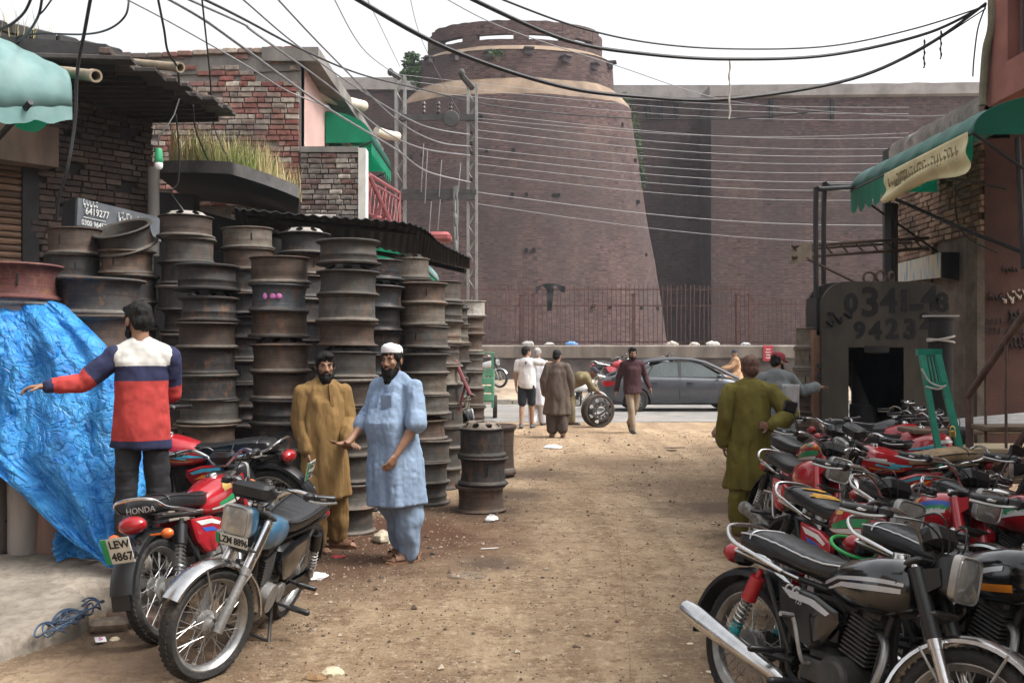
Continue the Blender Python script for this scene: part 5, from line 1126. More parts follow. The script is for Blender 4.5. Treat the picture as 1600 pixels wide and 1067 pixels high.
# ================================================================ TRUCK WHEEL RIMS
def rim_mat(name, c1, c2, streak, rough=.7):
    m = bpy.data.materials.new(name); MATS[name] = m; t, N, L, bs = nodes_of(m)
    tc = N.new('ShaderNodeTexCoord'); oi = N.new('ShaderNodeObjectInfo'); off = N.new('ShaderNodeVectorMath'); off.operation = 'ADD'
    k = N.new('ShaderNodeMath'); k.operation = 'MULTIPLY'; k.inputs[1].default_value = 91; L.new(oi.outputs['Random'], k.inputs[0]); L.new(tc.outputs['Object'], off.inputs[0]); L.new(k.outputs[0], off.inputs[1])
    def nz(scale, st, det=7, r=.65):
        mp = N.new('ShaderNodeMapping'); mp.inputs['Scale'].default_value = st; L.new(off.outputs[0], mp.inputs[0])
        n = N.new('ShaderNodeTexNoise'); n.inputs['Scale'].default_value = scale; n.inputs['Detail'].default_value = det; n.inputs['Roughness'].default_value = r; L.new(mp.outputs[0], n.inputs['Vector']); return n.outputs[0]
    def mix(f, a, c, lo, hi, amt=1.0):
        r = N.new('ShaderNodeMapRange'); r.inputs[1].default_value = lo; r.inputs[2].default_value = hi; r.inputs[4].default_value = amt; L.new(f, r.inputs[0])
        x = N.new('ShaderNodeMix'); x.data_type = 'RGBA'; L.new(r.outputs[0], x.inputs[0])
        if isinstance(a, tuple): x.inputs[6].default_value = (*a, 1)
        else: L.new(a, x.inputs[6])
        x.inputs[7].default_value = (*c, 1); return x.outputs[2]
    c = mix(nz(4, (1, 1, .9)), c1, c2, .38, .62)
    c = mix(nz(2.2, (.35, .35, 14)), c, tuple(x * .5 for x in c1), .46, .68, .85)      # rings of wear round the barrel
    c = mix(nz(3.2, (1, 1, .6), 9, .75), c, (.150, .068, .032), .52, .66, .85)        # rust
    c = mix(nz(9, (1, 1, .35), 8, .75), c, streak, .60, .76, .55)
    hv = N.new('ShaderNodeHueSaturation'); mr = N.new('ShaderNodeMapRange'); mr.inputs[3].default_value = .45; mr.inputs[4].default_value = 1.2; L.new(oi.outputs['Random'], mr.inputs[0]); L.new(mr.outputs[0], hv.inputs['Value']); L.new(c, hv.inputs['Color'])
    L.new(hv.outputs[0], bs.inputs['Base Color']); bs.inputs['Roughness'].default_value = rough; bs.inputs['Metallic'].default_value = .15
    bp = N.new('ShaderNodeBump'); bp.inputs['Strength'].default_value = .45; bp.inputs['Distance'].default_value = .006; L.new(nz(28, (1, 1, 1)), bp.inputs['Height']); L.new(bp.outputs[0], bs.inputs['Normal'])
    return m
RM = {'grey': rim_mat('rim_grey', (.070, .064, .056), (.125, .112, .096), (.24, .21, .175)),
      'dust': rim_mat('rim_dusty_ring', (.120, .104, .086), (.20, .175, .145), (.30, .26, .21)),
      'brown': rim_mat('rim_brown', (.066, .044, .032), (.115, .080, .058), (.20, .15, .11)),
      'dark': rim_mat('rim_dark', (.024, .023, .024), (.050, .045, .042), (.12, .095, .075)),
      'tan': rim_mat('rim_tan', (.135, .112, .088), (.21, .18, .145), (.33, .29, .24)),
      'black': rim_mat('rim_black', (.014, .014, .016), (.024, .024, .027), (.09, .085, .08), .4),
      'pale': rim_mat('rim_pale', (.36, .34, .30), (.46, .43, .39), (.30, .24, .18)),
      'red': rim_mat('rim_red', (.075, .022, .020), (.11, .036, .030), (.17, .11, .09)),
      'blue': rim_mat('rim_bluegrey', (.05, .058, .066), (.09, .098, .105), (.18, .16, .14))}
def rim_prof(kind):
    """outline of a barrel one unit in radius, standing on its wide flange; returned from outside bottom to inside bottom"""
    if kind == 0:    # wide rolled foot flange, straight barrel, thin lip above
        o = [(.95, 0), (.97, .02), (.98, .055), (.97, .09), (.93, .11), (.905, .125), (.895, .16), (.887, .30), (.895, .34), (.887, .38), (.885, .58), (.892, .66), (.90, .72), (.95, .745), (.965, .765), (.955, .785), (.92, .79)]
    elif kind == 1:  # mid rib and drop centre
        o = [(.96, 0), (1.03, .03), (1.03, .075), (.95, .10), (.89, .13), (.875, .26), (.90, .29), (.90, .33), (.87, .36), (.865, .60), (.90, .68), (.99, .72), (1.0, .76), (.97, .785), (.93, .79)]
    else:            # flanges alike at both ends
        o = [(.95, 0), (1.0, .015), (1.01, .045), (.98, .07), (.91, .09), (.885, .14), (.87, .24), (.855, .40), (.87, .56), (.89, .66), (.92, .70), (1.0, .72), (1.02, .745), (1.0, .775), (.94, .785)]
    i = [(.83, .74), (.82, .6), (.80, .4), (.82, .15), (.87, .02)]
    return o + i
def rim_barrel(kind):
    def f(b):
        n = 44; pr = rim_prof(kind); b.lathe(pr + [pr[0]], n)
    return f
def rim_flange(kind):
    """the heavy rolled ring that sits round the foot"""
    def f(b):
        r0 = (1.0, .99, .98)[kind]; b.lathe([(.90, .006), (r0 - .03, -.002), (r0, .02), (r0 + .012, .05), (r0, .082), (r0 - .04, .102), (.91, .118), (.90, .006)], 44)
    return f
def rim_disc(b, holes=8, z0=.60, dome=.22):
    """hub disc with its ring of oval hand holes and open centre"""
    n, k = 96, 14
    vs, fs = [], []
    for i in range(k + 1):
        f = i / k; r = .86 - .56 * f; z = z0 + dome * min(1, f * 2.2) ** .7 - (.05 * max(0, f - .6))
        for j in range(n): a = 2 * math.pi * j / n; vs.append((r * math.cos(a), r * math.sin(a), z))
    for i in range(k):
        for j in range(n):
            a = (j + .5) / n * holes % 1.0 - .5; f = (i + .5) / k
            if (a / .22) ** 2 + ((f - .30) / .17) ** 2 < 1: continue
            a2 = (j + .5) / n * 10 % 1.0 - .5
            if (a2 / .16) ** 2 + ((f - .80) / .07) ** 2 < 1: continue
            fs.append((i * n + j, i * n + (j + 1) % n, (i + 1) * n + (j + 1) % n, (i + 1) * n + j))
    b.add(vs, fs)
RIMH = .785
def rim(loc, rad, hgt, col, kind, label, disc=None, rz=None, tilt=(0, 0), flip=False, group='stacked truck rims', dcol=None):
    o = part('wheel_rim', ('rim', kind), rim_barrel(kind), RM[col], None, 50)
    s = rad / 1.02; o.scale = (s, s, hgt / RIMH); o.location = loc; o.rotation_euler = (tilt[0], tilt[1], random.uniform(0, 6.28) if rz is None else rz)
    if flip: o.rotation_euler[0] += math.pi; o.location[2] += hgt
    tag(o, label, 'wheel rim', group)
    if disc:
        d = part('disc', ('disc', disc), (lambda b: rim_disc(b, 8, .70, .26)) if disc == 'up' else (lambda b: rim_disc(b, 10, .42, .1)), RM[dcol or col], o, 50)
    part('flange_ring', ('flange', kind), rim_flange(kind), RM['dust'] if col not in ('black', 'red', 'dark') else RM[{'black': 'black', 'red': 'red', 'dark': 'grey'}[col]], o, 50)
    if random.random() < .45 and disc != 'up':
        v_ = part('valve_slot', 'slot', lambda b: b.bbox((0, 0, 0), (.05, .03, .26), .01), MATS['hole_dark'], o); a_ = -o.rotation_euler[2] - math.pi / 2 + random.uniform(-.7, .7); v_.location = (.893 * math.cos(a_), .893 * math.sin(a_), .42); v_.rotation_euler = (0, 0, a_ + math.pi / 2)
    return o
ORD = 'topmost second third fourth fifth sixth seventh eighth ninth tenth eleventh twelfth thirteenth fourteenth'.split()
def stack(px, d, y_top, n, rad, where, cols, seed, z0=0.0, topdisc=None, disc_at=(), lean=(0, 0), kinds=(0, 0, 2, 1), dcol=None):
    """a stack built up from z0 so that its top shows at y_top"""
    rnd = random.Random(seed); top = at(px, y_top, d).z; x = (px - 800) / FPX * d
    gap = {i: .055 for i in disc_at}
    tot = top - z0 - sum(gap.values()); hs = [rnd.uniform(.92, 1.08) for _ in range(n)]; k = tot / sum(hs); z = z0
    for i in range(n):
        j = n - 1 - i                       # j counts from the top
        h = hs[i] * k; f = i / max(1, n - 1)
        lab = '%s rim of the %s' % (ORD[j], where) if j < n - 1 else 'bottom rim of the %s' % where
        col = cols[j] if j < len(cols) else cols[-1]
        rim((x + lean[0] * f + rnd.uniform(-.018, .018), d + lean[1] * f + rnd.uniform(-.02, .02), z), rad * rnd.uniform(.955, 1.045), h, col, rnd.choice(kinds), lab,
            disc='up' if (j in disc_at or (j == 0 and topdisc)) else ('in' if j == 0 else None), flip=rnd.random() < .22 and j not in disc_at and j > 0, tilt=(rnd.uniform(-.022, .022), rnd.uniform(-.022, .022)), dcol=dcol if j == 0 else None)
        z += h + (gap.get(j, 0))
# px, depth, top, count, radius, which one, colours from the top
stack(28, 7.3, 414, 8, .31, 'stack with the red lip behind the blue tarpaulin', ['red', 'pale', 'brown', 'dark'], 1, .26)
stack(154, 7.6, 436, 7, .345, 'wide dark stack right behind the young man and tarpaulin', ['dark', 'brown', 'brown', 'dark'], 2, .26, kinds=(1, 2))
stack(115, 9.9, 359, 11, .285, 'tall stack under the left end of the slate signboard', ['brown', 'dark', 'brown'], 3, .2)
stack(201, 10.0, 392, 10, .295, 'stack that carries the tilted rim', ['brown', 'dark', 'dark'], 4, .2)
rim((at(201, 392, 10).x, 10.0, at(201, 392, 10).z + .03), .30, .22, 'grey', 2, 'tilted open rim lying askew on its stack below the slate signboard', tilt=(.42, -.16), rz=0)
stack(293, 10.1, 340, 12, .285, 'tallest stack below the grassy canopy', ['brown', 'grey', 'dark', 'dark'], 5, .2, topdisc=True, dcol='pale')
stack(326, 9.1, 415, 10, .285, 'dark stack between the young man and the man in brown', ['dark', 'dark', 'brown', 'dark', 'dark', 'grey', 'brown'], 6, .1, disc_at=(1,))
stack(389, 10.7, 358, 12, .30, 'stack under the near end of the black lean-to', ['tan', 'brown', 'dark', 'dark'], 7, .15)
stack(438, 9.3, 403, 10, .29, 'stack with pink paint just behind the man in brown', ['brown', 'blue', 'brown', 'brown', 'brown', 'dark'], 8, .0, disc_at=(3,))
stack(476, 11.0, 366, 12, .285, 'far stack with a white disc under the lean-to', ['dark', 'brown', 'dark'], 9, .1, topdisc=True, dcol='pale')
stack(538, 9.25, 378, 11, .29, 'stack between the two men talking', ['grey', 'grey', 'grey', 'brown', 'grey', 'brown', 'grey'], 10, .0, disc_at=(1, 4), lean=(.05, -.03))
stack(588, 10.7, 408, 11, .285, 'black painted stack behind the man in blue', ['black', 'black', 'black'], 11, .0, disc_at=(1,))
stack(662, 11.0, 443, 10, .30, 'front stack right of the man in blue', ['brown', 'tan', 'grey', 'grey', 'tan', 'grey', 'brown', 'grey'], 12, .0, disc_at=(3, 6))
stack(640, 12.6, 405, 11, .29, 'stack whose pale top shows under the green market awning', ['tan', 'grey', 'grey'], 13, .0, topdisc=True)
stack(690, 12.2, 441, 10, .28, 'stack half hidden behind the front stack by the man in blue', ['tan', 'grey', 'tan', 'grey', 'tan', 'grey'], 14, .0)
stack(706, 14.2, 481, 9, .27, 'slim stack with blue paint before the far end of the row', ['grey', 'tan', 'brown', 'grey', 'blue', 'tan'], 15, .0)
stack(730, 15.5, 470, 9, .29, 'last stack of the row with a white rim on top', ['pale', 'brown', 'brown', 'grey', 'grey', 'brown'], 16, .0)
stack(752, 10.5, 668, 3, .27, 'short stack of three standing alone in the yard', ['dark', 'dark', 'brown'], 17, .0, topdisc=True, dcol='tan', lean=(.02, 0), kinds=(0, 2))
q = at(776, 663, 13.4); rim((q.x, 13.4, .02), .27, q.z - .02, 'brown', 2, 'low single rim on the ground behind the short stack', disc='in')
for i in range(3): rim((4.05 + .02 * i, 13.45, 1.15 + .28 * i), .28, .28, 'tan', 0, ('lowest', 'middle', 'topmost')[i] + ' pale rim of the stack beside the press edge')
rim((4.05, 13.45, .0), .30, 1.12 / 4, 'grey', 2, 'foot rim of the stack beside the press edge')
for i in range(1, 4): rim((4.05, 13.45, .28 * i), .29, .27, 'brown', 1, ('', 'second', 'third', 'fourth')[i] + ' rim up from the ground in the stack beside the press edge')
pinkpaint = mat('pink_spray', (.55, .16, .40), .8)
# ================================================================ MOTORCYCLES
chrome = mat('chrome', (.62, .62, .62), .22, metal=1.0, var=.15, scale=9, dust=.28, dcol=(.24, .19, .15), dscale=9)
chrome_d = mat('dull_chrome', (.40, .40, .39), .38, metal=.9, var=.3, scale=8, dust=.5, dcol=(.20, .15, .11), dscale=8)
alloy = mat('cast_alloy', (.27, .265, .255), .5, metal=.6, var=.35, scale=9, bump=.3, bscale=70, dust=.5, dcol=(.12, .095, .075), dscale=7)
alloy_d = mat('oily_engine', (.06, .058, .055), .55, metal=.4, var=.4, scale=9, bump=.3, bscale=60, dust=.5, dcol=(.13, .10, .08), dscale=6)
rubber = mat('tyre_rubber', (.022, .021, .020), .85, var=.3, scale=8, bump=.7, bscale=55, dust=.45, dcol=(.14, .115, .09), dscale=5)
blackpart = mat('black_plastic', (.011, .011, .012), .38, var=.3, scale=6, dust=.25, dcol=(.10, .085, .07), dscale=6)
frame_b = mat('frame_black', (.018, .017, .017), .5, var=.3, scale=6, dust=.3, dcol=(.10, .08, .065))
seatm = mat('seat_vinyl', (.012, .012, .013), .33, var=.3, scale=7, bump=.25, bscale=90, dust=.12, dcol=(.12, .11, .10), dscale=7)
seat_brown = mat('worn_tan_seat', (.26, .185, .105), .8, var=.35, scale=7, bump=.5, bscale=50, dust=.4, dcol=(.07, .055, .045))
foam_y = mat('torn_foam', (.55, .29, .05), .95, var=.3, scale=14, bump=.8, bscale=60)
lens_red = mat('red_lens', (.30, .008, .012), .18, var=.2, scale=6, coat=.6, dust=.12); lens_or = mat('orange_lens', (.62, .13, .02), .2, coat=.5)
lens_c = mat('headlamp_glass', (.36, .36, .34), .12, metal=.5, var=.3, scale=14, dust=.35, dcol=(.30, .24, .17), coat=1)
plate_w = mat('plate_white', (.66, .65, .58), .5, var=.1, dust=.2, dcol=(.4, .36, .3)); plate_g = mat('plate_green', (.02, .26, .09), .5); plate_k = mat('plate_black', (.02, .02, .02), .6)
TANK = {'red': mat('red_enamel', (.36, .012, .020), .20, var=.15, scale=5, coat=.7, dust=.15, dcol=(.22, .14, .12), dscale=6),
        'black': mat('black_enamel', (.008, .008, .009), .16, var=.3, scale=5, coat=.8, dust=.14, dcol=(.13, .115, .10), dscale=6),
        'blue': mat('blue_enamel', (.028, .105, .19), .35, var=.3, scale=6, coat=.4, dust=.45, dcol=(.13, .125, .115), dscale=7),
        'white': mat('white_enamel', (.6, .6, .6), .35, coat=.3, dust=.2)}
DEC = {'white': mat('decal_white', (.68, .67, .64), .4), 'green': mat('decal_green', (.02, .24, .085), .4), 'blue': mat('decal_blue', (.03, .09, .38), .4), 'gold': mat('decal_gold', (.58, .36, .10), .4, metal=.3),
       'silver': mat('decal_silver', (.50, .51, .52), .35, metal=.3), 'orange': mat('decal_orange', (.68, .22, .02), .4), 'cyan': mat('decal_cyan', (.06, .40, .55), .4), 'yellow': mat('decal_yellow', (.70, .50, .05), .4)}
shock_teal = mat('shock_teal', (.03, .33, .36), .5); spring_m = chrome_d
def sgp(v, p): return math.copysign(abs(v) ** p, v)
TK = [(-.115, .700, .062, .050), (-.07, .706, .088, .074), (.0, .714, .114, .098), (.09, .724, .140, .116), (.18, .735, .153, .126), (.26, .744, .151, .125), (.33, .750, .126, .112), (.375, .752, .080, .080)]
def interp(tb_, x):
    for i in range(len(tb_) - 1):
        a, b = tb_[i], tb_[i + 1]
        if x <= b[0] or i == len(tb_) - 2:
            f = (x - a[0]) / (b[0] - a[0]); f = max(0, min(1, f)); f2 = f
            return [a[k] + (b[k] - a[k]) * f2 for k in range(1, len(a))]
def tank_pt(u, a, off=0.0):
    x = -.115 + .49 * u; zc, hw, hh = interp(TK, x); k = 1 + off / max(hw, .03)
    s = math.sin(a); hh2 = hh * (1.0 if s > 0 else .92)
    return Vector((x, sgp(math.cos(a), .72) * hw * k, zc + sgp(s, .82) * hh2 * k))
def tank_f(b):
    n, k = 28, 18
    b.loft([[tank_pt(i / k, 2 * math.pi * j / n) for j in range(n)] for i in range(k + 1)])
def decal1_f(st, side):
    u0, u1, lo, hi = st
    def f(b):
        def pf(f_, v):
            a = lo(f_) + (hi(f_) - lo(f_)) * v; a = a if side == 0 else math.pi - a
            return tank_pt(u0 + (u1 - u0) * f_, a, .0028)
        b.grid(pf, 12, 3)
    return f
DECALS = {
    'swoosh': [('white', [(.18, .92, lambda f: -.50 + .10 * f, lambda f: -.36 + .22 * f)]), ('green', [(.30, .95, lambda f: -.32 + .25 * f, lambda f: -.10 + .34 * f), (.62, .97, lambda f: .6 - .45 * f, lambda f: .75 - .3 * f)]), ('gold', [(.42, .60, lambda f: .28, lambda f: .55 + .25 * math.sin(f * 3.1))])],
    'blueswoosh': [('white', [(.25, .93, lambda f: -.38 + .40 * f, lambda f: -.26 + .48 * f)]), ('green', [(.35, .95, lambda f: -.24 + .42 * f, lambda f: -.08 + .5 * f)]), ('blue', [(.45, .95, lambda f: -.02 + .38 * f, lambda f: .28 + .35 * f)]), ('gold', [(.34, .46, lambda f: .3, lambda f: .62)])],
    'flames': [('cyan', [(.3, .75, lambda f: -.30 + .2 * f, lambda f: -.16 + .16 * f), (.05, .5, lambda f: -.1, lambda f: .02 + .05 * f)]), ('silver', [(.4, .98, lambda f: .0 + .1 * f, lambda f: .12 + .12 * f)]), ('orange', [(.2, .85, lambda f: -.48 + .1 * f, lambda f: -.40 + .1 * f)]), ('white', [(.55, .85, lambda f: .16, lambda f: .30)])],
    'bars': [('silver', [(.03, .94, lambda f: .12 if f > .25 else -.15 + f * 1.08, lambda f: .24 if f > .25 else .0 + f * .96), (.12, .93, lambda f: -.06 if f > .22 else -.32 + f * 1.2, lambda f: .05 if f > .22 else -.2 + f * 1.13)])],
    'orange': [('orange', [(.15, .80, lambda f: -.55 + .12 * f, lambda f: -.28 + .12 * f)]), ('silver', [(.10, .7, lambda f: -.2 + .35 * f, lambda f: -.05 + .35 * f)])],
    'plain': []}
ST = [(-.66, .770, .085, .030), (-.63, .785, .115, .055), (-.50, .785, .125, .062), (-.36, .772, .122, .058), (-.22, .752, .115, .052), (-.10, .742, .100, .050), (-.02, .745, .078, .055), (.01, .742, .060, .040)]
def seat_pt(f, a, off=0):
    x = -.66 + .67 * f; zc, hw, hh = interp(ST, x); s = math.sin(a); q = .010 * math.sin(x * 95) * max(0, s) * (1 if -.55 < x < -.12 else .2)
    return Vector((x, sgp(math.cos(a), .6) * (hw + off), zc + (sgp(s, .62) * (hh if s > 0 else hh * .8)) + q * .35 + (off if s > 0 else 0)))
def seat_f(b): b.loft([[seat_pt(i / 30, 2 * math.pi * j / 24) for j in range(24)] for i in range(31)])
def piping_f(b):
    for sgn in (0, 1): b.tube([seat_pt(i / 24, .42 if sgn == 0 else math.pi - .42, .004) for i in range(1, 24)], .0045, 5)
    b.tube([seat_pt(.16, .1 + 2.94 * j / 12, .003) for j in range(13)], .005, 5)
def tear_f(b):
    rnd = random.Random(3)
    for c, w, h in ((.30, .10, .55), (.52, .15, .75)):
        pts = []
        for j in range(18):
            a = 2 * math.pi * j / 18; k = rnd.uniform(.7, 1.15); pts.append(seat_pt(c + w * .5 * k * math.cos(a), math.pi / 2 + h * k * math.sin(a), .005))
        m = seat_pt(c, math.pi / 2, .008); b.add([m] + pts, [(0, 1 + j, 1 + (j + 1) % 18) for j in range(18)])
def tyre_f(b):
    b.lathe([(.238, -.030), (.255, -.044), (.277, -.047), (.293, -.034), (.301, -.014), (.303, 0), (.301, .014), (.293, .034), (.277, .047), (.255, .044), (.238, .030), (.232, 0), (.238, -.030)], 56, axis='y')
    for j in range(56):      # tread blocks
        a = 2 * math.pi * j / 56
        for s in (-1, 1):
            M = Matrix.Rotation(-a + (.02 * s), 3, 'Y'); b.box(M @ Vector((.2985, s * .019, 0)), (.010, .016, .017), M)
def rim_f(b): b.lathe([(.222, -.016), (.240, -.036), (.247, -.036), (.243, -.028), (.232, -.018), (.229, 0), (.232, .018), (.243, .028), (.247, .036), (.240, .036), (.222, .016), (.218, 0), (.222, -.016)], 48, axis='y')
def spokes_f(b):
    for j in range(36):
        a = 2 * math.pi * j / 36; s = 1 if j % 2 else -1; t = a + (.62 if (j // 2) % 2 else -.62)
        b.tube([(.058 * math.cos(t), s * .028, .058 * math.sin(t)), (.226 * math.cos(a), s * .005, .226 * math.sin(a))], .0022, 4, caps=False)
def hub_f(r):
    def f(b): b.lathe([(.0, -.085), (.012, -.085), (.014, -.055), (.035, -.052), (.040, -.034), (r, -.032), (r + .006, -.02), (r, -.01), (r, .02), (r + .006, .03), (r - .01, .036), (.04, .05), (.014, .055), (.012, .085), (0, .085)], 24, axis='y')
    return f
FA = Vector((.615, 0, .302)); RA = Vector((-.60, 0, .302)); HT = Vector((.335, 0, .865))
FD = (HT - FA).normalized(); FN = Vector((FD.z, 0, -FD.x))
def arc_fender(b, c, r, w, a0, a1, n=22, lip=.02, flare=0.0):
    rings = []
    for i in range(n + 1):
        a = a0 + (a1 - a0) * i / n; ca, sa = math.cos(a), math.sin(a); rr = r + flare * (i / n) ** 2
        ring = []
        for h, dr in ((-w, -lip), (-w * .96, -.006), (-w * .6, .007), (0, .011), (w * .6, .007), (w * .96, -.006), (w, -lip)):
            ring.append(Vector(c) + Vector(((rr + dr) * ca, h, (rr + dr) * sa)))
        for h, dr in ((w * .93, -lip), (w * .9, -.010), (w * .55, .003), (0, .007), (-w * .55, .003), (-w * .9, -.010), (-w * .93, -lip)):
            ring.append(Vector(c) + Vector(((rr + dr) * ca, h, (rr + dr) * sa)))
        rings.append(ring)
    b.loft(rings)
def engine_f(b):
    b.bbox((-.02, 0, .335), (.30, .17, .15), .04); b.bbox((-.09, 0, .385), (.17, .15, .12), .035)
    b.cyl((.06, -.135, .34), (.06, .125, .34), .085, n=26); b.cyl((.06, -.15, .34), (.06, -.13, .34), .06, .075, 24); b.cyl((-.09, .10, .34), (-.09, .125, .34), .06, n=20)
    b.bbox((-.06, -.115, .335), (.16, .03, .11), .02)
    b.cyl((.03, 0, .29), (.03, 0, .27), .05, n=12)
def cyl_f(b):
    M = Matrix.Rotation(R(14), 3, 'Y'); c = Vector((.085, 0, .42))
    for k in range(10): b.bbox(c + M @ Vector((0, 0, .012 + .0185 * k)), (.155 - .002 * k, .15, .008), .003, M)
    b.cyl(c, c + M @ Vector((0, 0, .2)), .058, n=16); b.bbox(c + M @ Vector((0, 0, .215)), (.12, .13, .05), .016, M); b.bbox(c + M @ Vector((0, 0, .25)), (.075, .09, .03), .01, M)
    b.cyl(c + M @ Vector((-.07, -.02, .17)), c + M @ Vector((-.15, -.02, .17)), .022, n=10); b.bbox(c + M @ Vector((-.17, -.02, .16)), (.07, .06, .09), .015)
def exhaust_pipe_f(b): b.tube(smoothpts([(.165, -.02, .545), (.235, -.05, .52), (.255, -.085, .42), (.21, -.11, .29), (.10, -.125, .235), (-.08, -.135, .235), (-.22, -.145, .255)], 5), .0165, 10)
def muffler_f(b):
    p, q = Vector((-.20, -.146, .25)), Vector((-.90, -.175, .40)); d = q - p
    b.loft([b.ring(p, d, .018, n=18), b.ring(p + d * .06, d, .030, n=18), b.ring(p + d * .35, d, .044, n=18), b.ring(p + d * .80, d, .050, n=18), b.ring(p + d * .93, d, .047, n=18), b.ring(q, d, .040, n=18), b.ring(q, d, .028, n=18), b.ring(q - d * .04, d, .022, n=18)])
def muffler_short_f(b):
    p, q = Vector((-.20, -.146, .25)), Vector((-.72, -.175, .335)); d = q - p
    b.loft([b.ring(p, d, .018, n=18), b.ring(p + d * .12, d, .040, n=18), b.ring(p + d * .80, d, .046, n=18), b.ring(p + d * .82, d, .055, n=18), b.ring(q, d, .055, n=18), b.ring(q, d, .028, n=18), b.ring(q - d * .05, d, .022, n=18)])
def heat_f(b):
    p, q = Vector((-.22, -.165, .275)), Vector((-.66, -.195, .365)); d = q - p
    for s in range(5): c = p + d * (.1 + .2 * s); b.bbox(c + Vector((0, -.030, .0)), (.06, .006, .05), .002, Matrix.Rotation(-.2, 3, 'Y'))
def frame_f(b):
    for s in (-.045, .045):
        b.tube(smoothpts([(.30, 0, .80), (.22, s * .4, .60), (.20, s, .40), (.17, s, .26), (.05, s * 1.3, .235), (-.2, s * 1.6, .25), (-.26, s * 1.8, .34), (-.24, s * 1.8, .60)], 4), .015, 8)
        b.tube([(-.02, s, .66), (-.35, s * 2, .69), (-.66, s * 2, .72)], .013, 8); b.tube([(-.24, s * 2, .36), (-.44, s * 2.2, .66)], .012, 8)
        b.tube([(-.22, s * 1.7, .33), (-.63, s * 2.0, .302)], .018, 8)
    b.tube([(.31, 0, .78), (-.05, 0, .66)], .022, 8); b.cyl((.305, 0, .86), (.375, 0, .70), .028, n=12)
    b.tube([(-.10, -.26, .275), (-.08, .26, .275)], .011, 8); b.tube([(-.28, -.16, .36), (-.28, .16, .36)], .011, 8)
def forkleg_f(s):
    def f(b):
        o = Vector((0, s * .085, 0)); b.cyl(FA + o - FD * .03, FA + o + FD * .30, .026, .025, 14); b.cyl(FA + o + FD * .29, FA + o + FD * .33, .029, n=14); b.cyl(FA + o + FD * .32, FA + o + FD * .62, .0165, n=12)
        b.bbox(FA + o * .86, (.05, .03, .05), .012)
    return f
def forkcover_f(s):
    def f(b): o = Vector((0, s * .085, 0)); b.cyl(FA + o + FD * .40, FA + o + FD * .60, .031, .029, 14); b.cyl(FA + o + FD * .33, FA + o + FD * .40, .030, n=14)
    return f
def ears_f(s):
    def f(b):
        o = Vector((0, s * .09, 0)); c = FA + FD * .54 + o
        b.prism([c + FD * .06 - FN * .02, c - FD * .05 - FN * .02, c - FD * .03 + FN * .085, c + FD * .035 + FN * .095], Vector((0, s * .006, 0)))
    return f
def triple1_f(k):
    def f(b): b.bbox(FA + FD * k, (.075, .22, .03), .012, Matrix.Rotation(math.atan2(FD.x, FD.z), 3, 'Y'))
    return f
def bars_f(b): b.tube(smoothpts([(.165, .365, 1.005), (.27, .33, 1.01), (.315, .22, 1.03), (.345, .12, .985), (.345, .05, .925), (.345, 0, .92), (.345, -.05, .925), (.345, -.12, .985), (.315, -.22, 1.03), (.27, -.33, 1.01), (.165, -.365, 1.005)], 5), .0115, 10)
def grip_f(s):
    def f(b):
        p, q = Vector((.165, s * .365, 1.005)), Vector((.275, s * .328, 1.010)); d = q - p
        b.loft([b.ring(p - d * .08, d, .014, n=12), b.ring(p, d, .021, n=12), b.ring(p + d * .08, d, .0175, n=12), b.ring(p + d * .95, d, .0175, n=12), b.ring(q, d, .023, n=12), b.ring(q + d * .1, d, .02, n=12)])
        b.bbox(q + d * .35, (.05, .055, .045), .012)
    return f
def lever_f(s):
    def f(b): b.tube(smoothpts([(.315, s * .29, 1.005), (.325, s * .34, .997), (.27, s * .375, .985), (.175, s * .40, .988)], 4), .0065, 6)
    return f
def speedo_f(b): b.bbox(Vector((.372, 0, .975)), (.085, .19, .10), .025, Matrix.Rotation(-.5, 3, 'Y')); b.cyl((.37, 0, .92), (.40, 0, .90), .02, n=8)
def lamp_shell_f(kind):
    def f(b):
        c = Vector((.405, 0, .845)); ax = Vector((1, 0, -.08)).normalized(); rings = []
        for t, w, h in ((-.02, .03, .03), (.0, .065, .055), (.035, .088, .078), (.085, .097, .088), (.10, .096, .087)):
            p = 5 if kind == 'square' else 2; ring = []
            for j in range(28):
                a = 2 * math.pi * j / 28; ring.append(c + ax * t + Vector((0, sgp(math.cos(a), 2 / p) * w, sgp(math.sin(a), 2 / p) * h)))
            rings.append(ring)
        b.loft(rings)
    return f
def indic_f(x, y, z):
    def f(b): b.tube([(x, 0, z), (x, y * .8, z)], .007, 6); b.ell((x, y, z), (.03, .038, .03), n=12, k=8)
    return f
def mirror_f(s):
    def f(b): b.tube(smoothpts([(.30, s * .27, 1.02), (.28, s * .31, 1.10), (.27, s * .36, 1.16)], 4), .006, 6); b.bbox((.268, s * .385, 1.19), (.022, .12, .085), .015)
    return f
def shock_cov(s):
    def f(b): p, q = Vector((-.585, s * .135, .335)), Vector((-.455, s * .125, .665)); d = q - p; b.cyl(p + d * .60, p + d * .93, .036, .034, 14); b.cyl(p + d * .92, q + d * .04, .014, n=8)
    return f
def shock_spr(s):
    def f(b):
        p, q = Vector((-.585, s * .135, .335)), Vector((-.455, s * .125, .665)); d = q - p; dd, u, v = frame_of(d)
        b.tube([p + d * (.16 + .46 * i / 70) + (u * math.cos(i * .62) + v * math.sin(i * .62)) * .026 for i in range(71)], .0055, 5); b.cyl(p + d * .05, p + d * .6, .012, n=8); b.cyl(p - d * .02, p + d * .1, .02, n=10)
    return f
def shock_low(s):
    def f(b): p, q = Vector((-.585, s * .135, .335)), Vector((-.455, s * .125, .665)); d = q - p; b.cyl(p + d * .08, p + d * .24, .027, n=12)
    return f
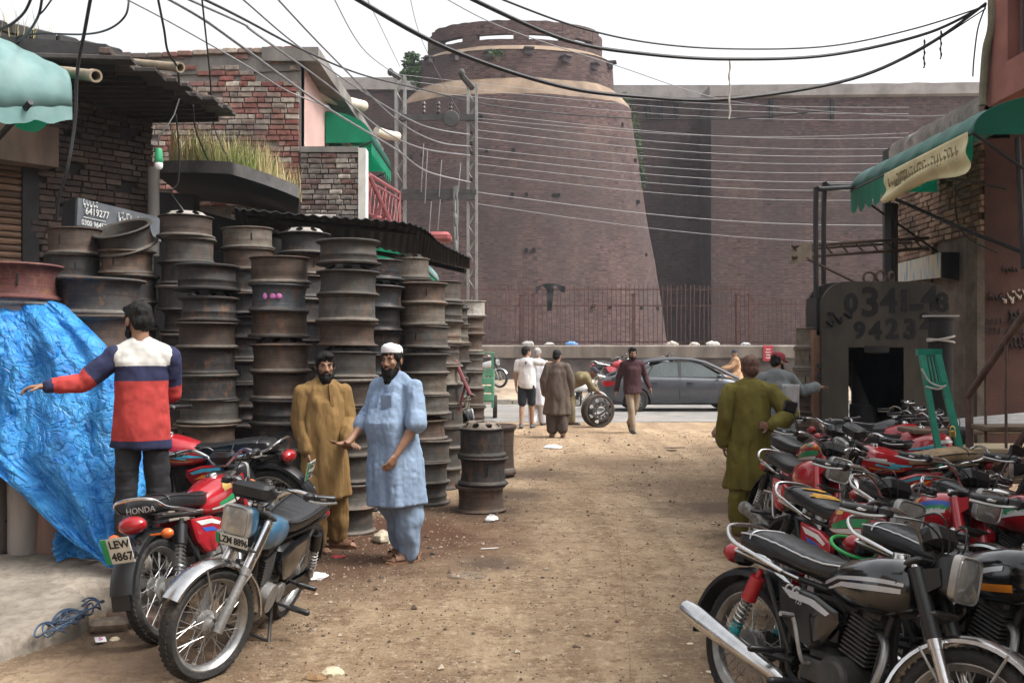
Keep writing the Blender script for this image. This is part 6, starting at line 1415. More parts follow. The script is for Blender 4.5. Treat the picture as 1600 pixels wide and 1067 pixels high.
def side_f(s):
    def f(b):
        k = 6; out = [(-.34, .655), (-.10, .640), (.035, .600), (.045, .555), (-.02, .470), (-.10, .415), (-.20, .425), (-.30, .52)]
        rings = [[Vector((x, s * y, z)) for x, z in out] for y in (.09, .118)]
        cx_, cz_ = -.14, .545; rings.append([Vector((cx_ + (x - cx_) * .9, s * .128, cz_ + (z - cz_) * .9)) for x, z in out]); b.loft(rings)
    return f
def side_dec(s, k):
    def f(b):
        if k == 0: pol = [(-.30, .635), (-.10, .620), (.0, .585), (-.02, .570), (-.12, .595), (-.24, .600)]
        else: pol = [(-.24, .585), (-.10, .570), (-.03, .530), (-.10, .545), (-.20, .555)]
        b.prism([Vector((x, s * .1285, z)) for x, z in pol], Vector((0, s * .002, 0)))
    return f
def rail_f(b): b.tube(smoothpts([(-.30, .135, .70), (-.50, .150, .745), (-.64, .150, .775), (-.715, .125, .825), (-.735, .06, .845), (-.735, -.06, .845), (-.715, -.125, .825), (-.64, -.150, .775), (-.50, -.150, .745), (-.30, -.135, .70)], 5), .0105, 10)
def rail_low_f(b):
    for s in (-1, 1): b.tube([(-.64, s * .128, .735), (-.20, s * .128, .690)], .006, 6)
def tail_f(b):
    b.ell((-.765, 0, .705), (.055, .088, .052), n=18, k=10)
def tailb_f(b): b.bbox((-.715, 0, .70), (.07, .11, .09), .02); b.tube([(-.72, -.03, .70), (-.60, -.03, .72)], .012, 6)
def platef(b): b.bbox((0, 0, 0), (.175, .006, .15), .006)
def chain_f(b):
    b.bbox((-.36, .105, .32), (.42, .028, .085), .012); b.cyl((-.60, .09, .302), (-.60, .12, .302), .075, n=20)
def kick_f(b): b.tube(smoothpts([(-.08, -.125, .36), (-.09, -.165, .37), (-.14, -.175, .50), (-.155, -.18, .535)], 4), .009, 7); b.cyl((-.155, -.18, .54), (-.155, -.25, .545), .011, n=8)
def peg_f(s):
    def f(b): b.capsule((-.09, s * .22, .277), (-.09, s * .315, .280), .018, n=10, k=3)
    return f
def peg2_f(s):
    def f(b): b.capsule((-.28, s * .16, .36), (-.30, s * .26, .36), .016, n=10, k=3)
    return f
def stand_f(b): b.tube([(-.03, .10, .26), (.02, .22, .02)], .010, 7); b.bbox((.03, .235, .012), (.06, .05, .012), .004)
def cstand_f(b):
    for s in (-1, 1): b.tube([(-.14, s * .07, .26), (-.05, s * .16, .03), (-.02, s * .17, .01)], .011, 7)
    b.tube([(-.06, -.15, .05), (-.06, .15, .05)], .009, 7)
def cables_f(b):
    for k, (y, z) in enumerate(((.06, .05), (-.07, .02), (.03, -.03), (-.03, .07))):
        b.tube(smoothpts([(.29, y * 4.2, 1.0), (.40, y * 2.5, .99 + z), (.44, y * 1.2, .93), (.36, y * .8, .82), (.22, y * .5, .70)], 5), .0042, 5)
def flap_f(b): b.bbox((-.975, 0, .315), (.008, .11, .09), .003, Matrix.Rotation(.06, 3, 'Y'))
def toolbox_f(b): b.bbox((.40, 0, 1.0), (.12, .26, .09), .02)
def airbox_f(b): b.bbox((-.15, 0, .53), (.28, .17, .19), .03); b.tube([(-.02, -.02, .56), (.02, -.02, .57)], .03, 8)
def moto(loc, yaw, label, tank='red', decal='swoosh', lean=8.0, steer=0.0, lamp='square', seat='black', fender='chrome', shockc=None, muffler='long', plate=None, front_plate=None, mirrors=(), group='parked motorcycles',
         covers=None, torn=False, toolbox=False, sidecol=None, z=None, center=False, lampcol=None, brand=False, scale=1.0, rail=True, indic=False):
    x, y = loc; e = empty('motorcycle', (x, y, gz(x, y) + .003 if z is None else z), R(yaw), R(-lean)); e.scale = (scale,) * 3
    tag(e, label, 'motorcycle', group)
    T = TANK[tank]; SDC = TANK[sidecol or tank]
    M = Matrix.Translation(HT) @ Matrix.Rotation(R(steer), 4, FD) @ Matrix.Translation(-HT)
    def P(name, key, fn, m, parent=e, front=False, sm=35):
        o = part(name, key, fn, m, parent, sm)
        if front: o.matrix_local = M
        return o
    for nm, A, hub, fr in (('front_wheel', FA, .062, True), ('rear_wheel', RA, .070, False)):
        wl = P(nm, 'tyre', tyre_f, rubber); wl.matrix_local = (M if fr else Matrix.Identity(4)) @ Matrix.Translation(A) @ Matrix.Rotation(random.uniform(0, 6), 4, 'Y')
        P('rim', 'mrim', rim_f, chrome_d, wl, sm=30); P('spokes', 'spokes', spokes_f, chrome_d, wl); P('hub', ('hub', hub), hub_f(hub), alloy, wl)
    for s in (-1, 1): P('fork_leg', ('fork', s), forkleg_f(s), alloy if covers != 'black' else chrome, front=True)
    for s in (-1, 1): P('fork_cover', ('fcov', s), forkcover_f(s), TANK['red'] if covers == 'red' else (chrome if covers == 'chrome' else blackpart), front=True)
    if covers in ('red', 'black'): [P('lamp_bracket', ('ears', s), ears_f(s), TANK['red'] if covers == 'red' else blackpart, front=True, sm=20) for s in (-1, 1)]
    [P('triple_clamp', ('triple', k), triple1_f(k), alloy_d, front=True) for k in (.42, .625)]
    fm = {'chrome': chrome, 'red': TANK['red'], 'black': TANK['black'], 'white': TANK['white']}[fender]
    P('front_fender', 'ffend', lambda b: arc_fender(b, FA, .335, .062, R(30), R(178)), fm, front=True)
    P('fender_stay', 'fstay', lambda b: [b.tube([FA + Vector((0, s * .06, .02)), FA + Vector((.33 * math.cos(a), s * .058, .33 * math.sin(a)))], .006, 6) for s in (-1, 1) for a in (R(70), R(130))], chrome_d, front=True)
    hb = P('handlebar', 'bars', bars_f, chrome, front=True)
    for s in (-1, 1):
        P('grip', ('grip', s), grip_f(s), blackpart, hb); P('lever', ('lever', s), lever_f(s), chrome_d, hb)
    for s in mirrors: P('mirror', ('mir', s), mirror_f(s), blackpart, hb)
    P('control_cables', 'cables', cables_f, blackpart, front=True)
    P('instrument_box', 'speedo' if not toolbox else 'tbox', speedo_f if not toolbox else toolbox_f, blackpart, front=True)
    hl = P('headlamp', ('lsh', lamp), lamp_shell_f(lamp), lampcol or blackpart, front=True)
    P('lamp_rim', ('lrim', lamp), lambda b: b.loft([[Vector((.405, 0, .845)) + Vector((1, 0, -.08)).normalized() * t + Vector((0, sgp(math.cos(2 * math.pi * j / 28), .4 if lamp == 'square' else 1) * .097 * k, sgp(math.sin(2 * math.pi * j / 28), .4 if lamp == 'square' else 1) * .088 * k)) for j in range(28)] for t, k in ((.085, 1.02), (.112, 1.03), (.117, .97), (.110, .88))], caps=False), chrome_d, hl)
    P('lens', ('llens', lamp), lambda b: b.loft([[Vector((.405, 0, .845)) + Vector((1, 0, -.08)).normalized() * t + Vector((0, sgp(math.cos(2 * math.pi * j / 28), .4 if lamp == 'square' else 1) * .097 * k, sgp(math.sin(2 * math.pi * j / 28), .4 if lamp == 'square' else 1) * .088 * k)) for j in range(28)] for t, k in ((.105, .93), (.114, .88), (.120, .6), (.123, .05))]), lens_c, hl)
    if indic:
        for s in (-1, 1):
            P('indicator', ('ind', s), indic_f(.40, s * .19, .79), lens_or, front=True); P('indicator', ('indr', s), indic_f(-.70, s * .17, .63), lens_or)
    tk = P('fuel_tank', 'tank', tank_f, T, sm=60)
    if tank == 'blue': tk.scale = (1, .74, .80); tk.location = (0, 0, .15)
    P('filler_cap', 'cap', lambda b: b.lathe([(.0, .884), (.030, .884), (.034, .877), (.034, .850)], 20, (.22, 0, .0)), chrome, tk)
    for k, (c_, strips) in enumerate(DECALS[decal]):
        for q_, st1 in enumerate(strips):
            for sd_ in (0, 1): P('tank_stripe', ('dec', decal, k, q_, sd_), decal1_f(st1, sd_), DEC[c_], tk, sm=60)
    st_ = P('seat', 'seat', seat_f, seat_brown if seat == 'brown' else seatm, sm=60)
    P('piping', 'pipe', piping_f, DEC['silver'] if tank == 'black' else blackpart, st_)
    if torn: P('torn_foam', 'tear', tear_f, foam_y, st_, sm=80)
    if brand: text_mesh('HONDA', .05, .001, 'CENTER', DEC['silver'], 'lettering', st_, basis((-.664, 0, .775), (0, -1, 0), (0, 0, 1)))
    for s in (-1, 1):
        sp_ = P('side_panel', ('side', s), side_f(s), SDC, sm=30)
        for k, c_ in enumerate({'swoosh': ('white', 'blue'), 'blueswoosh': ('white', 'green'), 'flames': ('cyan', 'orange'), 'bars': ('silver',), 'orange': ('silver', 'orange'), 'plain': ()}[decal]): P('panel_stripe', ('sdec', s, k), side_dec(s, k), DEC[c_], sp_)
        P('shock_spring', ('spr', s), shock_spr(s), chrome_d); P('shock_cover', ('shc', s), shock_cov(s), TANK['red'] if shockc == 'red' else blackpart)
        if shockc == 'red': P('shock_foot', ('shl', s), shock_low(s), shock_teal)
        P('foot_peg', ('peg', s), peg_f(s), blackpart); P('foot_peg', ('peg2', s), peg2_f(s), blackpart)
    if decal == 'bars':
        text_mesh('CG', .062, .001, 'CENTER', DEC['silver'], 'lettering', e, basis((-.235, -.132, .633), (1, 0, -.06), (0, 0, 1)), .25, .002); text_mesh('125', .028, .001, 'CENTER', DEC['silver'], 'lettering', e, basis((-.185, -.132, .592), (1, 0, -.06), (0, 0, 1)), .25)
    eng = P('engine', 'eng', engine_f, alloy_d if tank == 'black' else alloy)
    P('cylinder', 'cyl', cyl_f, alloy_d, eng, sm=20); P('kick_starter', 'kick', kick_f, chrome_d, eng)
    P('frame', 'frame', frame_f, frame_b); P('air_box', 'airbox', airbox_f, blackpart)
    ex = P('exhaust', 'ex', exhaust_pipe_f, chrome_d); P('muffler', ('muf', muffler), muffler_f if muffler == 'long' else muffler_short_f, chrome if muffler == 'long' else alloy, ex)
    if muffler == 'short': P('heat_shield', 'heat', heat_f, alloy, ex); 
    P('chain_case', 'chain', chain_f, blackpart if tank != 'red' else chrome_d)
    P('rear_fender', 'rfend', lambda b: arc_fender(b, RA, .345, .072, R(52), R(172), 26, .03, .03), blackpart if tank != 'white' else chrome); P('mud_flap', 'flap', flap_f, blackpart)
    if rail: P('grab_rail', 'rail', rail_f, chrome); P('seat_trim', 'raill', rail_low_f, chrome)
    tl = P('tail_lamp', 'tail', tail_f, lens_red, sm=60); P('lamp_base', 'tailb', tailb_f, blackpart, tl)
    P('centre_stand' if center else 'side_stand', 'cst' if center else 'sst', cstand_f if center else stand_f, frame_b)
    pl_ = P('number_plate', 'plate', platef, plate_w if plate else plate_k) if plate else empty('number_plate');
    if not plate: bpy.data.objects.remove(pl_); pl_ = None
    Mp = Matrix.Translation((-.935, 0, .595)) @ Matrix.Rotation(R(-90), 4, 'Z') @ Matrix.Rotation(R(14), 4, 'X'); (setattr(pl_, 'matrix_local', Mp @ Matrix.Diagonal((.62, 1, .8, 1)) if not plate else Mp) if pl_ else None)
    if plate:
        P('green_band', 'gband', lambda b: b.box((-.07, -.0045, 0), (.034, .003, .146)), plate_g, pl_)
        text_mesh(plate[0], .062, .001, 'LEFT', plate_k, 'lettering', pl_, basis((-.042, -.005, .036), (1, 0, 0), (0, 0, 1)), 0, .0015); text_mesh(plate[1], .066, .001, 'LEFT', plate_k, 'lettering', pl_, basis((-.045, -.005, -.036), (1, 0, 0), (0, 0, 1)), 0, .0015)
    if front_plate:
        fp = P('number_plate', 'fplate', lambda b: b.bbox((0, 0, 0), (.24, .006, .062), .005), plate_w); fp.matrix_local = M @ Matrix.Translation((.525, 0, .735)) @ Matrix.Rotation(R(90), 4, 'Z') @ Matrix.Rotation(R(8), 4, 'X')
        P('green_band', 'fgband', lambda b: b.box((-.102, -.0045, 0), (.030, .003, .058)), plate_g, fp)
        text_mesh(front_plate, .052, .001, 'CENTER', plate_k, 'lettering', fp, basis((.016, -.005, 0), (1, 0, 0), (0, 0, 1)), 0, .0015)
    return e
G = 'motorcycles parked at the right'
GL = 'motorcycles parked at the left'
# left trio
moto((-1.90, 6.38), 79, 'red motorcycle seen from behind, plate LEW 4867, before the young man', 'red', 'swoosh', 9, -12, brand=True, muffler='short', plate=('LEW 13', '4867A'), covers='red', group=GL, indic=True)
moto((-1.57, 5.73), -98, 'old blue motorcycle with square lamp and front plate, nearest at the left', 'blue', 'plain', 18, -26, sidecol='black', front_plate='LZM 8896', group=GL, covers='chrome', lampcol=TANK['blue'], center=True, scale=.97, rail=False, toolbox=True, indic=False)
moto((-2.50, 8.0), 172, 'red motorcycle with yellow and blue stripes parked crosswise behind the young man', 'red', 'flames', 6, 8, group=GL, z=.16, plate=('LEO', '2214'))
# right crowd
moto((1.35, 4.15), -64, 'black motorcycle with silver bars and red shock absorbers, nearest at the right', 'black', 'bars', 9, 15, shockc='red', group=G, covers='black')
moto((1.92, 4.24), -68, 'black motorcycle with orange side stripe beside the nearest one', 'black', 'orange', 9, 14, group=G, covers='black')
moto((1.80, 5.62), -80, 'red motorcycle with torn seat showing yellow foam', 'red', 'swoosh', 9, 14, torn=True, group=G, covers='red')
moto((2.40, 6.0), -80, 'red motorcycle with green and blue swoosh in the middle of the right crowd', 'red', 'blueswoosh', 9, 13, group=G, covers='red', mirrors=(1,))
moto((2.86, 5.95), -80, 'red motorcycle with green swoosh cut off by the right edge', 'red', 'blueswoosh', 9, 15, group=G, covers='red')
moto((2.16, 7.75), -84, 'faded red motorcycle with short silencer right beside the man in olive', 'red', 'plain', 10, 14, group=G, covers='red', muffler='short', mirrors=(-1,))
moto((2.65, 9.2), -78, 'red motorcycle with orange indicators facing the yard behind the olive man', 'red', 'swoosh', 8, 12, group=G, covers='red', indic=True)
moto((3.36, 8.75), 180, 'long red motorcycle with tan worn seat facing left before the press', 'red', 'flames', 7, 10, seat='brown', group=G, toolbox=True)
for i, (x, y, s_, t) in enumerate(((3.98, 9.75, 'nearest of the row of four red ones with black seats before the press', 'red'), (4.15, 10.5, 'second of the row of four red ones before the press', 'red'), (4.26, 11.25, 'third of the row of four red ones before the press', 'red'), (4.42, 12.0, 'farthest of the row of four before the press', 'black'))):
    moto((x, y), 4 - 3 * i, 'motorcycle, ' + s_, t, 'flames' if i == 0 else 'plain', 8, -8 + 5 * i, group=G, covers='black')
moto((4.25, 7.3), 150, 'dark motorcycle half hidden under the timber stair', 'black', 'plain', 6, -10, group=G)
moto((-.92, 12.7), 28, 'motorcycle whose handlebar rises behind the short stack of rims', 'black', 'plain', 10, 25, group=GL)
# across the road
GB = 'motorcycles across the road'
moto((-.95, 32.6), -28, 'white motorcycle parked on the bank across the road', 'white', 'plain', 7, -8, group=GB, z=.47, fender='chrome')
moto((3.35, 32.4), 20, 'red motorcycle parked on the bank behind the car boot', 'red', 'plain', 8, 12, group=GB, z=.5)
moto((4.9, 32.9), 20, 'motorcycle behind the car roof by the roadside wall', 'black', 'plain', 8, 12, group=GB, z=.52)
moto((1.55, 25.2), 12, 'white-fendered motorcycle behind the man rolling the rim', 'white', 'plain', 2, 0, group=GB, z=.01, lamp='round', fender='white')
# ================================================================ PEOPLE
def remesh(b, vox, smooth=3):
    """one continuous skin over overlapping closed pieces"""
    me = bpy.data.meshes.new('tmp'); me.from_pydata(b.v, [], b.f)
    bm = bmesh.new(); bm.from_mesh(me); bmesh.ops.recalc_face_normals(bm, faces=bm.faces); bm.to_mesh(me); bm.free()
    o = bpy.data.objects.new('tmp', me)
    md = o.modifiers.new('r', 'REMESH'); md.mode = 'VOXEL'; md.voxel_size = vox; md.use_smooth_shade = True
    if smooth:
        ms = o.modifiers.new('s', 'SMOOTH'); ms.factor = .5; ms.iterations = smooth
    out = evaluated_mesh(o); bpy.data.meshes.remove(me)
    out.materials.clear(); return out
def displace(me, fn):
    n = len(me.vertices); co = np.zeros(n * 3, np.float32); me.vertices.foreach_get('co', co); no = np.zeros(n * 3, np.float32); me.vertices.foreach_get('normal', no)
    co = co.reshape(-1, 3); no = no.reshape(-1, 3); d = fn(co, no); co = co + no * d[:, None]; me.vertices.foreach_set('co', co.ravel()); me.update()
def vnoise(P):
    """smooth lattice noise in -1..1 for an array of points"""
    i = np.floor(P).astype(np.int64); f = P - i; u = f * f * f * (f * (f * 6 - 15) + 10); out = np.zeros(len(P))
    for dx in (0, 1):
        for dy in (0, 1):
            for dz in (0, 1):
                h = (i[:, 0] + dx) * 374761393 + (i[:, 1] + dy) * 668265263 + (i[:, 2] + dz) * 2147483647
                h = (h ^ (h >> 13)) * 1274126177; h = (h ^ (h >> 16)) & 0xffff
                out += (h / 32767.5 - 1) * (u[:, 0] if dx else 1 - u[:, 0]) * (u[:, 1] if dy else 1 - u[:, 1]) * (u[:, 2] if dz else 1 - u[:, 2])
    return out
def nfield(co, sx, sy, sz, seed, octv=2):
    co = np.asarray(co, np.float64); P = co * np.array([sx, sy, sz]) + np.array([seed * 1.7, seed * .9, -seed]); t = np.zeros(len(co)); a = 1.0
    for o_ in range(octv): t += a * vnoise(P); P = P * 2.03 + 11.3; a *= .5
    return (t * .9).astype(np.float32)
def skin_mat(name, c): return mat(name, c, .5, var=.12, scale=14, bump=.12, bscale=120, spec=.4, sub=.08)
SK1 = skin_mat('skin_brown', (.27, .145, .090)); SK2 = skin_mat('skin_tan', (.34, .20, .135)); SK3 = skin_mat('skin_dark', (.15, .075, .045))
hair_m = mat('black_hair', (.009, .008, .007), .62, spec=.2, var=.4, scale=30, bump=.8, bscale=120, stretch=(1, 1, .3)); hair_g = mat('grey_hair', (.30, .29, .28), .6, var=.3, scale=30); hair_h = mat('henna_hair', (.075, .030, .018), .6, var=.3, scale=30, bump=.5, bscale=100)
eye_w = mat('eye_white', (.34, .31, .28), .3); eye_k = mat('eye_dark', (.012, .008, .006), .2); lip_m = mat('lip', (.22, .085, .065), .5)
def cloth(name, c, var=.16, rough=.88, bump=.6, sc=7, st=(1, 1, .5), dust=.2, dcol=None, bs_=13):
    """woven cotton: soft tone changes, long creases and fine crumple"""
    if name in MATS: return MATS[name]
    m = mat(name, c, rough, var=var, scale=sc, bump=0, stretch=st, dust=dust, dcol=dcol or tuple(x * .72 for x in c), dscale=4, spec=.2)
    t, N, L, bs = nodes_of(m); tc = N.new('ShaderNodeTexCoord')
    def ridged(scale, stretch, dist):
        mp = N.new('ShaderNodeMapping'); mp.inputs['Scale'].default_value = stretch; mp.inputs['Rotation'].default_value = (.25, .2, 0); L.new(tc.outputs['Object'], mp.inputs[0])
        n = N.new('ShaderNodeTexNoise'); n.noise_type = 'RIDGED_MULTIFRACTAL'; n.inputs['Scale'].default_value = scale; n.inputs['Detail'].default_value = 3; n.inputs['Distortion'].default_value = dist; L.new(mp.outputs[0], n.inputs['Vector']); return n.outputs[0]
    prev = None
    for sc_, st_, ds, amt, dd in ((5.5, (1.2, 1.2, .42), .8, bump, .022), (11, (1, 1, .8), 1.2, bump * .8, .010), (240, (1, 1, 1), 0, .12, .002)):
        bp = N.new('ShaderNodeBump'); bp.inputs['Strength'].default_value = amt; bp.inputs['Distance'].default_value = dd; L.new(ridged(sc_, st_, ds), bp.inputs['Height'])
        if prev: L.new(prev, bp.inputs['Normal'])
        prev = bp.outputs[0]
    L.new(prev, bs.inputs['Normal']); return m
def V(*a): return Vector(a)
def lerp(a, b, t): return Vector(a).lerp(Vector(b), t)
class Pose: pass
def pose(h=1.72, **kw):
    """joints of a standing figure facing -Y; x to its left is +x"""
    k = h / 1.72; p = Pose(); p.k = k
    J = dict(pel=V(0, 0, .94), chest=V(0, 0, 1.28), neck=V(0, .012, 1.46), head=V(0, -.012, 1.60),
             shL=V(.185, .01, 1.40), elL=V(.235, .03, 1.13), wrL=V(.235, -.05, .88), shR=V(-.185, .01, 1.40), elR=V(-.235, .03, 1.13), wrR=V(-.235, -.05, .88),
             hiL=V(.09, 0, .90), knL=V(.10, -.02, .49), anL=V(.10, .02, .075), hiR=V(-.09, 0, .90), knR=V(-.10, -.02, .49), anR=V(-.10, .02, .075))
    for n, v in kw.items():
        if n in J: J[n] = Vector(v)
    for n in J: setattr(p, n, (J[n] - (Vector((0, 0, .022)) if n in ('shL', 'shR') else Vector((0, 0, 0)))) * k)
    p.face = Vector(kw.get('face', (0, -1, 0))).normalized(); p.footL = Vector(kw.get('footL', (.12, -1, 0))).normalized(); p.footR = Vector(kw.get('footR', (-.12, -1, 0))).normalized()
    p.up = Vector(kw.get('up', (0, 0, 1))).normalized()
    p.curl = kw.get('curl', .5); p.palmL = Vector(kw.get('palmL', (-1, 0, 0))); p.palmR = Vector(kw.get('palmR', (1, 0, 0)))
    p.handL = kw.get('handL'); p.handR = kw.get('handR'); p.curlL = kw.get('curlL', p.curl); p.curlR = kw.get('curlR', p.curl)
    return p
def head_frame(p):
    f = p.face; u = (p.up - f * p.up.dot(f)).normalized(); r = f.cross(u)
    return Matrix((r, -f, u)).transposed()      # columns: x right-of-face, y back, z up (3x3)
def hand(b, w, d, palm, k, s, curl):
    """palm, four fingers of unequal length bent at the knuckles, and a thumb from the side of the palm"""
    d = Vector(d).normalized(); pn = Vector(palm); pn = (pn - d * pn.dot(d)).normalized(); side = d.cross(pn) * s
    b.capsule(w, w + d * .03 * k, .026 * k, .028 * k, n=10, k=3, flat=.75, fa=pn)
    c = w + d * .06 * k
    b.capsule(c + side * .016 * k - d * .02 * k, c + side * .022 * k + d * .022 * k, .022 * k, .019 * k, n=10, k=3, flat=.7, fa=pn); b.capsule(c - side * .016 * k - d * .02 * k, c - side * .022 * k + d * .020 * k, .022 * k, .019 * k, n=10, k=3, flat=.7, fa=pn); b.capsule(c - d * .03 * k, c + d * .024 * k, .024 * k, .021 * k, n=10, k=3, flat=.7, fa=pn)
    for i, (o, ln) in enumerate(((.031, .070), (.0105, .080), (-.0105, .074), (-.031, .058))):
        q = c + side * o * k + d * .028 * k; dd = (d + side * o * 2).normalized(); r = .0092 * k
        for seg, f in enumerate((.45, .32, .23)):
            a = curl * (.35, .75, .6)[seg]; ax = dd.cross(pn); dd = (Matrix.Rotation(a, 3, ax) @ dd).normalized(); q2 = q + dd * ln * f * k; b.capsule(q, q2, r, r * .93, n=8, k=2); q = q2; r *= .93
    q = c + side * .030 * k - d * .022 * k; dd = (d * .62 + side * .72 + pn * .35).normalized()
    for ln, r in ((.036, .0115), (.028, .0098)):
        q2 = q + dd * ln * k; b.capsule(q, q2, r * k, r * .9 * k, n=8, k=2); q = q2; dd = (dd * .8 + d * .45 + pn * .2).normalized()
def body_mesh(p, vox, belly=0.0, shoes=False):
    b = MB(); k = p.k; H = head_frame(p); c = p.head
    def hp_(x, y, z): return c + H @ Vector((x * k, y * k, z * k))
    # skull, jaw, cheeks, brow, nose, lips, chin, ears
    b.ell(hp_(0, .018, .035), (.074 * k, .094 * k, .083 * k), H, 18, 12); b.ell(hp_(0, -.020, -.025), (.062 * k, .070 * k, .080 * k), H, 16, 10); b.ell(hp_(0, -.040, -.070), (.043 * k, .044 * k, .040 * k), H, 14, 8)
    b.ell(hp_(0, -.066, -.088), (.022 * k, .018 * k, .018 * k), H, 10, 6)
    for s in (-1, 1):
        b.ell(hp_(s * .036, -.060, -.018), (.024 * k, .022 * k, .022 * k), H, 10, 6); b.ell(hp_(s * .028, -.076, .026), (.026 * k, .012 * k, .010 * k), H, 10, 6); b.ell(hp_(s * .079, .012, -.008), (.010 * k, .020 * k, .031 * k), H, 10, 6); b.ell(hp_(s * .014, -.088, -.030), (.010 * k, .010 * k, .008 * k), H, 8, 5)
    b.capsule(hp_(0, -.080, .018), hp_(0, -.100, -.024), .009 * k, .0135 * k, n=10, k=3); b.ell(hp_(0, -.082, -.052), (.022 * k, .009 * k, .006 * k), H, 10, 5); b.ell(hp_(0, -.081, -.063), (.019 * k, .009 * k, .007 * k), H, 10, 5)
    b.capsule(p.neck - V(0, 0, .03) * k, hp_(0, .022, -.05), .058 * k, .053 * k, n=14)
    # trunk
    sh = (p.shL + p.shR) / 2; ac = (p.shL - p.shR).normalized()
    b.capsule(p.shL - ac * .045 * k, p.shR + ac * .045 * k, .052 * k, n=12); b.capsule(lerp(sh, p.neck, .2), p.neck - V(0, 0, .015) * k, .070 * k, .054 * k, n=12)
    b.capsule(p.chest + ac * .055 * k, p.chest - ac * .055 * k, .092 * k, n=14); b.capsule(p.chest, p.pel, .096 * k, .090 * k, n=16); b.capsule(p.pel + ac * .05 * k, p.pel - ac * .05 * k, .080 * k, n=14); b.capsule(sh - V(0, 0, .03) * k, p.chest, .080 * k, .098 * k, n=14)
    if belly: b.ell(lerp(p.chest, p.pel, .6) + V(0, -.02, 0), (.11 * k, .10 * k + belly, .15 * k))
    for s, S, E, W, hd, pm_, cu in ((1, p.shL, p.elL, p.wrL, p.handL, p.palmL, p.curlL), (-1, p.shR, p.elR, p.wrR, p.handR, p.palmR, p.curlR)):
        b.capsule(S, E, .043 * k, .036 * k, n=12); b.capsule(E, lerp(E, W, .35), .039 * k, .040 * k, n=12); b.capsule(lerp(E, W, .3), W, .040 * k, .025 * k, n=12)
        hand(b, W, hd if hd is not None else (W - E), pm_, k, s, cu)
    for Hh, K, A, fd in ((p.hiL, p.knL, p.anL, p.footL), (p.hiR, p.knR, p.anR, p.footR)):
        b.capsule(Hh, K, .066 * k, .052 * k, n=14); b.capsule(K, lerp(K, A, .35), .054 * k, .056 * k, n=12); b.capsule(lerp(K, A, .3), A, .056 * k, .036 * k, n=12)
        g = Vector(A); fz = Vector((fd.x, fd.y, min(fd.z, .0) if False else fd.z)); heel = A - fz * .045 * k + V(0, 0, -.042) * k; ball = A + fz * .125 * k + V(0, 0, -.05) * k; toe = A + fz * .175 * k + V(0, 0, -.056) * k
        sd = fz.cross(V(0, 0, 1)).normalized()
        b.capsule(heel, ball, .034 * k, .036 * k, n=12, k=3, flat=.8); b.capsule(A, lerp(heel, ball, .55), .036 * k, .034 * k, n=10); b.capsule(ball + sd * .014 * k, ball - sd * .016 * k, .027 * k, n=10, k=3)
        for i in range(5): b.capsule(ball + sd * (.030 - .015 * i) * k, toe + sd * (.030 - .015 * i) * k - fz * .006 * i * k, .0115 * k, .0105 * k, n=8, k=2)
    return remesh(b, vox, 2)
def hairdo(p, parent, m, style='short', vox=.008, seed=0):
    b = MB(); k = p.k; H = head_frame(p); c = p.head
    def hp_(x, y, z): return c + H @ Vector((x * k, y * k, z * k))
    if style == 'cap':
        rings = []
        for z, r in ((.055, .083), (.060, .088), (.085, .087), (.108, .080), (.122, .062), (.128, .03), (.129, .004)):
            rings.append([hp_(r * .95 * math.cos(2 * math.pi * j / 24), .018 + r * 1.14 * math.sin(2 * math.pi * j / 24), z + .012 * math.sin(2 * math.pi * j / 24) * -1) for j in range(24)])
        b.loft(rings); return b.build('prayer_cap', m, parent, 40)
    if style == 'baseball':
        rings = []
        for z, r in ((.030, .088), (.06, .090), (.095, .084), (.120, .062), (.130, .03), (.131, .004)): rings.append([hp_(r * .95 * math.cos(2 * math.pi * j / 24), .016 + r * 1.15 * math.sin(2 * math.pi * j / 24), z) for j in range(24)])
        b.loft(rings); o = b.build('cap', m, parent, 40)
        b = MB(); b.grid(lambda u, v: hp_(.085 * (2 * u - 1) * (1 - .25 * v), -.080 - .085 * v * math.cos((u - .5) * 2.2), .040 - .018 * v - .02 * (2 * u - 1) ** 2), 12, 5); q = b.build('peak', m, o, 60); q.modifiers.new('t', 'SOLIDIFY').thickness = .006; return o
    b.ell(hp_(0, .026, .045), (.083 * k, .100 * k, .086 * k), H, 20, 12); b.ell(hp_(0, .060, -.010), (.074 * k, .062 * k, .075 * k), H, 16, 10)
    if style == 'fringe': b.ell(hp_(-.012, -.046, .094), (.060 * k, .042 * k, .030 * k), H, 14, 8); b.ell(hp_(.035, -.03, .075), (.045 * k, .05 * k, .035 * k), H, 14, 8)
    if style == 'quiff': b.ell(hp_(0, -.03, .105), (.062 * k, .055 * k, .032 * k), H, 14, 8)
    for s in (-1, 1): b.ell(hp_(s * .073, -.004, .022), (.012 * k, .026 * k, .040 * k), H, 10, 6)
    me = remesh(b, vox * k, 2); n = nfield(np.array([v.co for v in me.vertices]), 55, 55, 22, seed, 3) if len(me.vertices) else None
    displace(me, lambda co, no: n * .006); me.materials.append(m); return link('hair', me, parent)
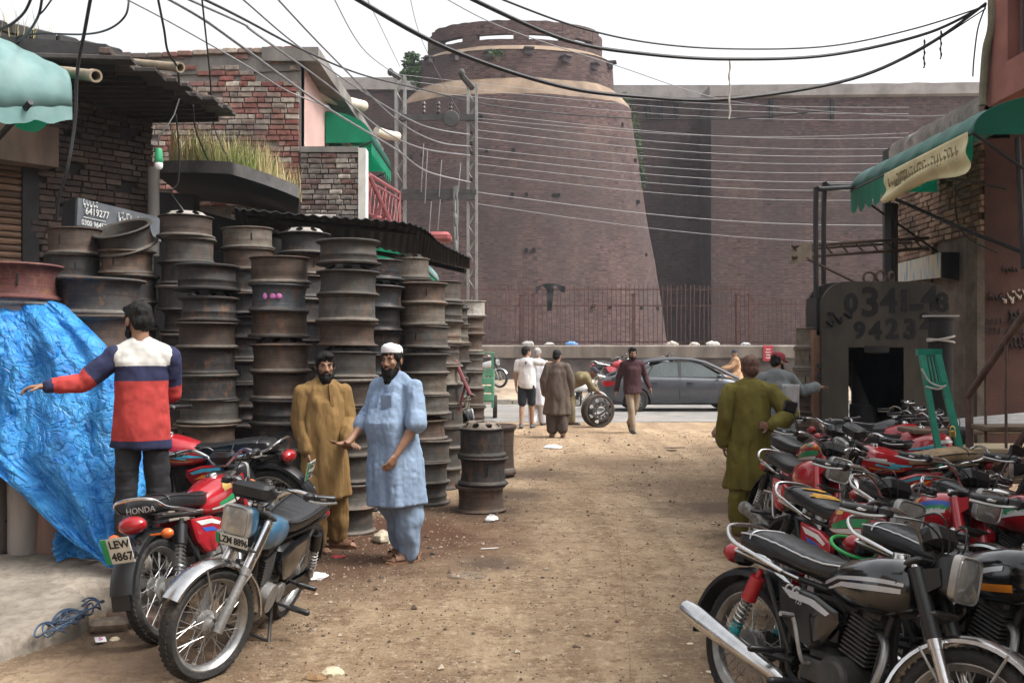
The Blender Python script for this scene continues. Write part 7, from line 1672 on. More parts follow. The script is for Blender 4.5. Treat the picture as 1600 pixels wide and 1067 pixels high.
def beard(p, parent, m, ln=.05, vox=.007, seed=0):
    b = MB(); k = p.k; H = head_frame(p); c = p.head
    def hp_(x, y, z): return c + H @ Vector((x * k, y * k, z * k))
    b.ell(hp_(0, -.058, -.090 - ln * .45), (.044 * k, .040 * k, .034 * k + ln * .75), H, 16, 10)
    for s in (-1, 1):
        b.capsule(hp_(s * .066, -.008, -.012), hp_(s * .056, -.034, -.070), .014 * k, .022 * k, n=10); b.capsule(hp_(s * .056, -.030, -.065), hp_(s * .022, -.066, -.092 - ln * .3), .024 * k, .028 * k, n=10); b.capsule(hp_(s * .004, -.091, -.041), hp_(s * .030, -.076, -.062), .0065 * k, .010 * k, n=8)
    me = remesh(b, vox * k, 2); n = nfield(np.array([v.co for v in me.vertices]), 60, 60, 25, seed, 3); displace(me, lambda co, no: n * .006); me.materials.append(m); return link('beard', me, parent)
def eyes(p, parent, brow=hair_m):
    k = p.k; H = head_frame(p); c = p.head
    def hp_(x, y, z): return c + H @ Vector((x * k, y * k, z * k))
    for s in (-1, 1):
        b = MB(); b.ell(hp_(s * .029, -.0765, .004), (.0115 * k, .005 * k, .0042 * k), H, 10, 6); e = b.build('eye', eye_w, parent)
        b = MB(); b.ell(hp_(s * .029, -.0815, .0045), (.0055 * k, .0025 * k, .0055 * k), H, 10, 6); b.build('iris', eye_k, e)
        b = MB(); b.tube([hp_(s * .012, -.087, .026), hp_(s * .030, -.088, .033), hp_(s * .050, -.074, .026)], [.0045 * k, .0055 * k, .003 * k], 6); b.build('eyebrow', brow, parent)
    b = MB(); b.ell(hp_(0, -.090, -.0575), (.020 * k, .0035 * k, .0055 * k), H, 12, 6); b.build('lips', lip_m, parent)
def ringpts(c, rx, ry, rz=0.0, n=28, fold=0.0, seed=0, nf=9, yaw=0.0):
    out = []
    for j in range(n):
        a = 2 * math.pi * j / n; f = 1 + fold * (math.sin(nf * a + seed) * .6 + .5 * math.sin((nf - 4) * a + seed * 2.3))
        x, y = rx * f * math.cos(a), ry * f * math.sin(a); out.append(Vector((c[0] + x * math.cos(yaw) - y * math.sin(yaw), c[1] + x * math.sin(yaw) + y * math.cos(yaw), c[2] + rz * math.cos(a))))
    return out
def garment(name, b, m, parent, vox, folds=(), smooth=2, split=None, seed=1):
    me = remesh(b, vox, smooth)
    co = np.array([v.co for v in me.vertices], np.float32)
    tot = np.zeros(len(co), np.float32)
    for sx, sy, sz, amp in folds: tot += (nfield(co, sx, sy, sz, seed + sx, 2) * .8 + .35) * amp
    displace(me, lambda c_, n_: tot)
    ms = m if isinstance(m, (list, tuple)) else [m]
    for x in ms: me.materials.append(x)
    if split:
        me.polygons.foreach_set('material_index', [split(pl.center) for pl in me.polygons])
    return link(name, me, parent)
def torso_loft(b, p, w, d, hem_z, hem_w, hem_d, belly=0.0, fold=.05, seed=0, lean=None, nf=9, yaw=None):
    """loose body of a shirt: shoulders, chest, waist, hem (heights in the figure's own metres)"""
    k = p.k; sh = (p.shL + p.shR) / 2; yw = math.atan2((p.shL - p.shR).y, (p.shL - p.shR).x) if yaw is None else yaw
    yp = math.atan2((p.hiL - p.hiR).y, (p.hiL - p.hiR).x)
    fwd = Vector((p.face.x, p.face.y, 0)); top = p.neck
    fd = V(math.sin(yp), -math.cos(yp), 0)
    ac_ = (p.shL - p.shR).normalized()
    for S_, sg in ((p.shL, -1), (p.shR, 1)):
        b.capsule(S_ + ac_ * sg * .035 * k, p.neck + V(0, 0, -.018) * k - ac_ * sg * .03 * k, .070 * k, .055 * k, n=14)
    rings = [ringpts(p.neck + V(0, 0, .010) * k, .066 * k, .066 * k, yaw=yw), ringpts(lerp(sh, p.neck, .75), .095 * k, .085 * k, yaw=yw), ringpts(lerp(sh, p.neck, .35), .150 * k, .098 * k, yaw=yw), ringpts(sh - V(0, 0, .03) * k, .182 * k, .108 * k, yaw=yw),
             ringpts(p.chest + fd * .01, w * .97, d, yaw=yw, fold=fold * .2, seed=seed), ringpts(lerp(p.chest, p.pel, .5) + fd * belly * .7, w * .98, d + belly * .7, yaw=(yw + yp) / 2, fold=fold * .3, seed=seed), ringpts(p.pel + fd * belly * .4, w * 1.03, d * 1.08 + belly * .5, yaw=yp, fold=fold * .5, seed=seed, nf=nf)]
    if hem_z < p.pel.z / k - .05:
        n = 5
        for i in range(1, n + 1):
            f = i / n; hz = p.pel.z + (hem_z * k - p.pel.z) * f; cx = lerp(p.pel, (lerp(p.knL, p.knR, .5)), min(1, f * .9) * (1 if lean is None else lean)); rings.append(ringpts(V(cx.x, cx.y, hz) + fd * belly * .3, w * 1.03 + (hem_w - w * 1.03) * f, d * 1.08 + belly * .4 + (hem_d - d * 1.08 - belly * .4) * f, yaw=yp, fold=fold * (.5 + .7 * f), seed=seed, nf=nf, rz=.01))
    b.loft(rings)
def sleeve(b, S, E, W, r0, r1, r2, upto=1.0):
    b.capsule(S, E, r0, r1, n=14); 
    if upto > 0: b.capsule(E, lerp(E, W, upto), r1, r2, n=14)
def leg_loft(b, Hh, K, A, r0, r1, r2, drop=0.0):
    b.capsule(Hh, K, r0, r1, n=16); b.capsule(K, lerp(K, A, 1 - drop), r1, r2, n=16)
def shoe(p, parent, m, style='shoe', which=('L', 'R')):
    k = p.k
    for w_ in which:
        A, fd = (p.anL, p.footL) if w_ == 'L' else (p.anR, p.footR); b = MB(); heel = A - fd * .05 * k + V(0, 0, -.045) * k; toe = A + fd * .165 * k + V(0, 0, -.048) * k; sd = fd.cross(V(0, 0, 1)).normalized()
        if style == 'shoe':
            b.capsule(heel, toe - fd * .03 * k, .041 * k, .044 * k, n=14, k=4, flat=.8); b.capsule(A, lerp(heel, toe, .4), .046 * k, .045 * k, n=12); b.capsule(toe - fd * .05 * k, toe + V(0, 0, -.006), .040 * k, .036 * k, n=12); me = remesh(b, .011, 2); me.materials.append(m); o = link('shoe', me, parent)
            b = MB(); b.loft([[heel + fd * x * k + sd * y * k + V(0, 0, z) for x, y in ((-.045, -.02), (-.045, .02), (.02, .036), (.10, .040), (.18, .045), (.235, .030), (.25, 0), (.235, -.03), (.18, -.045), (.10, -.04), (.02, -.036))] for z in (-.030 * k, -.012 * k)]); b.build('sole', mat('dark_sole', (.03, .026, .024), .8), o)
        else:
            b.loft([[heel + fd * x * k + sd * y * k + V(0, 0, z) for x, y in ((-.045, -.025), (-.045, .025), (.02, .040), (.10, .044), (.18, .050), (.235, .036), (.255, 0), (.235, -.036), (.18, -.05), (.10, -.044), (.02, -.04))] for z in (-.034 * k, -.018 * k)]); o = b.build('sandal', m, parent)
            for t in (.135, .165) if style == 'sandal' else (.15,):
                b = MB(); c = heel + fd * t * k; b.loft([[c + fd * x + (sd * math.cos(a) * .052 + V(0, 0, 1) * math.sin(a) * (.050 if t < .14 else .040)) * k * s_ for x, s_ in ((-.020, 1), (.020, 1), (.020, .93), (-.020, .93))] for a in [math.pi * j / 10 for j in range(11)]]); b.build('strap', m, o)
            b = MB(); c = heel + fd * .0 * k; b.loft([[c + V(0, 0, z) * k + (-fd * math.cos(a) * .046 + sd * math.sin(a) * .047) * k * s_ for z, s_ in ((.010, 1), (.034, 1), (.034, .92), (.010, .92))] for a in [-1.9 + 3.8 * j / 10 for j in range(11)]]); b.build('strap', m, o)
def person(loc, rz, label, p, skin, vox=.0058, z=0.0, group=None, belly=0.0):
    me = body_mesh(p, vox, belly); me.materials.append(skin); o = link('person', me); o.location = (loc[0], loc[1], z); o.rotation_euler = (0, 0, R(rz)); tag(o, label, 'person', group); return o

LEATH = mat('brown_leather', (.13, .065, .035), .55, var=.3, scale=8, dust=.25); DARKSH = mat('black_shoe', (.018, .017, .017), .45, dust=.2)
def worker():
    # ---- man in brown shalwar kameez, bearded, hand held by his neighbour
    d = 8.45; x = (506 - 800) / FPX * d
    p = pose(1.68, face=(-.20, -.97, -.12), neck=(.0, .0, 1.455), head=(.0, -.035, 1.592), shL=(.175, -.02, 1.39), elL=(.200, -.04, 1.12), wrL=(.13, -.235, .935), handL=(.25, -.95, -.10), palmL=(0, 0, -1), curlL=.5,
             shR=(-.175, .02, 1.385), elR=(-.205, .04, 1.12), wrR=(-.18, -.06, .87), palmR=(1, .2, 0), curlR=1.0, knL=(.11, -.01, .49), anL=(.135, .03, .075), anR=(-.09, -.06, .075), knR=(-.10, -.06, .49), footL=(.75, -.6, 0), footR=(.35, -1, 0))
    o = person((x, d), 30, 'bearded man in mustard brown shalwar kameez, hand held by the man in blue', p, SK1)
    m = cloth('mustard_cotton', (.215, .130, .050)); k = p.k
    hairdo(p, o, hair_m, 'fringe', seed=1); beard(p, o, hair_m, .035, seed=2); eyes(p, o)
    b = MB(); torso_loft(b, p, .178 * k, .128 * k, .47, .215 * k, .175 * k, .015, .11, 1.3); sleeve(b, p.shL, p.elL, p.wrL, .068, .062, .052, .96); sleeve(b, p.shR, p.elR, p.wrR, .068, .064, .056, .97)
    garment('kameez', b, m, o, .0075, ((16, 16, 4.5, .014), (7, 7, 3, .012), (30, 30, 14, .004)))
    b = MB(); leg_loft(b, p.hiL + V(.01, 0, -.1), p.knL, p.anL, .10, .105, .072, .06); leg_loft(b, p.hiR + V(-.01, 0, -.1), p.knR, p.anR, .10, .105, .072, .06); garment('shalwar', b, m, o, .010, ((18, 18, 7, .016), (6, 6, 9, .012)))
    b = MB()
    c0, c1 = lerp(p.neck, p.chest, .12) + V(.012, -.125, .0), lerp(p.neck, p.chest, 1.05) + V(.02, -.152, -.02)
    b.loft([[c + V(s, 0, 0) + V(0, t, 0) for s, t in ((-.014, 0), (.014, 0), (.014, .03), (-.014, .03))] for c in (c0, lerp(c0, c1, .5) + V(0, -.008, 0), c1)]); b.build('placket', cloth('mustard_placket', (.18, .105, .04)), o)
    b = MB(); b.loft([ringpts(p.neck + V(0, .0, .000), .070, .070, n=20), ringpts(p.neck + V(0, .0, .035), .066, .068, n=20), ringpts(p.neck + V(0, 0, .035), .059, .061, n=20), ringpts(p.neck, .06, .06, n=20)]); b.build('collar', m, o)
    b = MB(); w0, w1 = p.wrR + (p.elR - p.wrR).normalized() * .01, p.wrR - (p.elR - p.wrR).normalized() * .012; b.cyl(w0, w1, .034, n=14); b.build('wristwatch', blackpart, o)
    shoe(p, o, LEATH, 'sandal')
    # ---- man in pale blue with white cap
    d = 8.0; x = (618 - 800) / FPX * d
    p = pose(1.735, face=(.40, -.91, -.10), neck=(.0, .0, 1.46), head=(.01, -.05, 1.595), shL=(.185, .03, 1.39), elL=(.275, -.02, 1.11), wrL=(.235, -.185, .875), palmL=(-1, -.2, 0), curlL=.7,
             shR=(-.175, -.03, 1.385), elR=(-.235, -.10, 1.12), wrR=(-.14, -.36, .955), handR=(-.05, -1, -.05), palmR=(0, 0, 1), curlR=.5, chest=(.0, -.02, 1.27), pel=(.02, 0, .94),
             knL=(.12, .02, .49), anL=(.10, .06, .075), knR=(-.03, -.01, .50), anR=(-.06, .15, .075), footL=(-.25, -.95, 0), footR=(-.2, -1, 0))
    o = person((x, d), -44, 'bearded man in pale blue shalwar kameez and white prayer cap', p, SK1, belly=.03)
    m = cloth('pale_blue_cotton', (.235, .315, .435), var=.10); k = p.k
    hairdo(p, o, hair_m, 'short', seed=3); hairdo(p, o, mat('white_cap', (.66, .64, .66), .8, var=.08, scale=20, bump=.3, bscale=70), 'cap'); beard(p, o, hair_m, .085, seed=4); eyes(p, o)
    b = MB(); torso_loft(b, p, .185 * k, .142 * k, .46, .222 * k, .215 * k, .075, .10, 2.2); sleeve(b, p.shL, p.elL, p.wrL, .072, .072, .07, .0); b.capsule(lerp(p.shL, p.elL, .8), p.elL, .078, .076, n=14); sleeve(b, p.shR, p.elR, p.wrR, .072, .068, .065, .25)
    garment('kameez', b, m, o, .0075, ((14, 14, 4, .014), (6, 6, 3, .014), (26, 26, 26, .005)))
    for E, S in ((p.elL, p.shL), (p.elR, p.shR)):
        b = MB(); dd = (E - S).normalized(); b.tube([E - dd * .05, E - dd * .02, E + dd * .012], [.082, .088, .080], 16); me = remesh(b, .009, 1); displace(me, lambda c_, n_: nfield(c_, 20, 20, 60, 1) * .008); me.materials.append(m); link('rolled_cuff', me, o)
    b = MB(); leg_loft(b, p.hiL + V(.01, 0, -.1), p.knL, p.anL, .115, .12, .080, .05); leg_loft(b, p.hiR + V(-.01, 0, -.1), p.knR, p.anR, .11, .11, .075, .05); garment('shalwar', b, m, o, .010, ((16, 16, 5, .018), (6, 6, 9, .014)))
    b = MB(); c0, c1 = p.neck + V(.0, -.098, -.05), p.chest + V(.0, -.178, -.04); b.loft([[c + V(s, 0, 0) + V(0, t, 0) for s, t in ((-.014, 0), (.014, 0), (.014, .03), (-.014, .03))] for c in (c0, lerp(c0, c1, .5) + V(0, -.022, 0), c1)]); b.build('placket', cloth('blue_placket', (.20, .27, .385)), o)
    b = MB(); b.bbox(p.chest + V(.095, -.150, .0), (.10, .012, .115), .01, Matrix.Rotation(.42, 3, 'Z') @ Matrix.Rotation(.12, 3, 'X')); b.build('breast_pocket', cloth('blue_pocket', (.22, .295, .415)), o)
    b = MB(); b.loft([ringpts(p.neck + V(0, .0, -.005), .074, .074, n=20), ringpts(p.neck + V(0, .0, .035), .069, .070, n=20), ringpts(p.neck + V(0, 0, .035), .06, .062, n=20), ringpts(p.neck, .06, .06, n=20)]); b.build('collar', m, o)
    shoe(p, o, mat('tan_leather', (.23, .125, .075), .55, var=.25, scale=8, dust=.25), 'sandal')
    # ---- young man in striped sweater, back turned, arm out to the tarpaulin
    d = 6.55; x = (222 - 800) / FPX * d
    p = pose(1.73, face=(.42, -.88, -.22), head=(.025, -.04, 1.60), neck=(.01, .0, 1.455), shL=(.168, -.01, 1.385), elL=(.36, -.02, 1.20), wrL=(.565, .02, 1.185), handL=(1, -.1, -.05), palmL=(.1, 0, -1), curlL=.75, shR=(-.165, .01, 1.385), elR=(-.195, -.08, 1.13), wrR=(-.15, -.26, 1.10), palmR=(0, 0, -1))
    o = person((x, d), 203, 'young man in red, navy and white sweater holding the blue tarpaulin', p, SK1, z=.27)
    k = p.k; hairdo(p, o, hair_m, 'fringe', seed=5); beard(p, o, hair_m, .01, seed=6); eyes(p, o)
    cw, cn, cr_ = cloth('sweater_white', (.56, .55, .52), st=(1, 1, 1), bump=.3), cloth('sweater_navy', (.030, .034, .078), st=(1, 1, 1), bump=.3), cloth('sweater_red', (.40, .050, .045), st=(1, 1, 1), bump=.3)
    b = MB(); torso_loft(b, p, .162 * k, .120 * k, .775, .186 * k, .142 * k, .0, .03, .6)
    garment('sweater', b, [cw, cn, cr_], o, .009, ((11, 11, 7, .008), (5, 5, 3, .012), (28, 28, 20, .004)), split=lambda c: 1 if c.z < .83 * k or 1.21 * k < c.z < 1.31 * k else (2 if c.z < 1.21 * k else (1 if abs(c.x) > .19 * k else 0)))
    for S, E, W in ((p.shL, p.elL, p.wrL), (p.shR, p.elR, p.wrR)):
        b = MB(); sleeve(b, S, E, W, .072, .062, .044, .93); L1 = (E - S).length
        garment('sleeve', b, [cn, cr_], o, .009, ((14, 14, 14, .010), (30, 30, 30, .004)), split=lambda c, S=S, E=E, W=W: 0 if (c - S).length < .20 or (c - W).length < .055 else 1)
    m = cloth('charcoal_denim', (.028, .028, .031), st=(1, 1, .6)); b = MB(); b.capsule(p.pel + V(.045, 0, -.06), p.pel + V(-.045, 0, -.06), .098, n=14); leg_loft(b, p.hiL + V(-.01, 0, -.03), p.knL, p.anL, .080, .068, .056, .04); leg_loft(b, p.hiR + V(.01, 0, -.03), p.knR, p.anR, .080, .068, .056, .04); garment('trousers', b, m, o, .009, ((14, 14, 22, .010), (6, 6, 8, .008)))
    b = MB(); b.loft([ringpts(p.neck + V(0, .0, -.012), .072, .072, n=20), ringpts(p.neck + V(0, .0, .018), .066, .066, n=20), ringpts(p.neck + V(0, 0, .018), .058, .058, n=20), ringpts(p.neck, .058, .058, n=20)]); b.build('neck_rib', cn, o)
    shoe(p, o, DARKSH)
    # ---- man in olive, back turned, hand behind his back
    d = 9.0; x = (1172 - 800) / FPX * d
    p = pose(1.64, face=(.12, -.98, -.12), head=(.0, -.03, 1.595), shL=(.19, .0, 1.40), elL=(.235, .03, 1.14), wrL=(.235, -.05, .90), shR=(-.19, .02, 1.40), elR=(-.345, .10, 1.16), wrR=(-.155, .185, 1.06), handR=(.95, .25, .15), palmR=(0, 1, .2), curlR=.9, knR=(-.10, -.03, .49))
    o = person((x, d), 176, 'man in olive green shalwar kameez seen from behind, hand on his back', p, SK3)
    k = p.k; hairdo(p, o, hair_h, 'short', seed=7); eyes(p, o); m = cloth('olive_cotton', (.118, .100, .022), dcol=(.085, .07, .018))
    b = MB(); torso_loft(b, p, .180 * k, .134 * k, .46, .222 * k, .18 * k, .01, .11, 3.3); sleeve(b, p.shL, p.elL, p.wrL, .070, .064, .054, .96); sleeve(b, p.shR, p.elR, p.wrR, .070, .068, .060, .80)
    garment('kameez', b, m, o, .0075, ((13, 13, 5, .016), (6, 6, 4, .016), (24, 24, 18, .005)))
    b = MB(); leg_loft(b, p.hiL + V(.01, 0, -.1), p.knL, p.anL, .10, .105, .075, .06); leg_loft(b, p.hiR + V(-.01, 0, -.1), p.knR, p.anR, .10, .105, .075, .06); garment('shalwar', b, m, o, .010, ((16, 16, 6, .018), (6, 6, 9, .014)))
    b = MB(); b.loft([ringpts(p.neck + V(0, .0, -.005), .074, .074, n=20), ringpts(p.neck + V(0, .0, .032), .068, .068, n=20), ringpts(p.neck + V(0, 0, .032), .06, .06, n=20), ringpts(p.neck, .06, .06, n=20)]); b.build('collar', m, o)
    shoe(p, o, LEATH, 'sandal')
    # ---- man in grey with maroon cap reaching to the press
    d = 12.7; x = (1213 - 800) / FPX * d
    p = pose(1.66, face=(-.75, -.6, -.15), head=(-.03, -.05, 1.595), shR=(-.185, -.03, 1.39), elR=(-.33, -.12, 1.20), wrR=(-.52, -.16, 1.26), handR=(-1, -.2, .1), palmR=(0, 0, -1), elL=(.22, .02, 1.13), wrL=(.10, -.14, 1.0))
    o = person((x, d), 168, 'man in washed grey kameez and maroon cap reaching towards the press', p, SK1, .0095)
    k = p.k; hairdo(p, o, hair_m, 'short', .011, 8); hairdo(p, o, mat('maroon_cap', (.21, .022, .035), .8, var=.15), 'baseball'); beard(p, o, hair_m, .0, .011, 9); m = cloth('washed_grey_cotton', (.165, .18, .185))
    b = MB(); torso_loft(b, p, .20 * k, .138 * k, .48, .25 * k, .19 * k, .01, .06, 4.3); sleeve(b, p.shL, p.elL, p.wrL, .070, .064, .054, .96); sleeve(b, p.shR, p.elR, p.wrR, .070, .064, .052, .96); garment('kameez', b, m, o, .013, ((13, 13, 5, .016), (6, 6, 4, .016)))
    b = MB(); leg_loft(b, p.hiL + V(.01, 0, -.1), p.knL, p.anL, .10, .10, .07, .06); leg_loft(b, p.hiR + V(-.01, 0, -.1), p.knR, p.anR, .10, .10, .07, .06); garment('shalwar', b, m, o, .013, ((16, 16, 6, .018),)); shoe(p, o, LEATH, 'sandal')
worker()
def walkers():
    G_ = 'people near the road'
    # ---- white T-shirt and shorts, arm over the shoulder of the man in white
    d = 21.6; x = (823 - 800) / FPX * d
    p = pose(1.77, face=(-.75, -.66, 0), shR=(-.185, .01, 1.41), elR=(-.40, -.12, 1.37), wrR=(-.62, -.12, 1.36), handR=(-1, 0, -.15), palmR=(0, 0, -1), anL=(.10, .12, .085), knL=(.10, .02, .49), anR=(-.10, -.10, .075), knR=(-.10, -.07, .49))
    o = person((x, d), 172, 'man in white T-shirt and dark shorts seen from behind, arm round his friend', p, SK2, .0095, group=G_); k = p.k; hairdo(p, o, hair_m, 'short', .012, 1)
    m = cloth('white_jersey', (.62, .62, .63)); b = MB(); torso_loft(b, p, .185 * k, .125 * k, .84, .190 * k, .14 * k, 0, .04, 1); b.capsule(p.shL, lerp(p.shL, p.elL, .6), .075, .07); b.capsule(p.shR, lerp(p.shR, p.elR, .6), .075, .07); garment('t_shirt', b, m, o, .014, ((8, 8, 4, .014),))
    m2 = cloth('dark_shorts', (.022, .025, .032)); b = MB(); b.capsule(p.pel + V(.05, 0, 0), p.pel + V(-.05, 0, 0), .118); b.capsule(p.hiL, lerp(p.hiL, p.knL, .88), .10, .09); b.capsule(p.hiR, lerp(p.hiR, p.knR, .88), .10, .09); garment('shorts', b, m2, o, .014, ((9, 9, 5, .012),)); shoe(p, o, mat('grey_trainer', (.10, .10, .10), .7), 'shoe')
    b = MB(); q = p.neck + V(0, .115, -.09); b.prism([q + V(-.012, 0, .03), q + V(.012, 0, .03), q + V(.018, .0, -.01), q + V(0, 0, -.035), q + V(-.018, 0, -.01)], V(0, .02, 0)); b.build('badge', blackpart, o)
    # ---- man in white shalwar kameez
    d = 22.3; x = (840 - 800) / FPX * d
    p = pose(1.74, face=(-.3, -.95, 0), anL=(.10, .10, .08), anR=(-.10, -.10, .075))
    o = person((x, d), 172, 'grey-haired man in white shalwar kameez beside the man in shorts', p, SK2, .0095, group=G_); k = p.k; hairdo(p, o, hair_g, 'short', .012, 2)
    m = cloth('white_cotton', (.60, .60, .64)); b = MB(); torso_loft(b, p, .21 * k, .14 * k, .46, .25 * k, .19 * k, .01, .06, 2); sleeve(b, p.shL, p.elL, p.wrL, .070, .064, .054, .95); sleeve(b, p.shR, p.elR, p.wrR, .070, .064, .054, .95); garment('kameez', b, m, o, .014, ((10, 10, 4, .016),))
    b = MB(); leg_loft(b, p.hiL, p.knL, p.anL, .10, .11, .08, .06); leg_loft(b, p.hiR, p.knR, p.anR, .10, .11, .08, .06); garment('shalwar', b, m, o, .014, ((10, 10, 5, .018),)); shoe(p, o, DARKSH, 'shoe')
    # ---- man in brown robe from behind
    d = 19.4; x = (871 - 800) / FPX * d
    p = pose(1.69, face=(-.45, -.9, -.1), elL=(.27, .03, 1.12), wrL=(.25, -.03, .86), elR=(-.27, .03, 1.12), wrR=(-.25, -.03, .86), anL=(.10, .0, .075), anR=(-.10, .08, .09))
    o = person((x, d), 178, 'heavy man in greyish brown shalwar kameez walking away, seen from behind', p, SK1, .0095, group=G_); k = p.k; hairdo(p, o, hair_m, 'short', .012, 3)
    m = cloth('umber_cotton', (.105, .080, .066)); b = MB(); torso_loft(b, p, .215 * k, .155 * k, .45, .27 * k, .21 * k, .01, .07, 3); sleeve(b, p.shL, p.elL, p.wrL, .074, .072, .066, .97); sleeve(b, p.shR, p.elR, p.wrR, .074, .072, .066, .97); garment('kameez', b, m, o, .014, ((10, 10, 4, .018), (5, 5, 3, .016)))
    b = MB(); leg_loft(b, p.hiL, p.knL, p.anL, .11, .12, .10, .18); leg_loft(b, p.hiR, p.knR, p.anR, .11, .12, .10, .18); garment('shalwar', b, cloth('umber_dark', (.075, .056, .047)), o, .014, ((10, 10, 5, .018),)); shoe(p, o, LEATH, 'sandal')
    # ---- man bending to roll a rim
    d = 22.6; x = (893 - 800) / FPX * d
    p = pose(1.70, face=(.80, -.25, -.62), up=(.5, 0, .85), pel=(-.08, 0, .90), chest=(.20, 0, 1.08), neck=(.38, 0, 1.17), head=(.50, -.01, 1.19), shL=(.32, .17, 1.10), shR=(.32, -.17, 1.10), elL=(.46, .13, .86), wrL=(.66, .06, .70), elR=(.48, -.17, .84), wrR=(.68, -.08, .70), handL=(.8, 0, -.5), handR=(.8, 0, -.5), palmL=(0, 0, -1), palmR=(0, 0, -1),
             hiL=(-.08, .09, .88), hiR=(-.08, -.09, .88), knL=(.02, .10, .49), knR=(-.02, -.10, .49), anL=(-.18, .10, .085), anR=(.0, -.12, .075), footL=(1, 0, 0), footR=(1, -.1, 0))
    o = person((x, d), 0, 'man in khaki bending to roll a rim along the road edge, dark cap on', p, SK3, .0095, group=G_); k = p.k; hairdo(p, o, mat('navy_cap', (.025, .025, .04), .8), 'baseball')
    m = cloth('khaki_cotton', (.185, .150, .085)); b = MB(); b.capsule(p.chest + V(0, .09, 0), p.chest - V(0, .09, 0), .14); b.capsule(lerp(p.shL, p.shR, .5), p.pel, .135, .15); b.capsule(p.shL, p.shR, .09); b.capsule(p.pel + V(0, .07, -.02), p.pel + V(0, -.07, -.02), .15); sleeve(b, p.shL, p.elL, p.wrL, .078, .07, .06, .2); sleeve(b, p.shR, p.elR, p.wrR, .078, .07, .06, .2)
    b.capsule(p.pel + V(-.02, .06, -.05), p.pel + V(-.03, .05, -.28), .15, .16); b.capsule(p.pel + V(-.02, -.06, -.05), p.pel + V(-.01, -.05, -.28), .15, .16); garment('kameez', b, m, o, .014, ((9, 9, 6, .018),))
    b = MB(); leg_loft(b, p.hiL, p.knL, p.anL, .11, .10, .075, .06); leg_loft(b, p.hiR, p.knR, p.anR, .11, .10, .075, .06); garment('shalwar', b, m, o, .014, ((10, 10, 5, .018),)); shoe(p, o, DARKSH, 'shoe')
    # ---- the man in dark shirt striding towards us
    d = 20.3; x = (988 - 800) / FPX * d
    p = pose(1.745, face=(.02, -.97, -.22), head=(.0, -.03, 1.60), elL=(.27, .06, 1.14), wrL=(.34, -.05, .92), elR=(-.26, .06, 1.13), wrR=(-.31, .08, .87), knL=(.06, .04, .50), anL=(.02, .34, .17), knR=(-.05, -.12, .50), anR=(-.02, -.13, .075), footL=(.05, -.85, -.55), footR=(0, -1, 0), hiL=(.085, 0, .91), hiR=(-.085, 0, .91))
    o = person((x, d), 6, 'man in dark maroon shirt and beige trousers walking towards the yard', p, SK1, .0095, group=G_); k = p.k; hairdo(p, o, hair_m, 'quiff', .011, 4); beard(p, o, hair_m, .005, .010, 5); eyes(p, o)
    b = MB(); torso_loft(b, p, .180 * k, .122 * k, .80, .185 * k, .14 * k, 0, .03, 3); sleeve(b, p.shL, p.elL, p.wrL, .070, .058, .048, .97); sleeve(b, p.shR, p.elR, p.wrR, .070, .058, .048, .97); garment('shirt', b, cloth('maroon_shirt', (.050, .022, .026)), o, .012, ((10, 10, 6, .012),))
    b = MB(); b.capsule(p.pel + V(.04, 0, 0), p.pel - V(.04, 0, 0), .115); leg_loft(b, p.hiL, p.knL, p.anL, .09, .07, .06, .03); leg_loft(b, p.hiR, p.knR, p.anR, .09, .07, .06, .03); garment('trousers', b, cloth('beige_drill', (.27, .21, .155)), o, .012, ((12, 12, 10, .010),)); shoe(p, o, DARKSH, 'shoe')
    # ---- rider in tan beyond the car
    d = 31.9; x = (1152 - 800) / FPX * d
    p = pose(1.70, face=(-.9, -.35, 0), pel=(0, 0, .90), chest=(-.05, 0, 1.22), neck=(-.08, 0, 1.40), head=(-.10, 0, 1.54), shL=(-.06, -.18, 1.34), shR=(-.06, .18, 1.34), elL=(-.22, -.23, 1.12), wrL=(-.44, -.24, 1.05), elR=(-.22, .23, 1.12), wrR=(-.44, .24, 1.05), hiL=(0, -.1, .88), hiR=(0, .1, .88), knL=(-.38, -.17, .72), knR=(-.38, .17, .72), anL=(-.18, -.18, .36), anR=(-.18, .18, .36), footL=(-1, 0, 0), footR=(-1, 0, 0), handL=(-1, 0, -.2), handR=(-1, 0, -.2))
    o = person((x, d), 0, 'rider in tan shalwar kameez and dark cap on a motorcycle beyond the car', p, SK1, .0095, z=.06, group=G_); hairdo(p, o, MATS['navy_cap'], 'baseball')
    m = cloth('tan_cotton', (.42, .25, .145)); b = MB(); b.capsule(p.chest + V(0, .09, 0), p.chest - V(0, .09, 0), .13); b.capsule(lerp(p.shL, p.shR, .5), p.pel, .12, .15); b.capsule(p.shL, p.shR, .085); sleeve(b, p.shL, p.elL, p.wrL, .075, .065, .05, .95); sleeve(b, p.shR, p.elR, p.wrR, .075, .065, .05, .95); b.capsule(p.pel + V(0, -.05, 0), p.pel + V(.05, -.17, -.25), .14, .12); garment('kameez', b, m, o, .015, ((9, 9, 6, .016),))
    b = MB(); leg_loft(b, p.hiL, p.knL, p.anL, .10, .085, .07, .06); leg_loft(b, p.hiR, p.knR, p.anR, .10, .085, .07, .06); garment('shalwar', b, m, o, .015, ((9, 9, 6, .014),)); shoe(p, o, DARKSH, 'shoe')
    moto((x - .30, d), 180, 'red motorcycle ridden by the man in tan beyond the car', 'red', 'plain', 0, 0, group=GB, z=.01)
walkers()
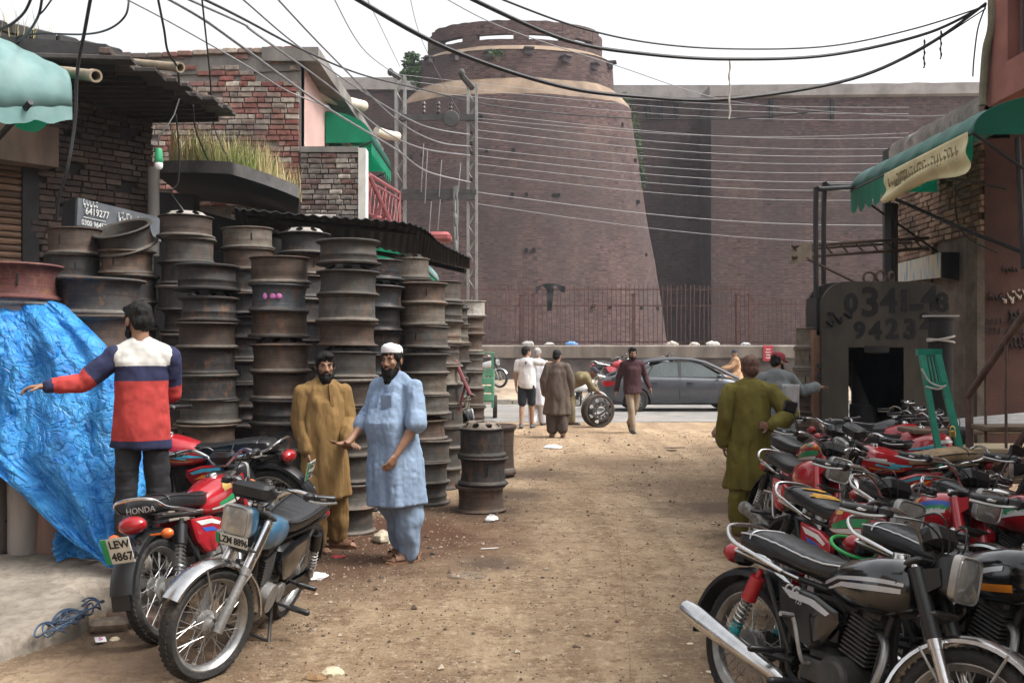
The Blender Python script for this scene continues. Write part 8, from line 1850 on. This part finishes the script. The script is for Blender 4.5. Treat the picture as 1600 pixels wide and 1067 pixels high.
# ---- the rim being rolled
rr = part('wheel_rim', ('rim', 2), rim_barrel(2), RM['brown'], None, 50); q = at(929, 640, 22.2); rr.scale = (.355, .355, .30); rr.location = (q.x, 22.0, .36); rr.rotation_euler = (R(90), 0, R(22)); tag(rr, 'brown rim rolled upright along the road edge by the bending man', 'wheel rim')
part('disc', ('disc', 'up'), lambda b: rim_disc(b, 8, .70, .26), RM['dark'], rr, 50)
# ================================================================ SALOON CAR
def car(loc, rz, label):
    e = empty('saloon_car', (loc[0], loc[1], 0), R(rz)); tag(e, label, 'car')
    paint = mat('grey_metallic', (.075, .078, .088), .32, metal=.45, var=.08, scale=3, coat=.7, dust=.22, dcol=(.17, .15, .135), dscale=2.2)
    glass = mat('car_glass', (.22, .26, .26), .06, metal=.0, var=.15, scale=2, coat=1.0, spec=.9); gb = glass.node_tree.nodes['Principled BSDF']; gb.inputs['Transmission Weight'].default_value = .72; gb.inputs['IOR'].default_value = 1.12
    trim = mat('car_trim', (.012, .012, .013), .5); L_, W_ = 4.54, 1.76
    # stations along the length: x, half width at sill, shoulder height, shoulder half width
    def prof(x):
        """lower edge, shoulder (belt) height, half widths"""
        t = (x + L_ / 2) / L_
        belt = np.interp(t, [0, .02, .06, .18, .30, .55, .72, .80, .90, .96, 1.0], [.72, .86, .93, .955, .965, .945, .925, .90, .82, .72, .58]); low = np.interp(t, [0, .03, .12, .9, .97, 1.0], [.42, .30, .22, .20, .26, .38])
        hw = np.interp(t, [0, .03, .10, .25, .75, .90, .97, 1.0], [.55, .70, .81, .875, .875, .82, .70, .52]); return low, belt, hw
    XS = [-L_ / 2 + L_ * i / 76 for i in range(77)]; ax_r, ax_f, wr = -1.29, 1.31, .345
    def lowz(x, low):
        for a in (ax_r, ax_f):
            if abs(x - a) < wr: low = max(low, .30 + math.sqrt(max(0, wr ** 2 - (x - a) ** 2)))
        return low
    b = MB(); rings = []
    for x in XS:
        low, belt, hw = prof(x); lz = lowz(x, low); m_ = lz + (belt - lz) * .55
        half = [(hw * .90, lz), (hw * .985, lz + (belt - lz) * .12), (hw * 1.0, m_), (hw * .985, belt - .10 if belt - .1 > m_ else m_ + .01), (hw * .955, belt - .03), (hw * .90, belt), (hw * .5, belt + .022)]
        rings.append([Vector((x, y, z)) for y, z in half] + [Vector((x, -y, z)) for y, z in reversed(half)])
    b.loft(rings); b.build('body', paint, e, 50)
    # cabin: pillars and roof as one shell with window openings standing proud of dark glass
    rx = [(-1.95, .94), (-1.62, 1.10), (-1.28, 1.29), (-.92, 1.405), (-.50, 1.452), (-.05, 1.462), (.30, 1.435), (.62, 1.36), (.98, 1.19), (1.30, 1.02), (1.55, .90)]
    def roof_z(x): return float(np.interp(x, [p[0] for p in rx], [p[1] for p in rx]))
    def hw_at(z): return .80 - (z - .93) * .42
    b = MB(); xs = [-1.95 + 3.5 * i / 40 for i in range(41)]; rings = []
    for x in xs:
        z = roof_z(x); w = min(.78, hw_at(z)) ; rings.append([Vector((x, y * w, z + .03 * (1 - y * y) - .02)) for y in (-1, -.93, -.6, 0, .6, .93, 1)])
    # split: roof skin only between the two screens
    sel = [i for i, x in enumerate(xs) if -1.0 <= x <= .40]; b.loft([rings[i] for i in sel], closed=False, caps=False); rf = b.build('roof', paint, e, 60); rf.modifiers.new('t', 'SOLIDIFY').thickness = .03
    for nm, lo_, hi_ in (('rear_screen', -1.86, -1.0), ('windscreen', .40, 1.44)):
        s2 = [i for i, x in enumerate(xs) if lo_ <= x <= hi_]; b = MB(); b.loft([[p * 1.0 for p in rings[i]] for i in s2], closed=False, caps=False); o = b.build(nm, glass, e, 60)
    for s in (-1, 1):
        def P_(x, z, off=0.0): return Vector((x, s * (hw_at(z) + off), z))
        def wp_(nm, pts, m, off): b = MB(); b.prism([P_(x, z, off) for x, z in pts], Vector((0, -s * .012, 0))); return b.build(nm, m, e, 0)
        wp_('rear_window', [(-.98, .955), (-.14, .955), (-.14, 1.365), (-.52, 1.362), (-.80, 1.27)], glass, .004); wp_('quarter_window', [(-1.34, .965), (-1.02, .955), (-.84, 1.255), (-.92, 1.235)], glass, .004); wp_('front_window', [(-.06, .955), (1.04, .955), (1.02, .985), (.50, 1.295), (.28, 1.362), (-.06, 1.368)], glass, .004)
        def strip(nm, pts, r, m): b = MB(); b.tube([P_(x, z, .008) for x, z in pts], r, 6); b.build(nm, m, e)
        strip('roof_pillar', [(-1.98, .93), (-1.62, 1.09), (-1.28, 1.28), (-.92, 1.395), (-.50, 1.44), (-.05, 1.45), (.30, 1.425), (.62, 1.35), (.98, 1.18), (1.32, 1.0), (1.52, .91)], .050, paint)
        b = MB(); b.prism([P_(-1.98, .93), P_(-1.36, .955), P_(-.90, 1.27), P_(-.98, 1.34), P_(-1.62, 1.07)], Vector((0, -s * .03, 0))); b.build('rear_pillar', paint, e, 0)
        b = MB(); b.prism([P_(-.145, .95, .006), P_(-.05, .95, .006), P_(-.05, 1.40, .006), P_(-.145, 1.40, .006)], Vector((0, -s * .03, 0))); b.build('centre_pillar', trim, e, 0)
        b = MB(); b.prism([P_(-1.03, .95, .006), P_(-.99, .95, .006), P_(-.80, 1.29, .006), P_(-.85, 1.27, .006)], Vector((0, -s * .02, 0))); b.build('window_divider', trim, e, 0)
        def seam(pts): 
            b = MB(); b.tube([Vector((x, s * (prof(x)[2] * (1.0 if z < .75 else .975) + .001), z)) for x, z in pts], .006, 4); b.build('door_seam', trim, e)
        seam([(-.10, .93), (-.11, .75), (-.12, .60), (-.12, .30)]); seam([(1.06, .92), (1.02, .75), (.98, .60), (.95, .30)]); seam([(-1.10, .93), (-.98, .80), (-.92, .62), (-.94, .48), (-.88, .34)]); seam([(-.88, .28), (.0, .265), (.95, .28)])
        strip('window_sill_trim', [(-1.36, .955), (-.5, .950), (.3, .947), (1.08, .943)], .010, trim)
        for x in (-.80, .18):
            b = MB(); b.bbox((x, s * .888, .80), (.20, .03, .035), .012); b.build('door_handle', paint, e)
        b = MB(); b.bbox((.95, s * .97, .985), (.14, .16, .11), .04); b.tube([(.97, s * .80, .95), (.95, s * .92, .965)], .02, 6); b.build('wing_mirror', paint, e)
        b = MB(); b.loft([[Vector((x, s * y, z)) for x, z in ((-2.20, .70), (-1.98, .70), (-1.86, .80), (-2.0, .86), (-2.22, .84))] for y in (.66, .80)]); b.build('tail_lamp', lens_red, e, 20)
        b = MB(); b.loft([[Vector((x, s * y, z)) for x, z in ((2.20, .60), (1.95, .64), (1.72, .76), (1.95, .76), (2.18, .70))] for y in (.55, .80)]); b.build('headlamp', lens_c, e, 20)
        for ax in (ax_r, ax_f):
            b = MB(); b.lathe([(.20, -.10), (.29, -.10), (.315, -.08), (.32, 0), (.315, .08), (.29, .10), (.20, .10)], 32, axis='y'); wl = b.build('wheel', rubber, e); wl.location = (ax, s * .77, .32)
            b = MB(); b.lathe([(.205, .09), (.19, .07), (.18, .03), (.05, .06), (.0, .065)], 30, axis='y')
            for k in range(10): a = 2 * math.pi * k / 10; b.box((.12 * math.cos(a), .062, .12 * math.sin(a)), (.13, .03, .028), Matrix.Rotation(-a, 3, 'Y'))
            h = b.build('hub_cap', alloy, wl); h.rotation_euler = (0, 0, 0 if s > 0 else math.pi)
            b = MB(); b.lathe([(.345, -.1), (.345, .09), (.33, .1)], 26, axis='y', a0=0, a1=math.pi, c=(ax, s * .72, .30)); b.build('wheel_arch', trim, e)
    b = MB(); b.bbox((-2.2, 0, .45), (.12, 1.25, .2), .05); b.build('rear_bumper', paint, e); b = MB(); b.bbox((0, 0, .30), (3.9, 1.5, .22), .03); b.build('underbody', trim, e)
    b = MB(); b.bbox((-.25, 0, .72), (2.3, 1.45, .45), .1); b.build('interior', mat('car_interior', (.09, .085, .08), .9), e)
    for x, y in ((-.55, -.36), (-.55, .36), (.32, -.36), (.32, .36)):
        b = MB(); b.bbox((x, y, 1.0), (.14, .46, .50), .06, Matrix.Rotation(-.15, 3, 'Y')); b.bbox((x - .06, y, 1.30), (.09, .24, .13), .04); b.build('seat', MATS['car_interior'], e)
    return e
CY = 28.1
cx_ = (1068 - 800) / FPX * 27.3
car((cx_, CY), 0, 'dusty grey saloon car passing along the road')
for i, (dx, dy, col, lab) in enumerate(((.12, -.36, (.45, .46, .44), 'driver in pale shirt inside the grey car'), (-.72, -.30, (.06, .05, .05), 'dark-haired passenger on the rear seat of the grey car'))):
    p = pose(1.7, pel=(0, 0, .62), chest=(-.06, 0, .95), neck=(-.06, 0, 1.12), head=(-.04, 0, 1.255), shL=(-.06, .17, 1.07), shR=(-.06, -.17, 1.07), elL=(.10, .22, .86), elR=(.10, -.22, .86), wrL=(.34, .18, .95), wrR=(.34, -.18, .95), face=(1, 0, 0), hiL=(0, .1, .60), hiR=(0, -.1, .60), knL=(.42, .12, .66), knR=(.42, -.12, .66), anL=(.5, .12, .30), anR=(.5, -.12, .30), footL=(1, 0, 0), footR=(1, 0, 0))
    o = person((cx_ + dx, CY + dy), 0, lab, p, SK1, .012); hairdo(p, o, hair_m, 'short', .012)
    b = MB(); b.capsule(p.chest + V(0, .08, 0), p.chest - V(0, .08, 0), .13); b.capsule(p.chest, p.pel, .125, .14); b.capsule(p.shL, p.shR, .085); sleeve(b, p.shL, p.elL, p.wrL, .07, .06, .05, .5); sleeve(b, p.shR, p.elR, p.wrR, .07, .06, .05, .5); garment('shirt', b, cloth('occupant%d' % i, col), o, .016)
# ================================================================ TARPAULIN
tarp_m = bpy.data.materials.new('blue_tarpaulin'); t, N, L, bs = nodes_of(tarp_m)
tc = N.new('ShaderNodeTexCoord'); vor = N.new('ShaderNodeTexVoronoi'); vor.feature = 'DISTANCE_TO_EDGE'; vor.inputs['Scale'].default_value = 13
nz = N.new('ShaderNodeTexNoise'); nz.inputs['Scale'].default_value = 5; nz.inputs['Detail'].default_value = 5; nz.inputs['Distortion'].default_value = 1.2
L.new(tc.outputs['Object'], nz.inputs['Vector'])
mxv = N.new('ShaderNodeMix'); mxv.data_type = 'RGBA'; mxv.inputs[0].default_value = .22; L.new(tc.outputs['Object'], mxv.inputs[6]); L.new(nz.outputs['Color'], mxv.inputs[7]); L.new(mxv.outputs[2], vor.inputs['Vector'])
n2 = N.new('ShaderNodeTexNoise'); n2.inputs['Scale'].default_value = 26; n2.inputs['Detail'].default_value = 6; n2.inputs['Roughness'].default_value = .6; n2.inputs['Distortion'].default_value = 2.0; L.new(tc.outputs['Object'], n2.inputs['Vector'])
ad = N.new('ShaderNodeMath'); ad.operation = 'MULTIPLY_ADD'; ad.inputs[1].default_value = .8; L.new(n2.outputs[0], ad.inputs[0])
mn = N.new('ShaderNodeMath'); mn.operation = 'MINIMUM'; mn.inputs[1].default_value = .16; L.new(vor.outputs['Distance'], mn.inputs[0]); ml = N.new('ShaderNodeMath'); ml.operation = 'MULTIPLY'; ml.inputs[1].default_value = 3.5; L.new(mn.outputs[0], ml.inputs[0]); L.new(ml.outputs[0], ad.inputs[2])
bp = N.new('ShaderNodeBump'); bp.inputs['Strength'].default_value = .8; bp.inputs['Distance'].default_value = .022; L.new(ad.outputs[0], bp.inputs['Height']); L.new(bp.outputs[0], bs.inputs['Normal'])
cr = N.new('ShaderNodeValToRGB'); cr.color_ramp.elements[0].color = (.018, .21, .62, 1); cr.color_ramp.elements[1].color = (.07, .40, .86, 1); cr.color_ramp.elements[0].position = .35; cr.color_ramp.elements[1].position = .65; L.new(nz.outputs[0], cr.inputs[0]); L.new(cr.outputs[0], bs.inputs['Base Color'])
bs.inputs['Roughness'].default_value = .22; bs.inputs['Specular IOR Level'].default_value = .6
translucent(tarp_m, .12, (.02, .30, .75))
tarp_rows = [  # outline of the hanging sheet from top to hem: (left px, right px, y, depth left, depth right)
    (-40, 58, 460, 7.35, 7.3), (-45, 88, 474, 7.1, 7.15), (-50, 115, 500, 6.95, 7.05), (-52, 152, 532, 6.88, 6.98), (-52, 183, 570, 6.86, 6.94), (-50, 190, 620, 6.84, 6.90), (-50, 191, 668, 6.80, 6.86), (-45, 192, 712, 6.75, 6.82), (0, 193, 745, 6.72, 6.76), (38, 193, 778, 6.68, 6.70), (72, 193, 812, 6.64, 6.66), (108, 189, 845, 6.60, 6.60), (145, 186, 868, 6.56, 6.56), (168, 184, 886, 6.53, 6.53)]
def tarp_pt(u, v):
    f = v * (len(tarp_rows) - 1); i = min(int(f), len(tarp_rows) - 2); f -= i; a, c = tarp_rows[i], tarp_rows[i + 1]; f2 = f
    r = [a[k] + (c[k] - a[k]) * f2 for k in range(5)]
    px = r[0] + (r[1] - r[0]) * u; d = r[3] + (r[4] - r[3]) * u; q = at(px, r[2], d)
    k = min(1, v * 5) * (.25 + .75 * min(1, (1 - v) * 3))
    g_ = .045 * math.sin(u * 9 + 2.2 * math.sin(v * 3) + 1.0) * k * min(1, v * 2) + .03 * math.sin(u * 21 + v * 5 + 2 * fbm(u * 2, v * 2)) * k + .030 * fbm(u * 3.2 + 4, v * 3.6, 2) + .010 * fbm(u * 9, v * 12, 5)
    cr_ = abs(fbm(u * 7 + 9, v * 9, 1.0)) ; g_ -= .014 * max(0, .25 - cr_) * 4
    return q + Vector((.25 * g_, -g_, .2 * g_))
tp = empty('blue_tarpaulin', (-2.9, 6.6, .27)); tag(tp, 'crumpled bright blue plastic tarpaulin draped over goods at the left', 'tarpaulin')
b = MB(); b.grid(lambda u, v: tarp_pt(u, v) - tp.location, 110, 150); o = b.build('sheet', tarp_m, tp, 180, False); o.modifiers.new('t', 'SOLIDIFY').thickness = .003
def topf(u, v):
    a = tarp_pt(u, 0.0); bk = at(-40 + 140 * u, 470, 8.1) + Vector((0, 0, -.05)); q = a.lerp(bk, v); return q + Vector((0, 0, .10 * math.sin(v * math.pi) + .03 * fbm(u * 5, v * 5))) - tp.location
b = MB(); b.grid(topf, 40, 20); o = b.build('top_fold', tarp_m, tp, 180, False); o.modifiers.new('t', 'SOLIDIFY').thickness = .003
def sidef(u, v):
    a = tarp_pt(1.0, v * .74); bk = a + Vector((-.12 + .05 * math.sin(v * 9), .55, -.02)); q = a.lerp(bk, u); return q + Vector((.05 * math.sin(u * 6 + v * 4) * (u * 1.2), 0, 0)) - tp.location
b = MB(); b.grid(sidef, 14, 60); o = b.build('side_fold', tarp_m, tp, 180, False); o.modifiers.new('t', 'SOLIDIFY').thickness = .003
b = MB(); b.grid(lambda u, v: at(88 + 70 * u, 830 + 48 * v - 8 * math.sin(u * 3), 6.85 - .1 * v) + Vector((0, -.05 * math.sin(u * 8 + v * 3) - .04 * fbm(u * 5, v * 5), 0)) - tp.location, 24, 16); o = b.build('trailing_hem', tarp_m, tp, 180, False); o.modifiers.new('t', 'SOLIDIFY').thickness = .003
b = MB(); b.bbox((-3.5, 7.55, .72), (1.1, .55, .90), .06); b.bbox((-3.25, 7.6, 1.25), (.7, .5, .5), .06); o = b.build('covered_crates', mat('crate_brown', (.10, .07, .05), .9)); tag(o, 'goods stacked under the blue tarpaulin, mostly hidden', 'crates')
# ================================================================ LITTER, STONES, RINGS
b = MB(); rnd = random.Random(4)
for i in range(13000):
    if i < 10500: x, y = rnd.uniform(-3.2, 4.0), 3.6 + 17 * rnd.random() ** 1.7
    else: x, y = rnd.gauss(-1.3, .8), rnd.gauss(8.2, 1.6)
    if y < 3.5 or y > 22.5 or (x < -1.95 and 5.0 < y): continue
    s = rnd.uniform(.003, .009) * (1 if rnd.random() < .95 else rnd.uniform(1.6, 3.4)) * (1 + y * .03); z = gz(x, y); a = rnd.uniform(0, 6.28); vs = []
    for dx, dy, dz in ((1, 0, 0), (0, 1, 0), (-1, 0, 0), (0, -1, 0), (0, 0, .8), (0, 0, -.4)): k = s * rnd.uniform(.6, 1.2); vs.append((x + (dx * math.cos(a) - dy * math.sin(a)) * k, y + (dx * math.sin(a) + dy * math.cos(a)) * k, z + dz * k + s * .2))
    b.mi = 0 if rnd.random() < .6 else 1
    b.add(vs, [(0, 1, 4), (1, 2, 4), (2, 3, 4), (3, 0, 4), (1, 0, 5), (2, 1, 5), (3, 2, 5), (0, 3, 5)])
tag(b.build('gravel', [mat('dark_grit', (.095, .065, .045), .95, var=.4, scale=30), mat('pale_grit', (.36, .29, .22), .95, var=.3, scale=30)], smooth=0), 'loose grit and small stones scattered over the dirt', 'gravel', kind='stuff')
def crumple(name, px, py, size, m, lab, cat, flat=.5, seed=0, z=None, grp='litter on the ground'):
    d = CAMZ * FPX / (py - HORIZ); x = (px - 800) / FPX * d; b = MB(); b.ell((0, 0, 0), (size, size * .75, size * flat), n=14, k=9)
    b.v = [(vx * (1 + .5 * fbm(vx * 3 / size, vy * 3 / size, seed)), vy * (1 + .5 * fbm(vy * 3 / size, vz * 3 / size, seed + 5)), max(-size * flat * .5, vz * (1 + .8 * fbm(vx * 4 / size, vz * 4 / size, seed + 9)))) for vx, vy, vz in b.v]
    o = b.build(name, m, smooth=20); o.location = (x, d, gz(x, d) + size * flat * .45 if z is None else z); o.rotation_euler = (0, 0, seed); tag(o, lab, cat, grp); return o
plw = mat('white_plastic', (.66, .66, .65), .4, var=.1, scale=20); ppr = mat('cream_paper', (.50, .43, .30), .8, var=.15, scale=15); redp = mat('red_wrapper', (.42, .05, .06), .4, var=.3, scale=20)
crumple('plastic_bag', 768, 815, .075, plw, 'crumpled white plastic bag beside the short stack of rims', 'bag', .6, 1); crumple('plastic_bag', 864, 700, .20, plw, 'flat white plastic bag lying in the middle of the yard', 'bag', .16, 2); crumple('plastic_bag', 1126, 690, .14, plw, 'white plastic bag by the man in olive', 'bag', .35, 3)
crumple('sack', 1122, 683, .15, mat('brown_sack', (.13, .08, .06), .9), 'small brown sack beside the man in olive', 'sack', .8, 4); crumple('cloth_bundle', 598, 845, .11, mat('cream_cloth', (.52, .45, .34), .85, var=.15, scale=12), 'cream cloth bundle behind the feet of the man in blue', 'cloth', .6, 5)
crumple('wrapper', 528, 871, .06, redp, 'red foil wrapper on the dirt behind the blue motorcycle', 'wrapper', .15, 6); crumple('wrapper', 492, 905, .09, plw, 'white paper scrap under the blue motorcycle', 'paper', .35, 7); crumple('leaf', 520, 1049, .075, ppr, 'curled dry leaf nearest the camera', 'leaf', .30, 8); crumple('leaf', 492, 1056, .06, mat('brown_leaf', (.22, .13, .06), .8), 'brown dry leaf beside the curled one', 'leaf', .3, 9)
crumple('leaf', 1078, 1007, .022, ppr, 'small pale leaf before the nearest black motorcycle', 'leaf', .2, 10); crumple('leaf', 1107, 1048, .02, ppr, 'tiny pale scrap beside the black motorcycle wheel', 'leaf', .2, 11); crumple('paper', 180, 1002, .035, ppr, 'torn paper scrap at the broken slab edge', 'paper', .3, 12)
crumple('brick_shard', 1050, 704, .09, mat('shard', (.12, .08, .06), .9), 'dark flat shard in the far yard', 'shard', .15, 13)
for i, (px, py, lab) in enumerate(((765, 858, 'short white stick lying on the dirt in the middle'), (1055, 700, 'long dark stick in the far yard'))):
    d = CAMZ * FPX / (py - HORIZ); x = (px - 800) / FPX * d; b = MB(); b.capsule((-.07 - .1 * i, 0, 0), (.07 + .1 * i, .02, .004), .006 + .006 * i, .005, n=8, k=2); o = b.build('stick', plw if i == 0 else MATS['shard']); o.location = (x, d, gz(x, d) + .008); tag(o, lab, 'stick', 'litter on the ground')
d = 5.72; x = (157 - 800) / FPX * d; b = MB(); b.bbox((0, 0, 0), (.06, .08, .004), .002); o = b.build('card', plw); o.location = (x, d, .03); o.rotation_euler = (.1, .05, .5); tag(o, 'small white card with a pink mark by the slab edge', 'card')
text_mesh('5', .06, .001, 'CENTER', mat('pink_ink', (.5, .05, .25), .6), 'print', o, basis((0, 0, .003), (1, 0, 0), (0, 1, 0)))
b = MB(); rnd = random.Random(2); pts = []
for i in range(70):
    a = i * .55; pts.append(at(90 + 20 * math.cos(a) * (1 + .2 * math.sin(i * .7)), 985 + 14 * math.sin(a) - i * .5 + 14, 5.6))
pts = [Vector((p.x, 5.4 + (1010 - (HORIZ + (CAMZ - p.z) / p.y * FPX)) * .013, .12 + .05 * abs(math.sin(i * .9)))) for i, p in enumerate(pts)]
b.tube(smoothpts(pts, 3), .006, 5); tag(b.build('coiled_wire', mat('blue_wire', (.04, .07, .12), .5)), 'tangled coil of dark blue cable on the broken concrete slab', 'wire')
# drain grate and pale seam along the yard
d = 7.45; x = (730 - 800) / FPX * d; b = MB(); b.lathe([(.0, -.004), (.06, -.002), (.10, -.006), (.125, .006), (.15, -.004)], 24); b.v = [(a, c * .7, e_ + .01 * fbm(a * 12, c * 12)) for a, c, e_ in b.v]; o = b.build('drain_cover', mat('drain_iron', (.17, .125, .085), .8, var=.4, scale=15, bump=.6, bscale=40)); o.location = (x, d, gz(x, d) + .004); tag(o, 'small sunken drain cover in the dirt', 'drain')
b = MB(); sp_ = [Vector((((985 + (8 * math.sin(y * .5)) - (y - 4) * 2.2) - 800) / FPX * y, y, 0)) for y in [3.6 + .12 * i for i in range(80)]]
b.loft([[Vector((p.x - .006 + .005 * fbm(p.y * 3, 1), p.y, gz(p.x, p.y) + .002)), Vector((p.x, p.y, gz(p.x, p.y) + .006)), Vector((p.x + .006, p.y, gz(p.x, p.y) + .002))] for p in sp_], closed=False, caps=False); tag(b.build('buried_hose', DIRT, smooth=60), 'pale half-buried hose running straight down the yard', 'hose')
gr_ = part('steering_ring', 'gring', lambda b: b.lathe([(.11 + .009 * math.cos(a * math.pi / 4), .009 * math.sin(a * math.pi / 4)) for a in range(9)], 32), mat('bright_green', (.01, .30, .06), .4), None); gr_.location = at(1334, 855, 4.9); gr_.rotation_euler = (.3, .2, 0); gr_.name = 'green_ring'; tag(gr_, 'bright green plastic ring hanging on a red motorcycle', 'ring')
# ================================================================ GREEN CART and far odds
ca = empty('green_cart', (-.95, 24.0, 0)); tag(ca, 'green slatted goods cart at the road edge behind the rims', 'cart')
cg = mat('cart_green', (.075, .22, .13), .7, var=.3, scale=4, dust=.3, dcol=(.22, .19, .14))
for i in range(4): b = MB(); b.bbox((0, 0, .55 + i * .2), (1.0, .05, .17), .01); b.build('slat', cg, ca)
for x in (-.48, .48): b = MB(); b.box((x, .02, .95), (.06, .06, 1.3)); b.build('post', cg, ca)
for x in (-.48, .48):
    b = MB(); b.box((x, .7, .85), (.05, 1.4, .7)); b.build('side_board', cg, ca, 0)
    b = MB(); b.lathe([(.22, -.05), (.28, -.05), (.29, 0), (.28, .05), (.22, .05)], 22, axis='x'); o = b.build('wheel', rubber, ca); o.location = (x * 1.1, .8, .29)
b = MB(); b.tube(smoothpts([(-.48, 0, 1.55), (-.47, 0, 1.62), (.47, 0, 1.62), (.48, 0, 1.55)], 4), .02, 6); b.build('top_rail', cg, ca); b = MB(); b.bbox((0, .7, .47), (1.0, 1.4, .06), .01); b.build('floor', cg, ca)
van = empty('blue_van', (11.6, 27.2, 0)); tag(van, 'turquoise blue van glimpsed beyond the press', 'van')
vm = mat('turquoise_paint', (.10, .33, .40), .4, var=.15, coat=.3, dust=.2)
b = MB(); b.loft([[Vector((x, y, z)) for y, z in ((-.8, .3), (-.82, .9), (-.76, 1.1), (-.68, 1.75), (.68, 1.75), (.76, 1.1), (.82, .9), (.8, .3))] for x in (-1.9, 1.7)]); b.build('body', vm, van, 30)
for x in (-1.2, -.2, .8): b = MB(); b.prism([Vector((x - .42, -.775, 1.12)), Vector((x + .42, -.775, 1.12)), Vector((x + .42, -.70, 1.62)), Vector((x - .42, -.70, 1.62))], (0, -.012, 0)); b.build('window', MATS['car_glass'], van, 0)
for x in (-1.3, 1.1):
    for y in (-.72, .72): b = MB(); b.lathe([(.2, -.08), (.28, -.08), (.3, 0), (.28, .08), (.2, .08)], 22, axis='y'); o = b.build('wheel', rubber, van); o.location = (x, y, .3)
b = MB(); b.box((0, -.83, .85), (3.5, .012, .08)); b.build('white_band', wm_, van)
sheet = MB(); sheet.grid(lambda u, v: at(1222 + 28 * u, 600 + 62 * v, 12.5) + Vector((0, .04 * math.sin(u * 7 + v * 3), 0)), 14, 14); o = sheet.build('plastic_sheet', mat('grey_plastic', (.34, .33, .34), .6, var=.2, scale=4, bump=.4, bscale=10), smooth=70); o.modifiers.new('t', 'SOLIDIFY').thickness = .004; tag(o, 'pale grey sheet hanging beside the man in the maroon cap', 'sheet')
tb2 = empty('red_trestle', at(718, 600, 12.3)); tag(tb2, 'dull red tubular strut leaning against the far rim stacks', 'strut')
tb('tube', [at(708, 556, 12.1), at(735, 617, 12.0)], .022, redm, tb2); tb('tube', [at(728, 598, 12.05), at(715, 650, 12.1)], .018, redm, tb2)
# pink spray on one rim
g_rim = [o for o in COL.objects if o.get('label') == 'second rim of the stack with pink paint just behind the man in brown'][0]
for s_, (dx, r) in enumerate(((-14, .02), (-2, .028), (8, .028))):
    q = at(428 + dx, 463, 9.3 - .262); b = MB(); b.ell((0, 0, 0), (r, .012, r * (1.6 if s_ == 0 else 1)), n=12, k=6); o = b.build('spray_mark', pinkpaint, g_rim)
    bpy.context.view_layer.update(); o.matrix_parent_inverse = g_rim.matrix_world.inverted(); o.location = q
# ================================================================ unseen house blocks added behind the camera to cut sky light
bk = mat('added_sky_blocker', (.20, .15, .12), .9, var=.3, scale=1.2)
for i, (x0, x1, y0, y1, h, lab) in enumerate(((-11, -5.6, -22, 4.0, 5.5, 'unseen house block added at the left behind the viewer to cut sky light'), (5.0, 12, -22, 6.7, 6.2, 'unseen house block added at the right behind the viewer to shade the motorcycles'), (-11, 12, -30, -23, 6.0, 'unseen house block added across the back behind the viewer to cut sky light'))):
    e = empty('added_sky_blocker', ((x0 + x1) / 2, (y0 + y1) / 2, 0)); tag(e, lab, 'building'); b = MB(); b.box((0, 0, h / 2), (x1 - x0, y1 - y0, h)); b.build('wall', bk, e, 0)
    b = MB(); b.box((0, 0, h + .1), (x1 - x0 + .4, y1 - y0 + .4, .2)); b.build('roof_slab', cement, e, 0)
bpy.data.scenes.remove(SCRATCH)
